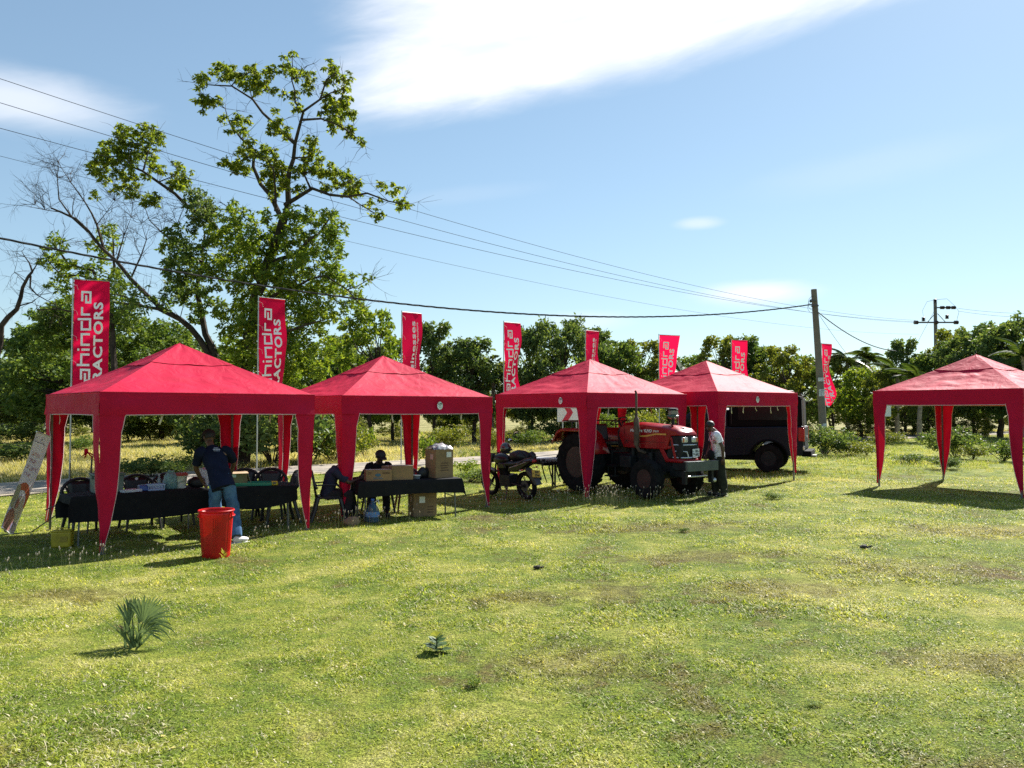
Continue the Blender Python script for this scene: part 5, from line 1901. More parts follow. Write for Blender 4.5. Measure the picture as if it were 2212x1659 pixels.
# ------------------------------------------------------------------ things on the long table
COOLER = mat('cooler_grey_green', (.11, .15, .14), .55, var=.12)
def things_table1():
    p = on_table(T1, T1A, Z1, 233, .02)
    t = thing('storage_box', 'grey green lidded plastic box behind the left tent leg on the long table', 'box', p, T1A)
    MB().box((0, 0, .135), (.40, .30, .27), tx=1.06, ty=1.06).o('body', COOLER, t, bevel=.012)
    MB().box((0, 0, .29), (.46, .35, .035)).o('lid', COOLER, t, bevel=.01)
    for s in (-1, 1):
        MB().box((s * .225, 0, .25), (.03, .10, .05)).o('handle', COOLER, t, bevel=.006)
    paper = mat('white_paper', (.68, .70, .74), .7, var=.04)
    p = on_table(T1, T1A, Z1, 282, -.12)
    t = thing('paper_stack', 'stack of white papers on the long table beside the storage box', 'papers', p, T1A + .2)
    for i in range(4):
        MB().box((0, 0, .006 + i * .009), (.29, .21, .008), rz=i * .05).o('sheet', paper, t)
    blue = mat('blue_plastic', (.04, .09, .32), .4, var=.1)
    p = on_table(T1, T1A, Z1, 312, -.05)
    t = thing('blue_pack', 'blue plastic pack on the long table left of the white tray', 'pack', p, T1A)
    MB().box((0, 0, .045), (.16, .18, .09), tx=.85, ty=.85).o('wrap', blue, t, bevel=.015)
    MB().box((-.12, -.05, .015), (.08, .16, .03), rz=.2).o('folded_end', blue, t, bevel=.008)
    tray = mat('pale_blue_tray', (.38, .48, .68), .5, var=.06)
    p = on_table(T1, T1A, Z1, 338, -.08)
    t = thing('slotted_tray', 'pale blue slotted plastic basket on the long table', 'basket', p, T1A - .1)
    MB().box((0, 0, .01), (.25, .18, .02)).o('base', tray, t)
    for y in (-.09, .09):
        MB().box((0, y, .088), (.27, .012, .016)).o('rim', tray, t)
    for x in (-.13, .13):
        MB().box((x, 0, .088), (.012, .19, .016)).o('rim', tray, t)
    for i in range(11):
        for y in (-.085, .085):
            MB().box((-.12 + i * .024, y, .048), (.009, .008, .075)).o('slat', tray, t)
    clear = mat('cloudy_plastic', (.40, .50, .52), .25, var=.05, alpha=.62)
    for px, dy, h, r, lab in ((345, .12, .24, .028, 'small clear plastic bottle behind the slotted basket'),
                              (358, .05, .20, .045, 'short cloudy bottle left of the wrapped jars'),):
        p = on_table(T1, T1A, Z1, px, dy)
        t = thing('plastic_bottle', lab, 'bottle', p)
        MB().lathe([(r * .9, 0), (r, .01), (r, h * .62), (r * .4, h * .84), (r * .38, h * .93)], 12).o('body', clear, t)
        MB().lathe([(r * .46, h * .93), (r * .46, h)], 10).o('cap', WHITE, t)
    teal = mat('teal_wrap', (.20, .36, .36), .35, var=.2, vscale=20, alpha=.85)
    p = on_table(T1, T1A, Z1, 371, .0)
    mb = MB().lathe([(.085, 0), (.105, .03), (.11, .20), (.085, .25), (.05, .27), (.055, .30)], 16)
    mb.v = [tuple(Vector(q) * (1 + .07 * mnoise.noise(Vector(q) * 22))) for q in mb.v]
    o = mb.o('wrapped_jars', teal); o.location = p
    tag(o, 'pack of pale teal plastic wrapped jars left of the white bucket', 'pack')
    p = on_table(T1, T1A, Z1, 394, -.02)
    t = thing('paint_bucket', 'white plastic bucket with red lid rim on the long table', 'bucket', p)
    MB().lathe([(.085, 0), (.10, .20), (.104, .205)], 20).o('body', mat('bucket_white', (.62, .62, .55), .5, var=.12, vscale=14, col2=(.40, .46, .34)), t)
    MB().lathe([(.108, .205), (.112, .215), (.112, .245), (.106, .25)], 20).o('lid', mat('lid_red', (.40, .05, .05), .5), t)
    MB().tube([(-.11, 0, .21), (-.10, -.07, .13), (0, -.112, .09), (.10, -.07, .13), (.11, 0, .21)], .003, 4).o('handle', STEEL, t)
    p = on_table(T1, T1A, Z1, 428, .0)
    mb = MB().sphere((0, 0, .07), .15, .11, .10, 14, 9)
    mb.v = [tuple(Vector((q[0], q[1], max(0.0, q[2]))) * (1 + .22 * mnoise.noise(Vector(q) * 9))) for q in mb.v]
    o = mb.o('black_bag', mat('black_bag_nylon', (.012, .012, .014), .5)); o.location = p
    tag(o, 'soft black bag between the white bucket and the man', 'bag')
    # white carrier bag with a blue bottle beyond the man's arm
    p = on_table(T1, T1A, Z1, 446, .05)
    mb = MB().lathe([(.10, 0), (.13, .05), (.12, .16), (.10, .24), (.11, .30)], 16)
    mb.v = [tuple(Vector(q) * (1 + .25 * mnoise.noise(Vector(q) * 12))) for q in mb.v]
    o = mb.o('carrier_bag', mat('white_carrier', (.62, .62, .68), .5, var=.08, trans=.2)); o.location = p
    tag(o, 'crumpled white carrier bag beside the man in the blue shirt', 'bag')
    t = thing('water_bottle', 'blue capped clear water bottle by the white carrier bag', 'bottle', p + Vector((-.03, .16, 0)))
    bl = mat('blue_water_plastic', (.10, .34, .62), .2, var=.05, alpha=.8)
    MB().lathe([(.05, 0), (.055, .02), (.055, .24), (.02, .33), (.02, .35)], 14).o('body', bl, t)
    MB().lathe([(.024, .35), (.024, .38)], 10).o('cap', blue, t)
things_table1()

CARD = mat('brown_cardboard', (.24, .15, .075), .85, var=.1, vscale=3, bump=.1, bscale=20)
CARDD = mat('cardboard_flap_edge', (.42, .30, .18), .85)
PRINTD = mat('box_print_dark', (.10, .055, .03), .8)
PRINTB = mat('box_print_blue', (.05, .12, .20), .8)
TAPE = mat('label_paper', (.66, .64, .60), .6, var=.06)
PINKL = mat('label_pink', (.50, .30, .26), .6, var=.06)

def carton(p, ang, L, W, H, label, flaps=False, name='cardboard_carton'):
    t = thing(name, label, 'box', p, ang)
    if not flaps:
        MB().box((0, 0, H / 2), (L, W, H)).o('body', CARD, t, bevel=.003)
        MB().box((0, 0, H + .001), (L * .99, .05, .003)).o('tape', TAPE, t)
    else:
        th = .006
        mb = MB()
        mb.box((0, 0, th / 2), (L, W, th))
        mb.box((0, -W / 2 + th / 2, H / 2), (L, th, H)); mb.box((0, W / 2 - th / 2, H / 2), (L, th, H))
        mb.box((-L / 2 + th / 2, 0, H / 2), (th, W - .014, H)); mb.box((L / 2 - th / 2, 0, H / 2), (th, W - .014, H))
        mb.o('body', CARD, t)
    return t
def printed(t, rows, m, y, seed=0):
    """blocks of small printed lines on the front face: (x, z, w, h)"""
    mb = MB()
    for x, z, w, h in rows:
        mb.add([(x - w / 2, y, z - h / 2), (x + w / 2, y, z - h / 2), (x + w / 2, y, z + h / 2), (x - w / 2, y, z + h / 2)], [(0, 1, 2, 3)])
    return mb.o('print', m, t)

def things_table_b():
    p = on_table(TB, TBA, ZB, 516, .14)
    t = carton(p, TBA + .25, .26, .24, .22, 'open brown carton with raised flap behind the green tray', True)
    MB().box((.17, 0, .10), (.006, .23, .26), ry=-.35).o('flap', CARDD, t)
    MB().box((0, -.17, .215), (.26, .12, .005), rx=.2).o('flap', CARDD, t)
    MB().box((-.10, -.125, .16), (.09, .004, .05)).o('label', TAPE, t)
    gm = mat('green_plastic', (.005, .20, .12), .4, var=.06)
    p = on_table(TB, TBA, ZB, 544, -.08)
    t = thing('green_tray', 'flat bright green plastic tray lying on the small table', 'tray', p, TBA)
    MB().box((0, 0, .012), (.66, .34, .022)).o('base', gm, t, bevel=.006)
    for y in (-.165, .165):
        MB().box((0, y, .038), (.66, .012, .034)).o('rim', gm, t)
    for x in (-.325, .325):
        MB().box((x, 0, .038), (.012, .33, .034)).o('rim', gm, t)
    ym = mat('yellow_plastic', (.62, .42, .01), .4, var=.06)
    p = on_table(TB, TBA, ZB, 596, -.17)
    t = thing('yellow_tape_dispenser', 'small yellow plastic box at the right end of the green tray', 'small box', p, TBA)
    MB().box((0, 0, .035), (.12, .08, .07), tx=.85).o('case', ym, t, bevel=.01)
    MB().box((.0, -.042, .04), (.05, .006, .03)).o('front_slot', DKSTEEL, t)
things_table_b()

def things_table2():
    p = on_table(T2, T2A, Z2, 817, -.14)
    t = carton(p, T2A - .1, .47, .26, .20, 'low printed carton at the left on the second table', name='cardboard_carton')
    y = -.1335
    printed(t, [(-.17, .15, .07, .022), (-.17, .125, .06, .008), (.13, .15, .13, .012), (.13, .13, .13, .012)], PRINTD, y)
    mb = MB()
    mb.add([(.05 * math.cos(a) - .02, y, .105 + .028 * math.sin(a)) for a in [i * .3927 for i in range(16)]], [tuple(range(16))])
    mb.add([(-.11, y, .035), (.07, y, .035), (.07, y, .045), (-.11, y, .045)], [(0, 1, 2, 3)])
    mb.add([(-.10, y, .055), (.06, y, .055), (.06, y, .062), (-.10, y, .062)], [(0, 1, 2, 3)])
    mb.o('print', PRINTB, t)
    p = on_table(T2, T2A, Z2, 866, -.12)
    t = carton(p, T2A - .1, .40, .28, .26, 'plain brown carton in the middle of the second table, right of the printed one')
    p = on_table(T2, T2A, Z2, 845, .16)
    t = carton(p, T2A + .5, .24, .22, .24, 'reddish carton behind the two low cartons on the second table')
    p = on_table(T2, T2A, Z2, 950, .02)
    t = carton(p, T2A + .25, .40, .36, .54, 'tall brown carton with plastic wrapped goods on top, at the right of the second table', True)
    MB().box((.10, -.185, .44), (.11, .004, .10)).o('label', TAPE, t)
    MB().box((-.205, -.05, .40), (.004, .10, .10)).o('label', PINKL, t)
    printed(t, [(.0, .28 - i * .045, .16 + .03 * (i % 2), .018) for i in range(4)], PRINTD, -.1835)
    mb = MB().grid(lambda u, v: ((u - .5) * .42, (v - .5) * .38, .55 + .10 * math.sin(u * math.pi) ** .6 * math.sin(v * math.pi) ** .6 + .05 * mnoise.noise(Vector((u * 5, v * 5, 2)))), 16, 14)
    o = mb.o('goods_in_film', mat('plastic_film', (.46, .45, .46), .25, var=.25, vscale=12, alpha=.7, spec=.8, col2=(.06, .07, .10)))
    o.parent = t
    mb = MB().grid(lambda u, v: ((u - .5) * .36 + .05, (v - .5) * .3, .53 + .09 * math.sin(u * math.pi) ** .5 * math.sin(v * math.pi) ** .5 + .03 * mnoise.noise(Vector((u * 7, v * 7, 5)))), 12, 10)
    mb.o('goods', mat('dark_blue_goods', (.03, .04, .09), .4, var=.3, vscale=14), t)
    # bags and cup between
    p = on_table(T2, T2A, Z2, 914, .08)
    t = thing('black_shoulder_bag', 'black bag lying between the low cartons and the tall carton', 'bag', p, T2A)
    mb = MB().sphere((0, 0, .08), .13, .10, .12, 14, 9)
    mb.v = [tuple(Vector((q[0], q[1], max(0, q[2]))) * (1 + .2 * mnoise.noise(Vector(q) * 9))) for q in mb.v]
    mb.o('body', MATS['black_bag_nylon'], t)
    MB().tube([(.06, 0, .15), (.16, -.03, .10), (.20, -.06, .01), (.26, -.03, .01)], .010, 5).o('strap', MATS['black_bag_nylon'], t)
    p = on_table(T2, T2A, Z2, 900, -.10)
    t = thing('plastic_tub', 'grey translucent tub with pale lid in front of the black bag', 'tub', p, T2A)
    MB().lathe([(.07, 0), (.085, .06)], 14).o('body', mat('tub_grey', (.20, .22, .25), .3, alpha=.8), t)
    MB().lathe([(.09, .06), (.09, .072)], 14).o('lid', WHITE, t)
    # carton under the table
    Y = 15.45
    x = X(913, Y)
    t = carton((x, Y, G(x, Y) - .01), R(24), .46, .36, .46, 'upright carton standing on the grass under the second table')
    MB().box((-.06, -.183, .34), (.11, .004, .12)).o('label', TAPE, t)
    MB().box((-.233, -.04, .36), (.004, .10, .12)).o('label', PINKL, t)
    printed(t, [(.1, .2 - i * .05, .12, .02) for i in range(3)], PRINTD, -.182)
    # water can on the ground
    Y = 14.55
    x = X(806, Y)
    t = thing('water_can', 'large clear blue labelled water bottle on the grass under the carton table', 'bottle', (x, Y, G(x, Y)))
    MB().lathe([(.11, 0), (.125, .02), (.12, .10), (.125, .12), (.12, .22), (.06, .32), (.03, .36), (.03, .39)], 18).o('body', mat('clear_bluish', (.05, .11, .17), .2, alpha=.7, spec=.3), t)
    MB().lathe([(.1265, .10), (.1265, .19)], 18).o('label', mat('blue_white_label', (.10, .22, .40), .5, var=.4, vscale=22, col2=(.05, .12, .35)), t)
    MB().lathe([(.035, .39), (.035, .42)], 10).o('cap', mat('cap_blue', (.03, .10, .4), .4), t)
    MB().tube([(.03, 0, .35), (.10, 0, .40), (.12, 0, .32)], .008, 5).o('handle', WHITE, t)
    Y = 14.2
    x = X(762, Y)
    mb = MB().sphere((0, 0, .06), .15, .10, .09, 12, 8)
    mb.v = [tuple(Vector((q[0], q[1], max(0, q[2]))) * (1 + .25 * mnoise.noise(Vector(q) * 11))) for q in mb.v]
    o = mb.o('paper_bag', mat('brown_paper', (.26, .18, .11), .9, var=.2)); o.location = (x, Y, G(x, Y))
    tag(o, 'crumpled brown paper bag on the grass by the second tent leg', 'paper bag')
    # plain grey table past the motorcycle
    Y = 20.2
    x0, x1 = X(1085, Y), X(1235, Y)
    cx = (x0 + x1) / 2
    t = thing('grey_topped_table', 'low grey topped steel table between the motorcycle and the tractor', 'table', (cx, Y + .3, G(cx, Y)), R(3))
    MB().box((0, 0, .74), (x1 - x0, .75, .05)).o('tabletop', mat('pale_grey_board', (.42, .44, .48), .35, var=.08, spec=.7), t, bevel=.005)
    MB().box((0, -.3, .685), (x1 - x0 - .06, .03, .06)).o('apron', DKSTEEL, t)
    for sx in (-1, .55, 1):
        for sy in (-1, 1):
            MB().box((sx * ((x1 - x0) / 2 - .08), sy * .3, .34), (.045, .045, .74)).o('leg', DKSTEEL, t)
things_table2()

# ------------------------------------------------------------------ red bin
def build_bin():
    Y = 11.25
    x = X(470, Y)
    t = thing('waste_bin', 'open bright red ribbed plastic bin standing in the sun before the man', 'bin', (x, Y, G(x, Y) - .01), R(18))
    rm = mat('bin_red', (.62, .008, .008), .40, var=.08, trans=.30, vscale=3, spec=.5)
    h, n = .655, 72
    mb = MB()
    prof = [(.178, .0), (.182, .012), (.190, .10), (.222, h - .05), (.226, h - .012)]
    vs, fs = [], []
    for r, z in prof:
        for k in range(n):
            a = 2 * math.pi * k / n
            rib = .0
            # groups of raised ribs on the sides
            seg = (a / (math.pi / 3)) % 1
            if .10 < z < h - .06 and .25 < seg < .75:
                rib = .006 if int(seg * 24) % 2 else -.002
            vs.append(((r + rib) * math.cos(a), (r + rib) * math.sin(a), z))
    zz = [.0, .012, .10, .13]
    for j in range(len(prof) - 1):
        for k in range(n):
            a, b = j * n + k, j * n + (k + 1) % n
            fs.append((a, b, b + n, a + n))
    fs.append(tuple(range(n - 1, -1, -1)))
    mb.add(vs, fs)
    mb.o('body', rm, t, solid=.004)
    MB().lathe([(.221, h - .014), (.240, h - .012), (.244, h), (.238, h + .010), (.224, h + .008)], 48, closed=True).o('rim', rm, t)
    for sg in (-1, 1):
        hb = MB()
        a0 = math.pi * (.5 - sg * .5) - (.12 if sg < 0 else 0)
        R0 = .236
        pts = []
        for i in range(9):
            a = a0 - .55 + 1.1 * i / 8
            pts.append((R0 * math.cos(a) * 1.02, R0 * math.sin(a) * 1.02, h - .075))
        hb.tube(pts, .011, 6)
        hb.tube([pts[0], (pts[0][0] * .98, pts[0][1] * .98, h - .01)], .010, 6)
        hb.tube([pts[-1], (pts[-1][0] * .98, pts[-1][1] * .98, h - .01)], .010, 6)
        hb.o('handle', rm, t)
    rb = MB()
    for k in range(18):
        seg = k % 3
        a = math.pi / 3 * (k // 3) + (seg - 1) * .13 + .52
        p0 = Vector((.193 * math.cos(a), .193 * math.sin(a), .10)); p1 = Vector((.221 * math.cos(a), .221 * math.sin(a), h - .09))
        MB().tube([p0, p1], .006, 5).o('rib', rm, t)
build_bin()

def build_yellow_can():
    Y = 12.15
    x = X(140, Y)
    t = thing('yellow_can', 'yellow plastic can standing in the shade by the left end of the long table', 'can', (x, Y, G(x, Y)), R(10))
    ym = mat('dull_yellow_plastic', (.40, .31, .015), .5, var=.12, vscale=8)
    MB().box((0, 0, .12), (.27, .18, .24), tx=1.04, ty=1.04).o('body', ym, t, bevel=.025)
    MB().box((0, 0, .245), (.285, .19, .018)).o('rim', ym, t, bevel=.007)
    MB().tube([(-.09, 0, .25), (-.07, 0, .285), (.07, 0, .285), (.09, 0, .25)], .010, 6).o('handle', ym, t)
    MB().box((.05, -.097, .13), (.10, .006, .08)).o('moulded_mark', mat('faint_mark', (.30, .22, .02), .6), t, bevel=.002)
build_yellow_can()

# ------------------------------------------------------------------ leaning banner on its stand
def build_banner():
    tl, tr_, bl, br = P(79, 932, 13.15), P(110, 944, 13.55), P(4, 1139, 13.0), P(29, 1160, 13.35)
    base = (bl + br) / 2; base.z = G(base.x, base.y)
    t = thing('roll_up_banner', 'white printed banner leaning sideways on a dark stand at the left edge', 'banner', base)
    def S(u, v, lift=0.0):
        """u across from the left, v down from the top"""
        q = (tl.lerp(tr_, u)).lerp(bl.lerp(br, u), v)
        n = (tr_ - tl).cross(bl - tl).normalized()
        if n.y > 0: n = -n
        return q - base + n * (.015 * math.sin(v * 5) + lift)
    white = mat('banner_vinyl', (.86, .84, .92), .5, var=.03, trans=.15)
    f = MB().grid(lambda u, v: S(u, v), 8, 24).o('panel', white, t)
    red = mat('banner_print_red', (.52, .09, .12), .6, var=.1)
    gry = mat('banner_print_grey', (.22, .20, .30), .6)
    org = mat('banner_orange', (.72, .20, .12), .6, var=.05)
    grn = mat('banner_pale_green', (.55, .60, .42), .6, var=.08)
    skinp = mat('banner_figure', (.48, .25, .22), .6, var=.3, vscale=9, col2=(.20, .09, .11))
    pale = mat('banner_pale_disc', (.68, .68, .66), .6, var=.05)
    def blob(cu, cv, ru, rv, m, name, lift, a0=0, a1=6.283, hole=0.0):
        mb = MB()
        n = 26
        if hole:
            o_ = [S(min(1, max(0, cu + ru * math.cos(a))), cv + rv * math.sin(a), lift) for a in [a0 + (a1 - a0) * i / n for i in range(n + 1)]]
            i_ = [S(min(1, max(0, cu + ru * hole * math.cos(a))), cv + rv * hole * math.sin(a), lift) for a in [a0 + (a1 - a0) * i / n for i in range(n + 1)]]
            mb.add(o_ + i_, [(i, i + 1, i + n + 2, i + n + 1) for i in range(n)])
        else:
            mb.add([S(cu, cv, lift)] + [S(min(1, max(0, cu + ru * math.cos(a))), cv + rv * math.sin(a), lift) for a in [a0 + (a1 - a0) * i / n for i in range(n + 1)]], [(0, i + 1, i + 2) for i in range(n)])
        mb.o(name, m, f, smooth=False)
    blob(.5, .72, .60, .22, org, 'printed_arc', .004, math.pi, 2 * math.pi, .66)
    blob(.12, .66, .2, .12, grn, 'printed_patch', .006)
    blob(.55, .78, .38, .15, pale, 'printed_disc', .008)
    blob(.42, .72, .11, .05, skinp, 'printed_figure', .012)
    blob(.30, .90, .30, .12, skinp, 'printed_figure', .012)
    blob(.75, .93, .22, .05, mat('banner_lilac', (.35, .32, .55), .6, var=.2), 'printed_patch', .014)
    rs = random.Random(6)
    mb = MB()
    # looping script, four short rows; logos at the top
    for row, (v0, u0, n, k) in enumerate(((.215, .18, 5, 1), (.285, .18, 4, 1), (.355, .14, 7, 1), (.425, .14, 4, 1))):
        for i in range(n):
            cu = u0 + i * .115
            a0 = rs.random() * 6
            pts = [(cu + .045 * math.cos(a0 + a) * (1 - a * .05), v0 + .018 * math.sin(a0 + a) * (1 - a * .05)) for a in [j * .6 for j in range(8)]]
            vs, fs = polyline_quads([(a, b * 3.4) for a, b in pts], .02, 9)
            mb.add([S(v[0], v[1] / 3.4, .004) for v in vs], fs)
    mb.o('printed_script', red, f, smooth=False)
    mb = MB()
    for cu in (.12, .50):
        pts = [(cu + .07 * math.cos(a), (.075 + .022 * math.sin(a)) * 3.4) for a in [j * .7 for j in range(9)]]
        vs, fs = polyline_quads(pts, .02, 9)
        mb.add([S(v[0], v[1] / 3.4, .004) for v in vs], fs)
        for j in range(3):
            a, b = cu + .12 + j * .05, .088
            mb.add([S(a, b, .004), S(a + .035, b, .004), S(a + .035, b + .012, .004), S(a, b + .012, .004)], [(0, 1, 2, 3)])
    mb.o('printed_logo', gry, f, smooth=False)
    for a, b in ((tl, tr_), (bl, br)):
        MB().tube([a - base, b - base], .012, 6).o('end_rail', WHITE, t)
    # dark folding stand behind it
    b2 = P(170, 1160, 13.3); b2.z = G(b2.x, b2.y)
    s = thing('folding_stand', 'dark tripod stand propping the leaning banner beside the first tent', 'stand', b2)
    hub = P(190, 1066, 13.5)
    for a, b, r in ((P(199, 985, 13.5), P(188, 1168, 13.45), .014), (hub, P(52, 1160, 13.5), .010), (P(160, 1062, 13.7), P(128, 1166, 13.2), .015),
                    (P(97, 1102, 13.4), P(190, 1062, 13.5), .010), (P(152, 1000, 13.6), P(150, 1090, 13.6), .010)):
        MB().tube([a - b2, b - b2], r, 6).o('stand_leg', DKSTEEL, s)
    MB().sphere(hub - b2, .045, .045, .05, 10, 7).o('hub', DKSTEEL, s)
    q = P(186, 975, 13.4)
    mb = MB()
    rs = random.Random(2)
    mb.sphere(q, .035, .03, .05, 8, 6)
    for k in range(4):
        d = Vector((rs.gauss(0, .06), rs.gauss(0, .03), -.07 - .09 * rs.random()))
        mb.tube([q, q + d * .6 + Vector((.02, 0, 0)), q + d], [.022, .026, .006], 6, flat=.3)
    o = mb.o('red_ribbon', FLAGRED)
    tag(o, 'bright red rag tied to the drape of the first tent near the banner', 'ribbon')
build_banner()
# ================================================================== vehicles
TRED = mat('tractor_red', (.29, .005, .010), .35, var=.08, coat=.25, vscale=2, spec=.3)
TDARK = mat('cast_dark', (.014, .016, .018), .6, .1, spec=.3, var=.25, vscale=9)
TYRE = mat('tyre_rubber', (.011, .011, .012), .9, spec=.15, var=.3, vscale=7, bump=.3)
RIMRED = mat('rim_rusty_red', (.035, .012, .010), .6, var=.25)
CHROME = mat('silver_trim', (.55, .56, .58), .3, .6, var=.05)
GLASSL = mat('lamp_glass', (.60, .62, .62), .12, .3, var=.1, vscale=25, spec=.9, col2=(.30, .30, .30))
AMBER = mat('amber_lens', (.55, .14, .06), .2, var=.05)
EXH = mat('exhaust_brown', (.14, .10, .075), .8, .3, var=.25)
BUMP = mat('bumper_grey_green', (.07, .09, .09), .5, .3, var=.1)
SEATB = mat('black_vinyl', (.018, .018, .02), .45, var=.15)
YELP = mat('plate_yellow', (.62, .34, .03), .5, var=.05)
WHP = mat('plate_white', (.70, .72, .72), .45, var=.04)
INK = mat('black_ink', (.012, .012, .012), .6)
WHITEINK = mat('white_decal', (.75, .72, .72), .5)
GOLD = mat('gold_decal', (.60, .30, .06), .5)

def wheel(t, x, y, r, w, rim_r, m_rim, lugs=0, side=-1, name='wheel', treaded=True, spokes=0):
    """wheel standing at x, y with its axle along y"""
    W = thing_part(name, t)
    W.location = (x, y, r)
    prof = [(rim_r, -w * .42), (rim_r + (r - rim_r) * .35, -w * .5), (r * .93, -w * .47), (r * .985, -w * .30), (r * .99, 0), (r * .985, w * .30), (r * .93, w * .47), (rim_r + (r - rim_r) * .35, w * .5), (rim_r, w * .42)]
    ty = MB().lathe(prof, 36, (0, 0, 0), (0, 1, 0), closed=True).o('tyre', TYRE, W)
    rim = MB().lathe([(rim_r * 1.01, -w * .40), (rim_r * .92, -w * .36), (rim_r * .55, -w * .12), (rim_r * .30, -w * .10), (rim_r * .26, -w * .22), (.01, -w * .22)], 28, (0, 0, 0), (0, 1, 0))
    rim.lathe([(rim_r * 1.01, w * .40), (rim_r * .92, w * .36), (rim_r * .55, w * .12), (rim_r * .30, w * .10), (rim_r * .26, w * .22), (.01, w * .22)], 28, (0, 0, 0), (0, 1, 0))
    for k in range(8):
        a = k * math.pi / 4
        for s in (-1, 1):
            rim.cyl((rim_r * .42 * math.cos(a), s * w * .13, rim_r * .42 * math.sin(a)), (rim_r * .42 * math.cos(a), s * w * .17, rim_r * .42 * math.sin(a)), .014, None, 6)
    rim.o('rim', m_rim, W)
    if lugs:
        mb = MB()
        for k in range(lugs):
            for s in (-1, 1):
                a = 2 * math.pi * (k + (.5 if s > 0 else 0)) / lugs
                da = .62 * 2 * math.pi / lugs
                def q(ang, yy, rr): return Vector((rr * math.cos(ang), yy, rr * math.sin(ang)))
                wd = .13 * 2 * math.pi / lugs
                in0, in1 = q(a - wd, 0, r * .975), q(a + wd, 0, r * .975)
                out0, out1 = q(a + da - wd, s * w * .50, r * .93), q(a + da + wd, s * w * .50, r * .93)
                k1 = 1.045
                vs = [in0, in1, out1, out0] + [Vector((v.x * k1, v.y, v.z * k1)) for v in (in0, in1, out1, out0)]
                mb.add(vs, [(4, 5, 6, 7), (0, 4, 7, 3), (1, 2, 6, 5), (0, 1, 5, 4), (3, 7, 6, 2)])
        mb.o('tread', TYRE, W, smooth=False, fixn=True)['kind'] = 'stuff'
    return W

def thing_part(name, parent):
    o = bpy.data.objects.new(name, None)
    COL.objects.link(o)
    o.parent = parent
    o.empty_display_size = .1
    return o

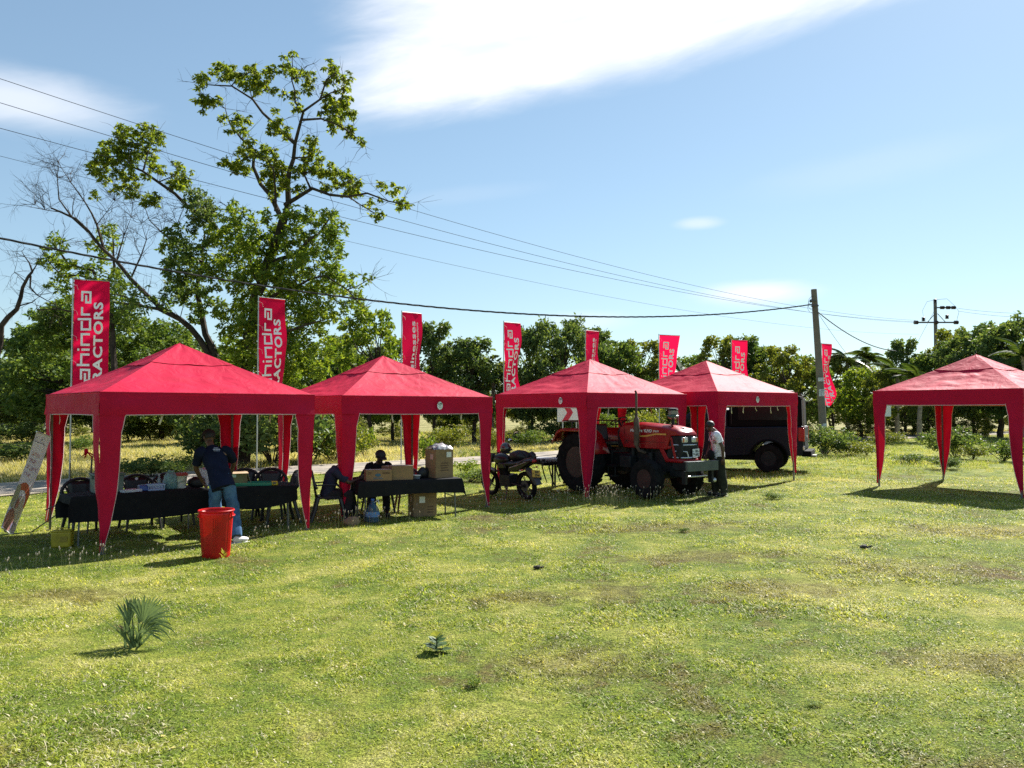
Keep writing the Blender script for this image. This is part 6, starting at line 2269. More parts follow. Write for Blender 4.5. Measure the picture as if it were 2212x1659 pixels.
def build_tractor():
    hx, hy = .6, -.8
    ang = math.atan2(hy, hx)
    c = Vector((2.22, 19.35))
    t = thing('tractor', 'red tractor with black grille and tall exhaust, parked under the middle tent', 'tractor', (c.x, c.y, G(c.x + .5, c.y - .8) + .02), ang)
    for s in (-1, 1):
        wheel(t, 0, s * .76, .69, .38, .36, RIMRED, 18, s, 'rear_wheel')
        wheel(t, 2.0, s * .64, .42, .25, .21, RIMRED, 16, s, 'front_wheel')
    MB().cyl((0, -.62, .69), (0, .62, .69), .13, None, 14).o('rear_axle', TDARK, t)
    MB().box((2.0, 0, .46), (.14, 1.05, .12)).box((2.0, -.5, .44), (.10, .10, .22)).box((2.0, .5, .44), (.10, .10, .22)).o('front_axle', TDARK, t, bevel=.01)
    tb = MB()
    tb.box((.10, 0, .72), (.75, .42, .50)); tb.box((.75, 0, .70), (.75, .36, .42)); tb.box((1.55, 0, .72), (1.1, .34, .48)); tb.box((2.05, 0, .66), (.7, .30, .22))
    tb.o('gearbox', TDARK, t, bevel=.02)
    eg = MB()
    eg.box((1.55, 0, 1.02), (.85, .36, .18)); eg.cyl((1.2, -.24, .85), (1.2, -.24, 1.10), .05); eg.cyl((1.75, -.25, .78), (1.75, -.25, .96), .055); eg.cyl((1.45, -.23, .72), (1.9, -.23, .72), .035)
    for i in range(5):
        eg.cyl((1.25 + i * .14, -.20, .98), (1.25 + i * .14, -.27, 1.03), .02)
    eg.o('engine', TDARK, t, bevel=.006)
    # bonnet
    hood = [(.95, 1.05), (.80, 1.32), (.84, 1.54), (1.0, 1.615), (1.55, 1.60), (2.2, 1.555), (2.5, 1.50), (2.60, 1.43), (2.62, 1.36), (2.36, 1.345), (2.26, 1.05)]
    def hf(v):
        k = 1.0
        if v.z > 1.35:
            k = 1 - .22 * ((v.z - 1.35) / .26) ** 2
        if v.x > 2.3:
            k *= 1 - .10 * (v.x - 2.3) / .3
        return Vector((v.x, v.y * k, v.z))
    mb = MB()
    n = len(hood)
    # four slices across so the top is crowned
    ys = (-.30, -.24, 0, .24, .30)
    vs = []
    for j, y in enumerate(ys):
        for x, z in hood:
            zz = z - (.045 if abs(y) > .29 and z > 1.40 else 0) + (.02 if y == 0 and z > 1.5 else 0)
            vs.append(Vector((x, y * (1 - .06 * max(0, x - 2.2) / .4), zz)))
    fs = []
    for j in range(4):
        for i in range(n):
            k = (i + 1) % n
            fs.append((j * n + i, (j + 1) * n + i, (j + 1) * n + k, j * n + k))
    fs.append(tuple(range(n))); fs.append(tuple(range(5 * n - 1, 4 * n - 1, -1)))
    mb.add(vs, fs)
    h = mb.o('bonnet', TRED, t, bevel=.022, fixn=True)
    # panel gaps and vents on the right side
    g = MB()
    g.box((.98, -.303, 1.28), (.006, .004, .40)); g.box((1.6, -.303, 1.20), (1.2, .004, .006))
    for i in range(4):
        g.box((1.05, -.303, 1.15 + i * .03), (.10, .004, .010))
    g.o('panel_gap', INK, h)
    # logo and stripe
    y = -.3045
    L = MB()
    letters(L, 'Mahindra', lambda a, b: Vector((1.36 + a, y, 1.445 + b)), .092, .0035, .18, center=True, fit=.38)
    letters(L, 'YUVO', lambda a, b: Vector((1.71 + a, y, 1.44 + b)), .092, .004, .25, center=True, fit=.24)
    letters(L, '575DI', lambda a, b: Vector((1.95 + a, y, 1.435 + b)), .055, .001, .2, center=True, fit=.17)
    L.o('lettering', WHITEINK, h, smooth=False)
    st = MB()
    pts = [(1.28, 1.335), (1.5, 1.315), (1.7, 1.33), (1.95, 1.375), (2.25, 1.375)]
    vs, fs = polyline_quads(pts, .035, .08)
    st.add([(v[0], y, v[1]) for v in vs], fs)
    st.o('swoosh_stripe', GOLD, h, smooth=False)
    L = MB()
    letters(L, 'MAHINDRA 575DI', lambda a, b: Vector((1.62 + a, y, 1.155 + b)), .03, .0, .0, center=True, fit=.42)
    L.o('small_lettering', mat('faded_decal', (.50, .10, .08), .5), h, smooth=False)
    MB().sphere((2.46, 0, 1.515), .055, .075, .018, 14, 7).o('emblem', CHROME, h)
    # grille
    gr = MB()
    gp = [(2.26, 1.05), (2.36, 1.342), (2.615, 1.357), (2.65, 1.20), (2.655, 1.0), (2.62, .86), (2.20, .86)]
    gr.prism(gp, -.27, .27)
    gro = gr.o('grille', TDARK, t, bevel=.02, fixn=True)
    ms = MB()
    for i in range(9):
        ms.box((2.662, 0, .93 + i * .022), (.006, .40, .006))
    ms.o('grille_mesh', INK, gro)
    for s in (-1, 1):
        hl = MB().box((2.635, s * .155, 1.262), (.045, .185, .115), ty=.94)
        ho = hl.o('headlight', GLASSL, t, bevel=.015)
        MB().box((2.662, s * .215, 1.262), (.006, .045, .09)).o('indicator', AMBER, ho)
        MB().sphere((2.655, s * .12, 1.262), .012, .034, .034, 10, 7).o('reflector', CHROME, ho)
    for z, w in ((1.155, .54), (.885, .50)):
        MB().tube([(2.42, -.278, z), (2.63, -.25, z), (2.675, -.12, z), (2.68, 0, z), (2.675, .12, z), (2.63, .25, z), (2.42, .278, z)], .015, 6).o('silver_bar', CHROME, gro)
    for s in (-1, 1):
        MB().tube([(2.45, s * .275, 1.02), (2.645, s * .22, 1.02), (2.67, s * .12, 1.01), (2.675, s * .08, .90)], .014, 6).o('silver_bracket', CHROME, gro)
        # red side struts framing the lower grille
        pr = MB()
        pr.prism([(2.02, 1.07), (2.14, 1.07), (2.30, .84), (2.20, .80)], s * .285, s * .262)
        pr.prism([(2.34, 1.32), (2.40, 1.32), (2.53, .84), (2.46, .84)], s * .292, s * .272)
        pr.prism([(1.98, 1.07), (2.36, 1.07), (2.38, 1.13), (1.98, 1.11)], s * .290, s * .265)
        pr.o('side_strut', TRED, t, bevel=.008, fixn=True)
    MB().box((2.42, 0, .815), (.48, .56, .085)).o('lower_bar', TRED, t, bevel=.03)
    # number plate
    PM = Matrix.Translation((2.70, .135, .985)) @ Matrix.Rotation(.05, 4, 'X') @ Matrix.Rotation(R(0), 4, 'Z')
    pl = MB().box((0, 0, 0), (.008, .21, .17)).xf(PM).o('number_plate', WHP, t)
    L = MB()
    letters(L, 'RH-', lambda a, b: PM @ Vector((.006, .035 + a, .035 + b)), .082, .003, fit=.11)
    letters(L, '1492', lambda a, b: PM @ Vector((.006, .02 + a, -.042 + b)), .082, .003, fit=.13)
    letters(L, 'NC', lambda a, b: PM @ Vector((.006, -.075 + a, -.02 + b)), .045, .002, fit=.045)
    letters(L, 'C', lambda a, b: PM @ Vector((.006, -.075 + a, .035 + b)), .035, .002)
    L.o('plate_lettering', INK, pl, smooth=False)
    # exhaust and air cleaner
    ex = MB()
    ex.tube([(1.55, -.20, .95), (1.50, -.36, 1.0), (1.46, -.40, 1.10)], .035, 8)
    ex.lathe([(.035, 1.08), (.060, 1.14), (.062, 1.68), (.055, 1.71), (.030, 1.75), (.027, 1.76)], 16, (1.46, -.40, 0))
    ex.tube([(1.46, -.40, 1.74), (1.46, -.40, 2.12), (1.455, -.40, 2.29), (1.43, -.40, 2.33)], .026, 10)
    ex.o('exhaust_stack', EXH, t)
    ac = MB().cyl((2.16, .02, 1.50), (2.16, .02, 1.72), .038, None, 12)
    aco = ac.o('air_intake', TDARK, t)
    MB().lathe([(.05, 1.70), (.118, 1.735), (.128, 1.775), (.10, 1.80)], 20, (2.16, .02, 0)).o('bowl_base', mat('bowl_green', (.05, .10, .09), .4), aco)
    MB().lathe([(.095, 1.80), (.108, 1.81), (.108, 1.89), (.10, 1.90)], 20, (2.16, .02, 0)).o('dust_bowl', mat('dust_bowl', (.22, .22, .20), .2, alpha=.9), aco)
    MB().lathe([(.112, 1.89), (.116, 1.905), (.10, 1.935), (.03, 1.945)], 20, (2.16, .02, 0)).o('bowl_cap', TDARK, aco)
    # mudguards
    for s in (-1, 1):
        path = [(-.80, 1.14), (-.60, 1.40), (-.42, 1.46), (.22, 1.46), (.42, 1.34), (.58, 1.12), (.70, .90)]
        y0, y1 = s * .98, s * .50
        mb = MB()
        n = len(path)
        vs = [(x, y0, z) for x, z in path] + [(x, y1, z) for x, z in path] + [(x, y0, z - .07) for x, z in path]
        fs = [(i, i + 1, i + 1 + n, i + n) for i in range(n - 1)] + [(i, i + 1, i + 1 + 2 * n, i + 2 * n) for i in range(3, n - 1)][:0]
        mb.add(vs, fs)
        # outer lip
        mb.add([(x, y0, z) for x, z in path] + [(x * .97, y0, z - .06) for x, z in path], [(i, i + 1, i + 1 + n, i + n) for i in range(n - 1)])
        # inner plate
        mb.add([(x, y1, z) for x, z in path] + [(x * .8, y1, 1.0 + .0 * z) for x, z in path], [(i, i + 1, i + 1 + n, i + n) for i in range(n - 1)])
        f = mb.o('mudguard', TRED, t, solid=.016, fixn=True)
        MB().box((-.74, s * .80, 1.20), (.05, .16, .09), ry=-.6).o('tail_light', AMBER, f, bevel=.01)
        MB().tube([(-.35, s * .72, 1.45), (-.35, s * .72, 1.62), (-.62, s * .72, 1.64)], .016, 6).tube([(-.1, s * .72, 1.45), (-.1, s * .72, 1.62)], .016, 6).tube([(-.66, s * .72, 1.64), (.12, s * .72, 1.63)], .018, 6).o('grab_rail', DKSTEEL, f)
    MB().tube([(-.60, -.72, 1.64), (-.60, .72, 1.64)], .018, 6).o('rear_rail', DKSTEEL, t)
    # seat, wheel, levers, dash
    st = MB()
    st.box((.10, 0, 1.12), (.42, .46, .12))
    seat = st.o('seat', SEATB, t, bevel=.04)
    MB().box((-.14, 0, 1.36), (.12, .44, .42), ry=-.18).o('seat_back', SEATB, seat, bevel=.05)
    MB().cyl((.1, 0, .95), (.1, 0, 1.08), .08).o('seat_spring', TDARK, seat)
    ds = MB().prism([(.70, 1.05), (.66, 1.42), (.78, 1.56), (.86, 1.5), (.86, 1.05)], -.22, .22)
    ds.o('dashboard', SEATB, t, bevel=.02, fixn=True)
    ax = Vector((-.45, 0, .9)).normalized()
    c0 = Vector((.50, 0, 1.64))
    MB().tube([(.74, 0, 1.30), c0], .024, 8).o('steering_column', TDARK, t)
    sw = MB()
    u, w, d = axes(ax)
    ring = [c0 + (u * math.cos(a) + w * math.sin(a)) * .205 for a in [i * math.pi / 14 for i in range(29)]]
    sw.tube(ring, .014, 6, cap=False)
    for k in range(3):
        a = k * 2.094
        sw.tube([c0, c0 + (u * math.cos(a) + w * math.sin(a)) * .2], .011, 5)
    sw.sphere(c0, .04, .04, .03)
    sw.o('steering_wheel', SEATB, t)
    for x, y, hh in ((.42, -.26, .30), (.36, .26, .28), (.55, -.30, .22)):
        MB().tube([(x, y, 1.0), (x - .05, y, 1.0 + hh)], .010, 5).sphere((x - .05, y, 1.02 + hh), .022).o('lever', SEATB, t)
    MB().box((.55, 0, .62), (.55, 1.0, .04)).o('foot_platform', TDARK, t)
    MB().box((.75, -.48, .40), (.26, .22, .03)).tube([(.64, -.48, .60), (.64, -.48, .40)], .012, 4).tube([(.86, -.48, .60), (.86, -.48, .40)], .012, 4).o('step', TDARK, t)
    MB().box((1.15, -.36, .74), (.34, .20, .26)).o('battery_box', TDARK, t, bevel=.015)
    # a dark jacket thrown behind the seat
    mb = MB().sphere((-.1, -.46, 1.50), .24, .18, .15, 16, 10)
    mb.v = [tuple(Vector(q) + Vector((0, 0, .05)) * mnoise.noise(Vector(q) * 7)) for q in mb.v]
    mb.o('seat_bag', SEATB, t)
    # bumper and carrier
    MB().box((2.98, 0, .725), (.06, .98, .19)).box((2.95, 0, .822), (.12, .98, .012)).box((2.95, 0, .628), (.12, .98, .012)).o('front_bumper', BUMP, t, bevel=.004)
    for s in (-1, 1):
        MB().box((2.66, s * .22, .70), (.58, .05, .16)).o('bumper_arm', TDARK, t, bevel=.006)
        MB().box((2.86, s * .42, .48), (.10, .06, .26)).o('tow_bracket', TDARK, t)
    MB().cyl((2.85, -.30, .50), (2.85, .30, .50), .02).sphere((2.9, .48, .40), .05).o('tow_pin', CHROME, t)
    MB().box((2.45, 0, .58), (.40, .42, .24)).o('ballast', TDARK, t, bevel=.02)
    # three point hitch
    hm = MB()
    for s in (-1, 1):
        hm.tube([(-.1, s * .26, .52), (-.85, s * .40, .45)], .03, 6)
        hm.tube([(-.25, s * .28, 1.0), (-.60, s * .36, .50)], .018, 6)
    hm.tube([(-.2, 0, .95), (-.9, 0, .85)], .022, 6)
    hm.o('hitch_arms', TDARK, t)
    # cultivator behind
    k = thing('cultivator', 'dark toothed cultivator frame on the ground behind the tractor', 'farm implement', (c.x - .95 * hx * 1.25, c.y - .95 * hy * 1.25, t.location.z), ang)
    MB().box((0, 0, .58), (.08, 1.9, .09)).box((-.55, 0, .58), (.08, 1.9, .09)).o('frame_bar', TDARK, k, bevel=.008)
    for s in (-.8, 0, .8):
        MB().box((-.27, s, .58), (.50, .06, .07)).o('cross_bar', TDARK, k)
    MB().tube([(0, -.35, .6), (.02, 0, .98), (0, .35, .6)], .025, 6).o('mast', TDARK, k)
    for i in range(9):
        yy = -.88 + i * .22
        xx = 0 if i % 2 else -.55
        MB().tube([(xx, yy, .62), (xx - .10, yy, .50), (xx - .02, yy, .28), (xx + .10, yy, .06)], [.020, .020, .018, .012], 5).o('tine', TDARK, k)
    for i in range(12):
        MB().box((-.27 + .0, -.85 + i * .15, .64), (.05, .05, .07)).o('tooth', TDARK, k)
build_tractor()

def build_motorcycle():
    a = Vector((X(1140, 17.75), 17.75)); b = Vector((X(1052, 18.9), 18.9))
    hd = (b - a).normalized()
    ang = math.atan2(hd.y, hd.x)
    t = thing('motorcycle', 'black motorcycle with yellow rear plate parked left of the tractor', 'motorcycle', (a.x, a.y, G(a.x, a.y)), ang)
    t.rotation_euler = (R(-7), 0, ang)
    blk = mat('gloss_black_paint', (.008, .008, .010), .35, var=.1, coat=.15, spec=.3)
    for x, r, w, nm in ((0, .315, .12, 'rear_wheel'), (1.30, .315, .10, 'front_wheel')):
        W = thing_part(nm, t); W.location = (x, 0, r)
        MB().lathe([(r * .78, -w * .35), (r * .90, -w * .5), (r * .985, -w * .3), (r, 0), (r * .985, w * .3), (r * .90, w * .5), (r * .78, w * .35)], 32, (0, 0, 0), (0, 1, 0), closed=True).o('tyre', TYRE, W)
        rm = MB().lathe([(r * .79, -w * .34), (r * .70, -w * .25), (r * .70, w * .25), (r * .79, w * .34)], 28, (0, 0, 0), (0, 1, 0), closed=True)
        for k in range(5):
            q = k * 1.2566
            for dq in (-.12, .12):
                rm.tube([(.03 * math.cos(q), 0, .03 * math.sin(q)), (r * .72 * math.cos(q + dq), 0, r * .72 * math.sin(q + dq))], .010, 4)
        rm.cyl((0, -.07, 0), (0, .07, 0), .045)
        rm.o('rim', TDARK, W)
        MB().lathe([(.12, .05), (.12, .054)], 24, (0, 0, 0), (0, 1, 0)).o('brake_disc', DKSTEEL, W)
    fr = MB()
    fr.tube([(.42, 0, .62), (.95, 0, .88), (1.02, 0, .92)], .028, 7); fr.tube([(1.0, 0, .86), (.86, 0, .45), (.45, 0, .30)], .022, 6)
    fr.tube([(.42, .09, .35), (0, .10, .315)], .022, 6); fr.tube([(.42, -.09, .35), (0, -.10, .315)], .022, 6)
    fr.tube([(.42, .07, .62), (-.12, .07, .78)], .016, 6); fr.tube([(.42, -.07, .62), (-.12, -.07, .78)], .016, 6)
    fr.o('frame', TDARK, t)
    en = MB()
    en.box((.60, 0, .40), (.36, .26, .26)); en.cyl((.68, 0, .50), (.80, 0, .70), .085, None, 14)
    for i in range(6):
        en.lathe([(.11, 0), (.11, .008)], 14, (.69 + i * .018, 0, .52 + i * .03), (.5, 0, .85))
    en.o('engine', TDARK, t, bevel=.01)
    tk = MB().sphere((.78, 0, .86), .27, .15, .14, 18, 11)
    tk.v = [(q[0], q[1], max(q[2], .80)) for q in tk.v]
    tk.o('fuel_tank', blk, t)
    MB().box((.66, 0, .74), (.30, .30, .14), tx=.7).o('tank_shroud', blk, t, bevel=.03)
    s = MB()
    s.grid(lambda u, v: ((.55 - .78 * u), (v - .5) * .27 * (1 - .35 * u), .80 + .14 * max(0, u - .35) - .03 * (2 * v - 1) ** 2), 14, 6)
    s.o('seat', SEATB, t, solid=.07, bevel=.01)
    # pointed tail with side panels
    tl = MB()
    tl.prism([(.50, .60), (.46, .74), (-.30, .92), (-.36, .88), (-.20, .78), (.15, .62)], -.11, .11)
    tl.o('tail_panel', blk, t, bevel=.03, fixn=True)
    for sgn in (-1, 1):
        MB().tube([(.40, sgn * .118, .70), (.10, sgn * .122, .78), (-.18, sgn * .118, .86)], .009, 5).o('silver_stripe', CHROME, t)
        MB().sphere((.02, sgn * .12, .66), .045, .010, .026, 12, 7).o('side_emblem', CHROME, t)
        MB().tube([(-.14, sgn * .09, .70), (-.16, sgn * .19, .70)], .007, 5).sphere((-.16, sgn * .21, .70), .030, .025, .022).o('indicator', AMBER, t)
        MB().tube([(.12, sgn * .14, .80), (-.20, sgn * .15, .93), (-.36, sgn * .08, .96)], .013, 6).o('grab_rail', DKSTEEL, t)
    MB().sphere((-.335, 0, .875), .03, .07, .035).o('tail_light', mat('tail_red', (.35, .01, .01), .2), t)
    # tail bracket, plate and mudguard
    fn = MB().prism([(-.10, .72), (-.06, .70), (-.36, .36), (-.46, .36), (-.30, .60)], -.075, .075)
    fn.o('rear_mudguard', mat('mudguard_grey', (.05, .055, .06), .5), t, bevel=.01, fixn=True)
    fa = MB()
    PM = Matrix.Translation((-.37, 0, .60)) @ Matrix.Rotation(R(14), 4, 'Y') @ Matrix.Rotation(R(12), 4, 'X')
    pl = MB().box((0, 0, 0), (.006, .225, .155)).xf(PM).o('number_plate', YELP, t)
    L = MB()
    letters(L, 'BHV', lambda u, v: PM @ Vector((-.005, -.02 - u, .036 + v)), .075, .003, fit=.10)
    letters(L, '9744', lambda u, v: PM @ Vector((-.005, -.02 - u, -.036 + v)), .075, .003, fit=.125)
    letters(L, 'NC', lambda u, v: PM @ Vector((-.005, .082 - u, v)), .035, .001, fit=.035)
    L.o('plate_lettering', INK, pl, smooth=False)
    # fork, bars, instruments
    fk = MB()
    for sgn in (-1, 1):
        fk.tube([(1.30, sgn * .08, .315), (1.02, sgn * .08, .98)], .022, 7)
    fk.o('front_fork', DKSTEEL, t)
    MB().prism([(1.02, .58), (1.30, .66), (1.60, .50), (1.57, .47), (1.30, .62), (1.04, .55)], -.06, .06).o('front_mudguard', blk, t, fixn=True)
    MB().sphere((1.14, 0, .88), .10, .11, .11).o('headlamp', blk, t)
    hb = MB().tube([(.84, .38, 1.02), (.93, .24, 1.04), (1.0, .08, .99), (1.0, -.08, .99), (.93, -.24, 1.04), (.84, -.38, 1.02)], .012, 7)
    hbo = hb.o('handlebar', TDARK, t)
    for sgn in (-1, 1):
        MB().tube([(.84, sgn * .38, 1.02), (.92, sgn * .26, 1.04)], .019, 8).o('grip', BLACKP, hbo)
        MB().tube([(.93, sgn * .25, 1.01), (.98, sgn * .34, .985)], .008, 5).o('brake_lever', CHROME, hbo)
        MB().tube([(.93, sgn * .24, 1.05), (.92, sgn * .30, 1.16), (.90, sgn * .36, 1.22)], .006, 5).o('mirror_stalk', BLACKP, hbo)
        mo = MB().sphere((.89, sgn * .37, 1.24), .022, .075, .048, 14, 8).o('mirror', BLACKP, hbo)
        MB().sphere((.877, sgn * .37, 1.24), .013, .068, .042, 14, 8).o('mirror_glass', mat('mirror_glass', (.75, .8, .85), .05, 1.0, var=.0), mo)
    MB().tube([(.5, -.16, .34), (.1, -.19, .34), (-.25, -.20, .46)], [.03, .045, .05], 10).o('silencer', TDARK, t)
    MB().tube([(.48, .14, .30), (.42, .30, .02)], .012, 5).o('kick_stand', DKSTEEL, t)
    # helmet on the right mirror
    M = t.matrix_basis.copy()
    M = Matrix.Translation(t.location) @ t.rotation_euler.to_matrix().to_4x4()
    hp = M @ Vector((.86, -.30, 1.14))
    hp = P(1092, 969, hp.y)
    h = thing('helmet', 'black full face helmet with clear visor hanging on the motorcycle bars', 'helmet', hp, ang - 1.0)
    sh = MB().sphere((0, 0, 0), .135, .125, .14, 22, 14)
    sh.v = [(q[0], q[1], max(q[2], -.10)) for q in sh.v]
    sh.o('shell', mat('helmet_shell', (.015, .017, .015), .15, var=.3, vscale=10, coat=.8, col2=(.05, .06, .05)), h)
    vz = MB().grid(lambda u, v: (.145 * math.cos((u - .5) * 2.3), .138 * math.sin((u - .5) * 2.3), -.07 + .11 * v), 14, 4)
    vz.o('visor', mat('visor_clear', (.35, .32, .20), .1, alpha=.55, spec=.9), h, solid=.003)
    MB().tube([(.12 * math.cos(q), .118 * math.sin(q), -.10) for q in [i * .449 for i in range(15)]], .012, 5).o('helmet_rim', BLACKP, h)
    # bag tied on the pillion
    bp = P(1124, 985, 18.1)
    b_ = thing('duffel_bag', 'bulging black duffel bag lying on the motorcycle seat', 'bag', bp, .25)
    mb = MB().sphere((0, 0, 0), .25, .15, .135, 20, 12)
    mb.v = [tuple(Vector(q) * (1 + .18 * mnoise.noise(Vector(q) * 8))) for q in mb.v]
    mb.o('body', MATS['black_bag_nylon'], b_)
    mb = MB().sphere((.27, -.02, -.01), .10, .11, .11, 14, 9)
    mb.v = [tuple(Vector(q) + Vector((.03, 0, .03)) * mnoise.noise(Vector(q) * 12)) for q in mb.v]
    mb.o('side_pouch', MATS['black_bag_nylon'], b_)
    MB().tube([(-.15, -.14, .0), (-.05, -.16, .12), (.1, -.15, .0)], .010, 5).o('carry_strap', SEATB, b_)
build_motorcycle()

def build_pickup():
    hd = Vector((-.913, .407)).normalized()
    ang = math.atan2(hd.y, hd.x)
    lf = Vector((-hd.y, hd.x))
    nw = Vector((X(1660, 24.0), 24.0))
    c = nw - lf * .80
    t = thing('pickup_truck', 'dark blue pickup with tall black canopy and big tyres behind the fourth tent', 'pickup', (c.x, c.y, G(c.x, c.y)), ang)
    nv = mat('navy_paint', (.004, .008, .018), .5, var=.08, coat=.0, vscale=2, spec=.25)
    blk = mat('canopy_black', (.005, .005, .006), .8, var=.1, spec=.1)
    gl = mat('dark_glass', (.006, .007, .009), .25, var=.0, spec=.2)
    cream = mat('cream_trim', (.22, .215, .18), .5, var=.06)
    for s in (-1, 1):
        wheel(t, 0, s * .80, .42, .28, .22, TDARK, 28, s, 'rear_wheel')
        wheel(t, 3.15, s * .80, .42, .28, .22, TDARK, 28, s, 'front_wheel')
    def arch(cx, r, z0):
        a0 = math.asin((z0 - .42) / r)
        return [(cx - r * math.cos(a), .42 + r * math.sin(a)) for a in [a0 + (math.pi - 2 * a0) * i / 10 for i in range(11)]]
    poly = [(-.98, .52)] + arch(0, .54, .50) + [(1.2, .45), (2.0, .45)] + arch(3.15, .52, .50) + [(3.95, .50), (4.05, .62), (4.04, .98), (3.9, 1.08), (2.85, 1.28), (1.15, 1.34), (-.98, 1.38)]
    mb = MB()
    ys = (-.86, -.90, -.90, .90, .90, .86)
    mb.prism(poly, -.88, .88)
    b = mb.o('body', nv, t, bevel=.03, fixn=True)
    for s in (-1, 1):
        fl = MB()
        for cx, r in ((0, .54), (3.15, .52)):
            fl.tube([(x, s * .90, z) for x, z in arch(cx, r, .50)], .035, 6)
        fl.o('wheel_flare', blk, t)
    cab = MB().prism([(1.20, 1.33), (1.22, 1.84), (1.32, 1.92), (2.1, 1.92), (2.28, 1.86), (2.95, 1.27)], -.76, .76, lambda v: Vector((v.x, v.y * (1 - .10 * max(0, v.z - 1.2) / .6), v.z)))
    cb = cab.o('cab', nv, t, bevel=.03, fixn=True)
    for s in (-1, 1):
        for x0, x1, x2, x3 in ((1.30, 1.50, 1.46, 1.32), (1.58, 2.68, 2.16, 1.56)):
            w = MB().add([(x0, s * .768, 1.38), (x1, s * .768, 1.38), (x2, s * .705, 1.82), (x3, s * .705, 1.82)], [(0, 1, 2, 3)])
            w.o('side_window', gl, cb, solid=.012)
        MB().box((1.42, s * .884, .85), (.010, .006, .62)).box((.70, s * .884, .85), (.010, .006, .62)).box((2.62, s * .884, .85), (.010, .006, .62)).o('door_gap', INK, b)
        for x in (.86, 1.58):
            MB().box((x, s * .895, 1.02), (.15, .03, .035)).o('door_handle', TDARK, b, bevel=.008)
        MB().box((2.55, s * 1.0, 1.30), (.10, .18, .22)).o('door_mirror', blk, t, bevel=.02)
        MB().box((1.6, s * .90, .42), (1.7, .16, .05)).o('side_step', blk, t, bevel=.01)
    wsn = MB().add([(2.90, -.64, 1.35), (2.90, .64, 1.35), (2.33, .60, 1.83), (2.33, -.60, 1.83)], [(0, 1, 2, 3)])
    wsn.o('windscreen', gl, cb, solid=.012)
    # canopy
    cn = MB().prism([(-.95, 1.385), (-.93, 2.20), (-.83, 2.28), (1.05, 2.30), (1.15, 2.24), (1.16, 1.345)], -.82, .82)
    co = cn.o('canopy', blk, t, bevel=.03, fixn=True)
    for s in (-1, 1):
        MB().box((.08, s * .826, 1.86), (1.6, .010, .60)).o('canopy_window', gl, co)
        for x in (-.82, 1.08):
            MB().box((x, s * .828, 1.92), (.03, .014, .98)).o('canopy_rib', TDARK, co)
    MB().tube([(-.99, .80, 1.30), (-.98, .82, 2.13), (-.95, .78, 2.28), (-.95, .40, 2.28)], .018, 7).o('canopy_edge', cream, co)
    aw = MB().box((.18, .74, 2.37), (1.8, .17, .13))
    aw.o('rolled_awning', cream, t, bevel=.04)
    rk = MB()
    for x in (-.9, -.2, .5):
        rk.box((x, 0, 2.32), (.05, 1.5, .035))
    rk.o('roof_rack', DKSTEEL, t)
    MB().box((1.16, .90, 2.12), (.04, .16, .04)).o('lamp_bracket', CHROME, t)
    # rear end
    for s in (-1, 1):
        MB().box((-.985, s * .80, 1.14), (.05, .16, .42)).box((-.92, s * .888, 1.14), (.16, .03, .40)).o('tail_light', mat('tail_lens', (.52, .012, .015), .2, var=.05, trans=.3), t, bevel=.012)
        MB().box((-.98, s * .80, .74), (.05, .15, .12)).o('reverse_lens', GLASSL, t, bevel=.01)
    tg = MB().box((-.992, 0, 1.03), (.03, 1.40, .64)).o('tailgate', nv, t, bevel=.01)
    MB().box((-1.02, 0, 1.05), (.03, .22, .05)).o('tailgate_handle', CHROME, tg)
    MB().box((-1.06, 0, .58), (.26, 1.75, .16)).o('rear_bumper', blk, t, bevel=.02)
    MB().box((-.82, 0, .665), (.26, 1.55, .012)).o('bumper_tread', CHROME, t)
    MB().box((-1.20, .3, .50), (.20, .5, .06)).o('tow_step', cream, t, bevel=.005)
    MB().box((1.4, 0, .42), (3.0, .9, .18)).o('chassis', TDARK, t)
    MB().box((4.06, 0, .60), (.14, 1.7, .26)).o('front_bumper', blk, t, bevel=.03)
    MB().box((4.06, 0, .88), (.03, 1.1, .20)).o('grille', TDARK, t)
    for s in (-1, 1):
        MB().box((4.02, s * .70, .90), (.08, .28, .18)).o('headlight', GLASSL, t, bevel=.02)
build_pickup()

# ================================================================== people
SKIND = mat('dark_skin', (.075, .040, .026), .5, var=.12, spec=.45)
SKINM = mat('brown_skin', (.13, .07, .045), .5, var=.12, spec=.45)
HAIR = mat('black_hair', (.010, .009, .009), .6, var=.2, bump=.6, bscale=90)

def loft(mb, rings, n=20, seed=0, wr=.006):
    """closed tube through (centre, half width, half depth, side vector)"""
    vs = []
    for i, (c, a, b, sd) in enumerate(rings):
        c = Vector(c)
        t = (Vector(rings[min(i + 1, len(rings) - 1)][0]) - Vector(rings[max(i - 1, 0)][0])).normalized()
        s = Vector(sd); s = (s - t * s.dot(t)).normalized()
        f = t.cross(s)
        for k in range(n):
            q = 2 * math.pi * k / n
            ca, sa = math.cos(q), math.sin(q)
            ca2 = math.copysign(abs(ca) ** .85, ca); sa2 = math.copysign(abs(sa) ** .85, sa)
            v = c + s * a * ca2 + f * b * sa2
            w = 1 + (mnoise.noise(v * 9 + Vector((seed, 0, 0))) + .6 * mnoise.noise(v * 21)) * wr / max(a, .02) * 1.6
            vs.append(c + (v - c) * w)
    fs = []
    m = len(rings)
    for i in range(m - 1):
        for k in range(n):
            a, b = i * n + k, i * n + (k + 1) % n
            fs.append((a, b, b + n, a + n))
    fs.append(tuple(range(n - 1, -1, -1))); fs.append(tuple(range((m - 1) * n, m * n)))
    mb.add(vs, fs)

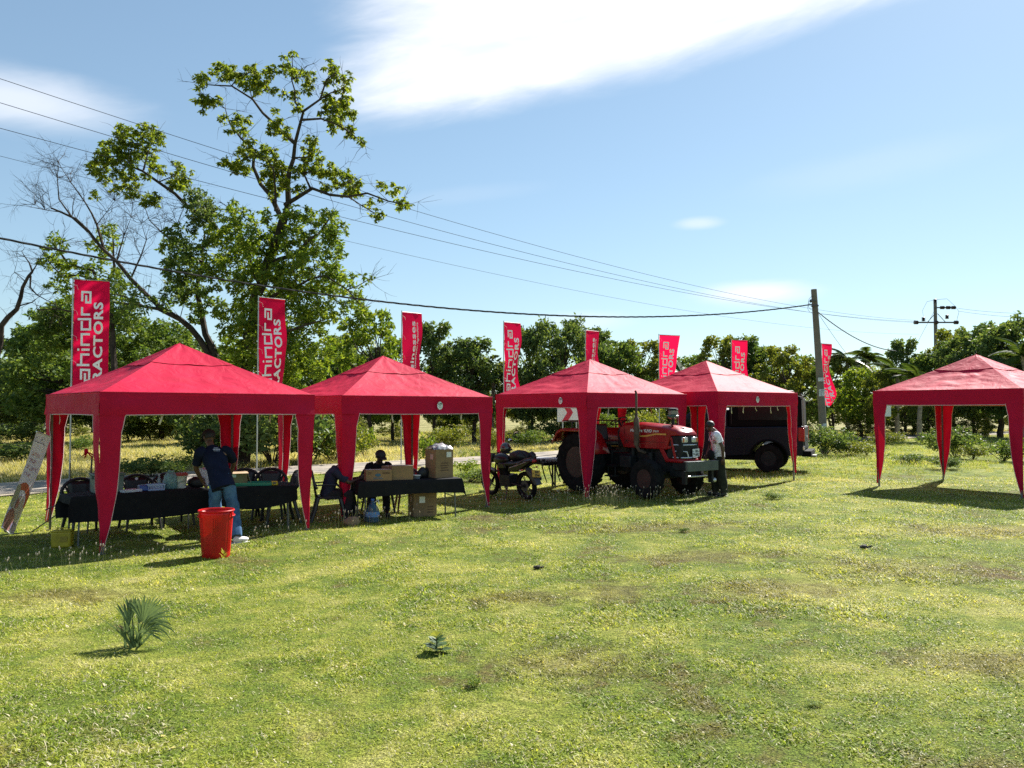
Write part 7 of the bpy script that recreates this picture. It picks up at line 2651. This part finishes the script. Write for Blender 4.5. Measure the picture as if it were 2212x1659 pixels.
def lerp_pts(pts, rads, k=4):
    P_, R_ = [], []
    for (a, b), (r0, r1) in zip(zip(pts, pts[1:]), zip(rads, rads[1:])):
        for i in range(k):
            P_.append(Vector(a).lerp(Vector(b), i / k)); R_.append(r0 + (r1 - r0) * i / k)
    P_.append(Vector(pts[-1])); R_.append(rads[-1])
    return P_, R_

def hand(mb, w, d, palm_n, L=.085, side=1, curl=.6):
    """palm with five fingers; d points along the hand"""
    d = Vector(d).normalized(); n = Vector(palm_n).normalized()
    s = d.cross(n).normalized() * side
    w = Vector(w)
    mb.sphere(w + d * .045, .042, .018, .05, 10, 7, Matrix((s, n, d)).transposed())
    for i, (off, ln) in enumerate(((-.030, .068), (-.010, .078), (.011, .074), (.030, .058))):
        b = w + d * .075 + s * off
        p1 = b + d * ln * .45 + n * .004
        p2 = b + d * ln * (.45 + .35 * math.cos(curl)) + n * ln * .35 * math.sin(curl)
        p3 = p2 + d * ln * .25 * math.cos(curl * 1.8) + n * ln * .28 * math.sin(curl * 1.8)
        mb.tube([w + d * .05 + s * off, b, p1, p2, p3], [.010, .010, .0095, .0085, .0065], 6)
    b = w + d * .03 - s * .036
    mb.tube([w + d * .02 - s * .02, b + d * .012 + n * .01, b + d * .045 + n * .022 - s * .008, b + d * .07 + n * .026], [.013, .012, .010, .007], 6)

def person(label, loc, rz, J, skin, shirt, pants, shoe, name='person', hat=None, sleeve=.9, baggy=1.0, hairstyle='short', belt=None, shirt_extra=0.0):
    t = thing(name, label, 'person', loc, rz)
    g = {k: Vector(v) for k, v in J.items()}
    sd = (g['shL'] - g['shR']).normalized()            # towards the person's left
    look = g['look'].normalized()
    hc = g['head']
    nk = g['neck']
    nodes = [
        (*g['pelvis'], .09), (*((g['pelvis'] + g['chest']) / 2), .085), (*g['chest'], .085), (*nk, .06),
        (*(nk.lerp(hc, .45)), .055), (*(hc + look * .012 - Vector((0, 0, .055))), .066), (*(hc + Vector((0, 0, .02))), .086), (*(hc + Vector((0, 0, .085)) - look * .01), .062),
        (*g['shL'], .046), (*g['elL'], .043), (*g['wrL'], .028), (*(g['wrL'] + (g['wrL'] - g['elL']).normalized() * .03), .027),
        (*g['shR'], .046), (*g['elR'], .043), (*g['wrR'], .028), (*(g['wrR'] + (g['wrR'] - g['elR']).normalized() * .03), .027),
        (*g['hipL'], .07), (*g['knL'], .056), (*g['anL'], .04), (*g['toL'], .034),
        (*g['hipR'], .07), (*g['knR'], .056), (*g['anR'], .04), (*g['toR'], .034)]
    edges = [(0, 1), (1, 2), (2, 3), (3, 4), (4, 5), (5, 6), (6, 7), (2, 8), (8, 9), (9, 10), (10, 11), (2, 12), (12, 13), (13, 14), (14, 15), (0, 16), (16, 17), (17, 18), (18, 19), (0, 20), (20, 21), (21, 22), (22, 23)]
    me = skin_mesh(nodes, edges, 2)
    # hands, ears, nose and chin grown onto the same mesh
    mb = MB()
    b0 = [tuple(v.co) for v in me.vertices]
    f0 = [tuple(p.vertices) for p in me.polygons]
    mb.add(b0, f0)
    for s_, w, e in ((1, 'wrL', 'elL'), (-1, 'wrR', 'elR')):
        d = g[w] - g[e]
        pn = -sd * s_ if abs(d.normalized().dot(sd)) < .8 else look
        hand(mb, g[w] + d.normalized() * .01, d, pn, side=s_)
    up = Vector((0, 0, 1)); lf = up.cross(look).normalized()
    HM = Matrix((look, lf, look.cross(lf))).transposed()
    def H(x, y, z): return hc + HM @ Vector((x, y, z))
    mb.sphere(H(.094, 0, -.005), .017, .014, .024, 8, 6, HM)           # nose
    mb.sphere(H(.070, 0, -.075), .030, .030, .022, 8, 6, HM)           # chin
    mb.sphere(H(.078, 0, .035), .018, .045, .010, 8, 5, HM)           # brow
    for s_ in (-1, 1):
        mb.sphere(H(-.005, s_ * .090, 0), .022, .009, .032, 8, 6, HM)  # ears
    bpy.data.meshes.remove(me)
    mb.o('body', skin, t)
    mo = MB().sphere(H(.091, 0, -.044), .006, .024, .006, 8, 5, HM).o('mouth', mat('lip', (.10, .035, .03), .5), t)
    for s_ in (-1, 1):
        MB().sphere(H(.081, s_ * .033, .014), .011, .013, .008, 8, 6, HM).o('eye', mat('eye_white', (.35, .33, .30), .3), t)
    # hair
    hb = MB().sphere((0, 0, 0), .098, .094, .098, 20, 12)
    kept = []
    hv = []
    for q in hb.v:
        v = Vector(q)
        if v.z < .012 and v.x > -.02:
            v = v * .86
        if v.z < -.05:
            v = Vector((v.x * .86, v.y * .86, -.05))
        v = v * (1 + .03 * mnoise.noise(v * 60))
        hv.append(tuple(hc + HM @ (v + Vector((-.006, 0, .030)))))
    hb.v = hv
    hb.o('hair', HAIR, t)
    if hat is not None:
        cp = MB()
        cp.sphere((0, 0, 0), .112, .106, .105, 20, 12)
        cp.v = [tuple(H(q[0] - .002, q[1], max(q[2], -.005) + .035)) for q in cp.v]
        c_ = cp.o('cap', hat, t)
        cp = MB().grid(lambda u, v: H(.085 + .095 * v * (1 - .35 * (2 * u - 1) ** 2), (2 * u - 1) * .082 * (1 - .15 * v), .035 - .028 * v - .012 * (2 * u - 1) ** 2), 10, 5)
        cp.o('cap_peak', hat, c_, solid=.004)
    # shirt
    pv, chx = g['pelvis'], g['chest']
    hem = pv.lerp(chx, -.16 - shirt_extra)
    sh = MB()
    loft(sh, [(hem, .178, .128, sd), (pv.lerp(chx, .15), .172, .124, sd), (pv.lerp(chx, .55), .165, .118, sd), (chx, .185, .124, sd), (chx.lerp(nk, .45), .188, .112, sd), (chx.lerp(nk, .78), .13, .088, sd), (nk, .068, .062, sd)], 26, 3, .010)
    for a, b in (('shL', 'elL'), ('shR', 'elR')):
        P_, R_ = lerp_pts([g[a].lerp(nk, .35), g[a], g[a].lerp(g[b], sleeve)], [.070, .080, .072], 5)
        loft(sh, [(p, r, r * .92, Vector((0, 1, .2)).cross(g[b] - g[a]) + Vector((.01, 0, 0))) for p, r in zip(P_, R_)], 14, 5, .008)
    so_ = sh.o('shirt', shirt, t)
    # trousers
    tr = MB()
    loft(tr, [(pv.lerp(chx, .20), .150, .108, sd), (pv, .168, .122, sd), ((g['hipL'] + g['hipR']) / 2 - Vector((0, 0, .04)), .165, .118, sd)], 22, 7, .008)
    for a, b, c_ in (('hipL', 'knL', 'anL'), ('hipR', 'knR', 'anR')):
        kk = baggy
        pts, rr = lerp_pts([g[a] + (pv - g[a]) * .15, g[b], g[c_] + (g[b] - g[c_]).normalized() * .02], [.100, .078 * kk, .070 * kk], 6)
        loft(tr, [(p, r, r * 1.02, sd) for p, r in zip(pts, rr)], 18, 11, .012)
    tr.o('trousers', pants, t)
    for a, b in (('anL', 'toL'), ('anR', 'toR')):
        d = (g[b] - g[a]); d.z = 0; d = d.normalized() if d.length > 1e-4 else look
        f = g[a].copy()
        SM = Matrix((d, up.cross(d), up)).transposed()
        s_ = MB()
        s_.sphere((f.x + d.x * .06, f.y + d.y * .06, f.z - .035), .135, .048, .045, 14, 8, SM)
        s_.v = [(q[0], q[1], max(q[2], f.z - .085)) for q in s_.v]
        s_.sphere((f.x, f.y, f.z - .02), .06, .045, .05, 10, 7, SM)
        o = s_.o('shoe', shoe, t)
        so2 = MB().box((f.x + d.x * .055, f.y + d.y * .055, f.z - .080), (.27, .095, .018), rz=math.atan2(d.y, d.x)).o('shoe_sole', WHITE if shoe.name != 'black_shoe' else BLACKP, o, bevel=.006)
    return t, so_, H

def build_people():
    navy = mat('navy_polo', (.006, .010, .028), .9, var=.15, spec=.2)
    denim = mat('blue_denim', (.06, .125, .22), .85, spec=.1, var=.25, vscale=7, bump=.2, bscale=60, col2=(.025, .06, .12))
    whs = mat('white_trainer', (.62, .60, .57), .6, var=.12)
    bsh = mat('black_shoe', (.015, .015, .015), .5)
    blkc = mat('black_garment', (.008, .009, .012), .9, var=.1, spec=.2)
    # man in the blue polo, bending over the tables, back to us
    Y = 12.55
    x = X(481, Y)
    g = G(x, Y)
    J = dict(pelvis=(0, 0, .93), chest=(-.17, .15, 1.27), neck=(-.26, .22, 1.46), head=(-.32, .30, 1.60), look=(-.75, .55, -.42),
             shL=(-.375, .08, 1.39), elL=(-.49, .20, 1.12), wrL=(-.46, .40, .90), shR=(-.03, .30, 1.40), elR=(.02, .50, 1.18), wrR=(-.12, .66, .95),
             hipL=(-.10, -.02, .88), knL=(-.13, .06, .47), anL=(-.20, -.02, .085), toL=(-.26, .10, .04),
             hipR=(.10, .03, .88), knR=(.17, .06, .49), anR=(.30, -.16, .085), toR=(.36, -.10, .04))
    J['shL'], J['shR'] = (-.365, .045, 1.385), (-.0, .255, 1.385)
    t, sh, H = person('man in navy polo shirt and blue jeans leaning over the long table', (x, Y, g), 0, J, SKINM, navy, denim, whs, hat=mat('black_cap', (.008, .008, .010), .8), sleeve=.72, baggy=1.12, shirt_extra=.16)
    # small print below the collar at the back
    nk = Vector(J['neck']); ch = Vector(J['chest'])
    sd = (Vector(J['shR']) - Vector(J['shL'])).normalized()
    dn = (ch - nk).normalized()
    nn = sd.cross(dn).normalized()
    if nn.y > 0: nn = -nn
    c0 = nk.lerp(ch, .42) + nn * .135 + sd * .03
    mb = MB()
    rs = random.Random(8)
    for row, (w, h) in enumerate(((.06, .014), (.10, .020), (.09, .008))):
        xx = -w / 2
        while xx < w / 2:
            l = .008 + .006 * rs.random()
            o_ = c0 + dn * (row * .026) + sd * (xx + l / 2)
            mb.add([o_ - sd * l * .4 - dn * h / 2, o_ + sd * l * .4 - dn * h / 2, o_ + sd * l * .4 + dn * h / 2, o_ - sd * l * .4 + dn * h / 2], [(0, 1, 2, 3)])
            xx += l * 1.25
    mb.o('back_print', mat('shirt_print', (.55, .58, .70), .7), sh, smooth=False)

    # standing man on the right in the marbled T-shirt, looking down
    Y = 17.75
    x = X(1549, Y)
    g = G(x, Y)
    marb = bpy.data.materials.new('marbled_tshirt')
    marb.use_nodes = True
    T = NT(marb.node_tree)
    tc = T.n('ShaderNodeTexCoord').outputs['Object']
    n1 = T.noise(tc, 9, 5, .65, 1.6)
    col = T.ramp(n1, [(.34, (.22, .20, .24)), (.42, (.60, .57, .63)), (.56, (.80, .78, .83))])
    p = T.n('ShaderNodeBsdfPrincipled', ins={'Base Color': col, 'Roughness': .9})
    T.n('ShaderNodeOutputMaterial', ins={0: p.outputs[0]})
    olive = mat('dark_olive_trousers', (.022, .024, .018), .9, var=.15, spec=.2)
    J = dict(pelvis=(.03, 0, .90), chest=(-.02, -.02, 1.24), neck=(-.07, -.03, 1.42), head=(-.155, -.04, 1.53), look=(-.80, -.10, -.55),
             shL=(-.06, -.20, 1.345), elL=(.05, -.26, 1.08), wrL=(.06, -.24, .84), shR=(-.02, .17, 1.345), elR=(-.10, .24, 1.09), wrR=(-.20, .14, .90),
             hipL=(.03, -.09, .86), knL=(.05, -.12, .46), anL=(.10, -.13, .085), toL=(-.03, -.15, .04),
             hipR=(.03, .09, .86), knR=(-.02, .10, .46), anR=(-.02, .10, .085), toR=(-.15, .11, .04))
    t, sh, H = person('man in a white marbled T-shirt looking down, standing at the tractor bumper', (x, Y, g), 0, J, SKIND, marb, olive, bsh, sleeve=.62, baggy=1.25, shirt_extra=.0)
    L = MB()
    ch = Vector(J['chest'])
    def onchest(a, b):
        # wrap round the front-left of the chest
        th = -2.35 + a / .17
        c0 = Vector((ch.x, ch.y, 0))
        return c0 + Vector((math.cos(th) * .145, math.sin(th) * .20, 1.235 + b))
    letters(L, 'JUST', lambda a, b: onchest(a, b + .05), .085, .004, fit=.17)
    letters(L, 'ST', lambda a, b: onchest(a + .03, b - .06), .07, .004, fit=.08)
    L.o('chest_print', INK, sh, smooth=False)
    L = MB()
    letters(L, 'DO', lambda a, b: onchest(a + .02, b - .005), .045, .003, fit=.10)
    L.o('chest_print', mat('red_print', (.4, .02, .05), .7), sh, smooth=False)
    # sling bag
    b = thing('sling_bag', 'black sling bag worn across the chest of the man in the marbled shirt', 'bag', (x, Y, g))
    bp = Vector((-.17, -.10, .90))
    mb = MB().sphere(bp, .075, .12, .12, 14, 9)
    mb.o('pouch', blkc, b)
    MB().tube([bp + Vector((.0, -.02, .10)), (-.20, -.10, 1.10), (-.185, -.06, 1.25), (-.12, .0, 1.40), (-.02, .06, 1.42), (.10, .06, 1.25), (.16, .0, 1.0), (.05, .02, .92)], .016, 5, flat=.4).o('strap', blkc, b)

    # seated man in the cap behind the second table
    Y = 15.93
    x = X(819, Y)
    g = G(x, Y)
    J = dict(pelvis=(0, 0, .50), chest=(.0, -.10, .82), neck=(.01, -.17, .99), head=(.03, -.25, 1.115), look=(.55, -.75, -.35),
             shL=(.18, -.10, .93), elL=(.26, -.28, .74), wrL=(.16, -.48, .80), shR=(-.17, -.13, .93), elR=(-.25, -.30, .73), wrR=(-.08, -.50, .80),
             hipL=(.09, 0, .48), knL=(.14, -.42, .50), anL=(.17, -.58, .085), toL=(.20, -.72, .04),
             hipR=(-.09, 0, .48), knR=(-.12, -.42, .50), anR=(-.10, -.48, .085), toR=(-.11, -.62, .04))
    person('seated man in black cap and dark shirt behind the low cartons', (x, Y, g), R(8), J, SKIND, blkc, mat('dark_trousers', (.014, .014, .018), .9, spec=.2), bsh, hat=mat('black_cap2', (.010, .010, .012), .6), sleeve=.75)

    # bent figure in dark blue seated left of it, half hidden by the tent leg
    Y = 14.82
    x = X(708, Y)
    g = G(x, Y)
    J = dict(pelvis=(0, 0, .50), chest=(.08, .03, .82), neck=(.19, .06, .97), head=(.31, .09, 1.06), look=(.8, .2, -.6),
             shL=(.12, .21, .92), elL=(.38, .26, .72), wrL=(.56, .20, .76), shR=(.14, -.14, .91), elR=(.40, -.18, .70), wrR=(.58, -.06, .76),
             hipL=(0, .09, .48), knL=(.42, .12, .50), anL=(.50, .12, .085), toL=(.63, .14, .04),
             hipR=(0, -.09, .48), knR=(.42, -.12, .50), anR=(.32, -.14, .085), toR=(.45, -.16, .04))
    person('person in dark blue bent forward on a chair behind the second tent leg', (x, Y, g), R(12), J, SKIND, mat('dark_blue_jersey', (.008, .014, .040), .85), mat('dark_trousers2', (.012, .012, .016), .9), bsh, sleeve=.8)
build_people()
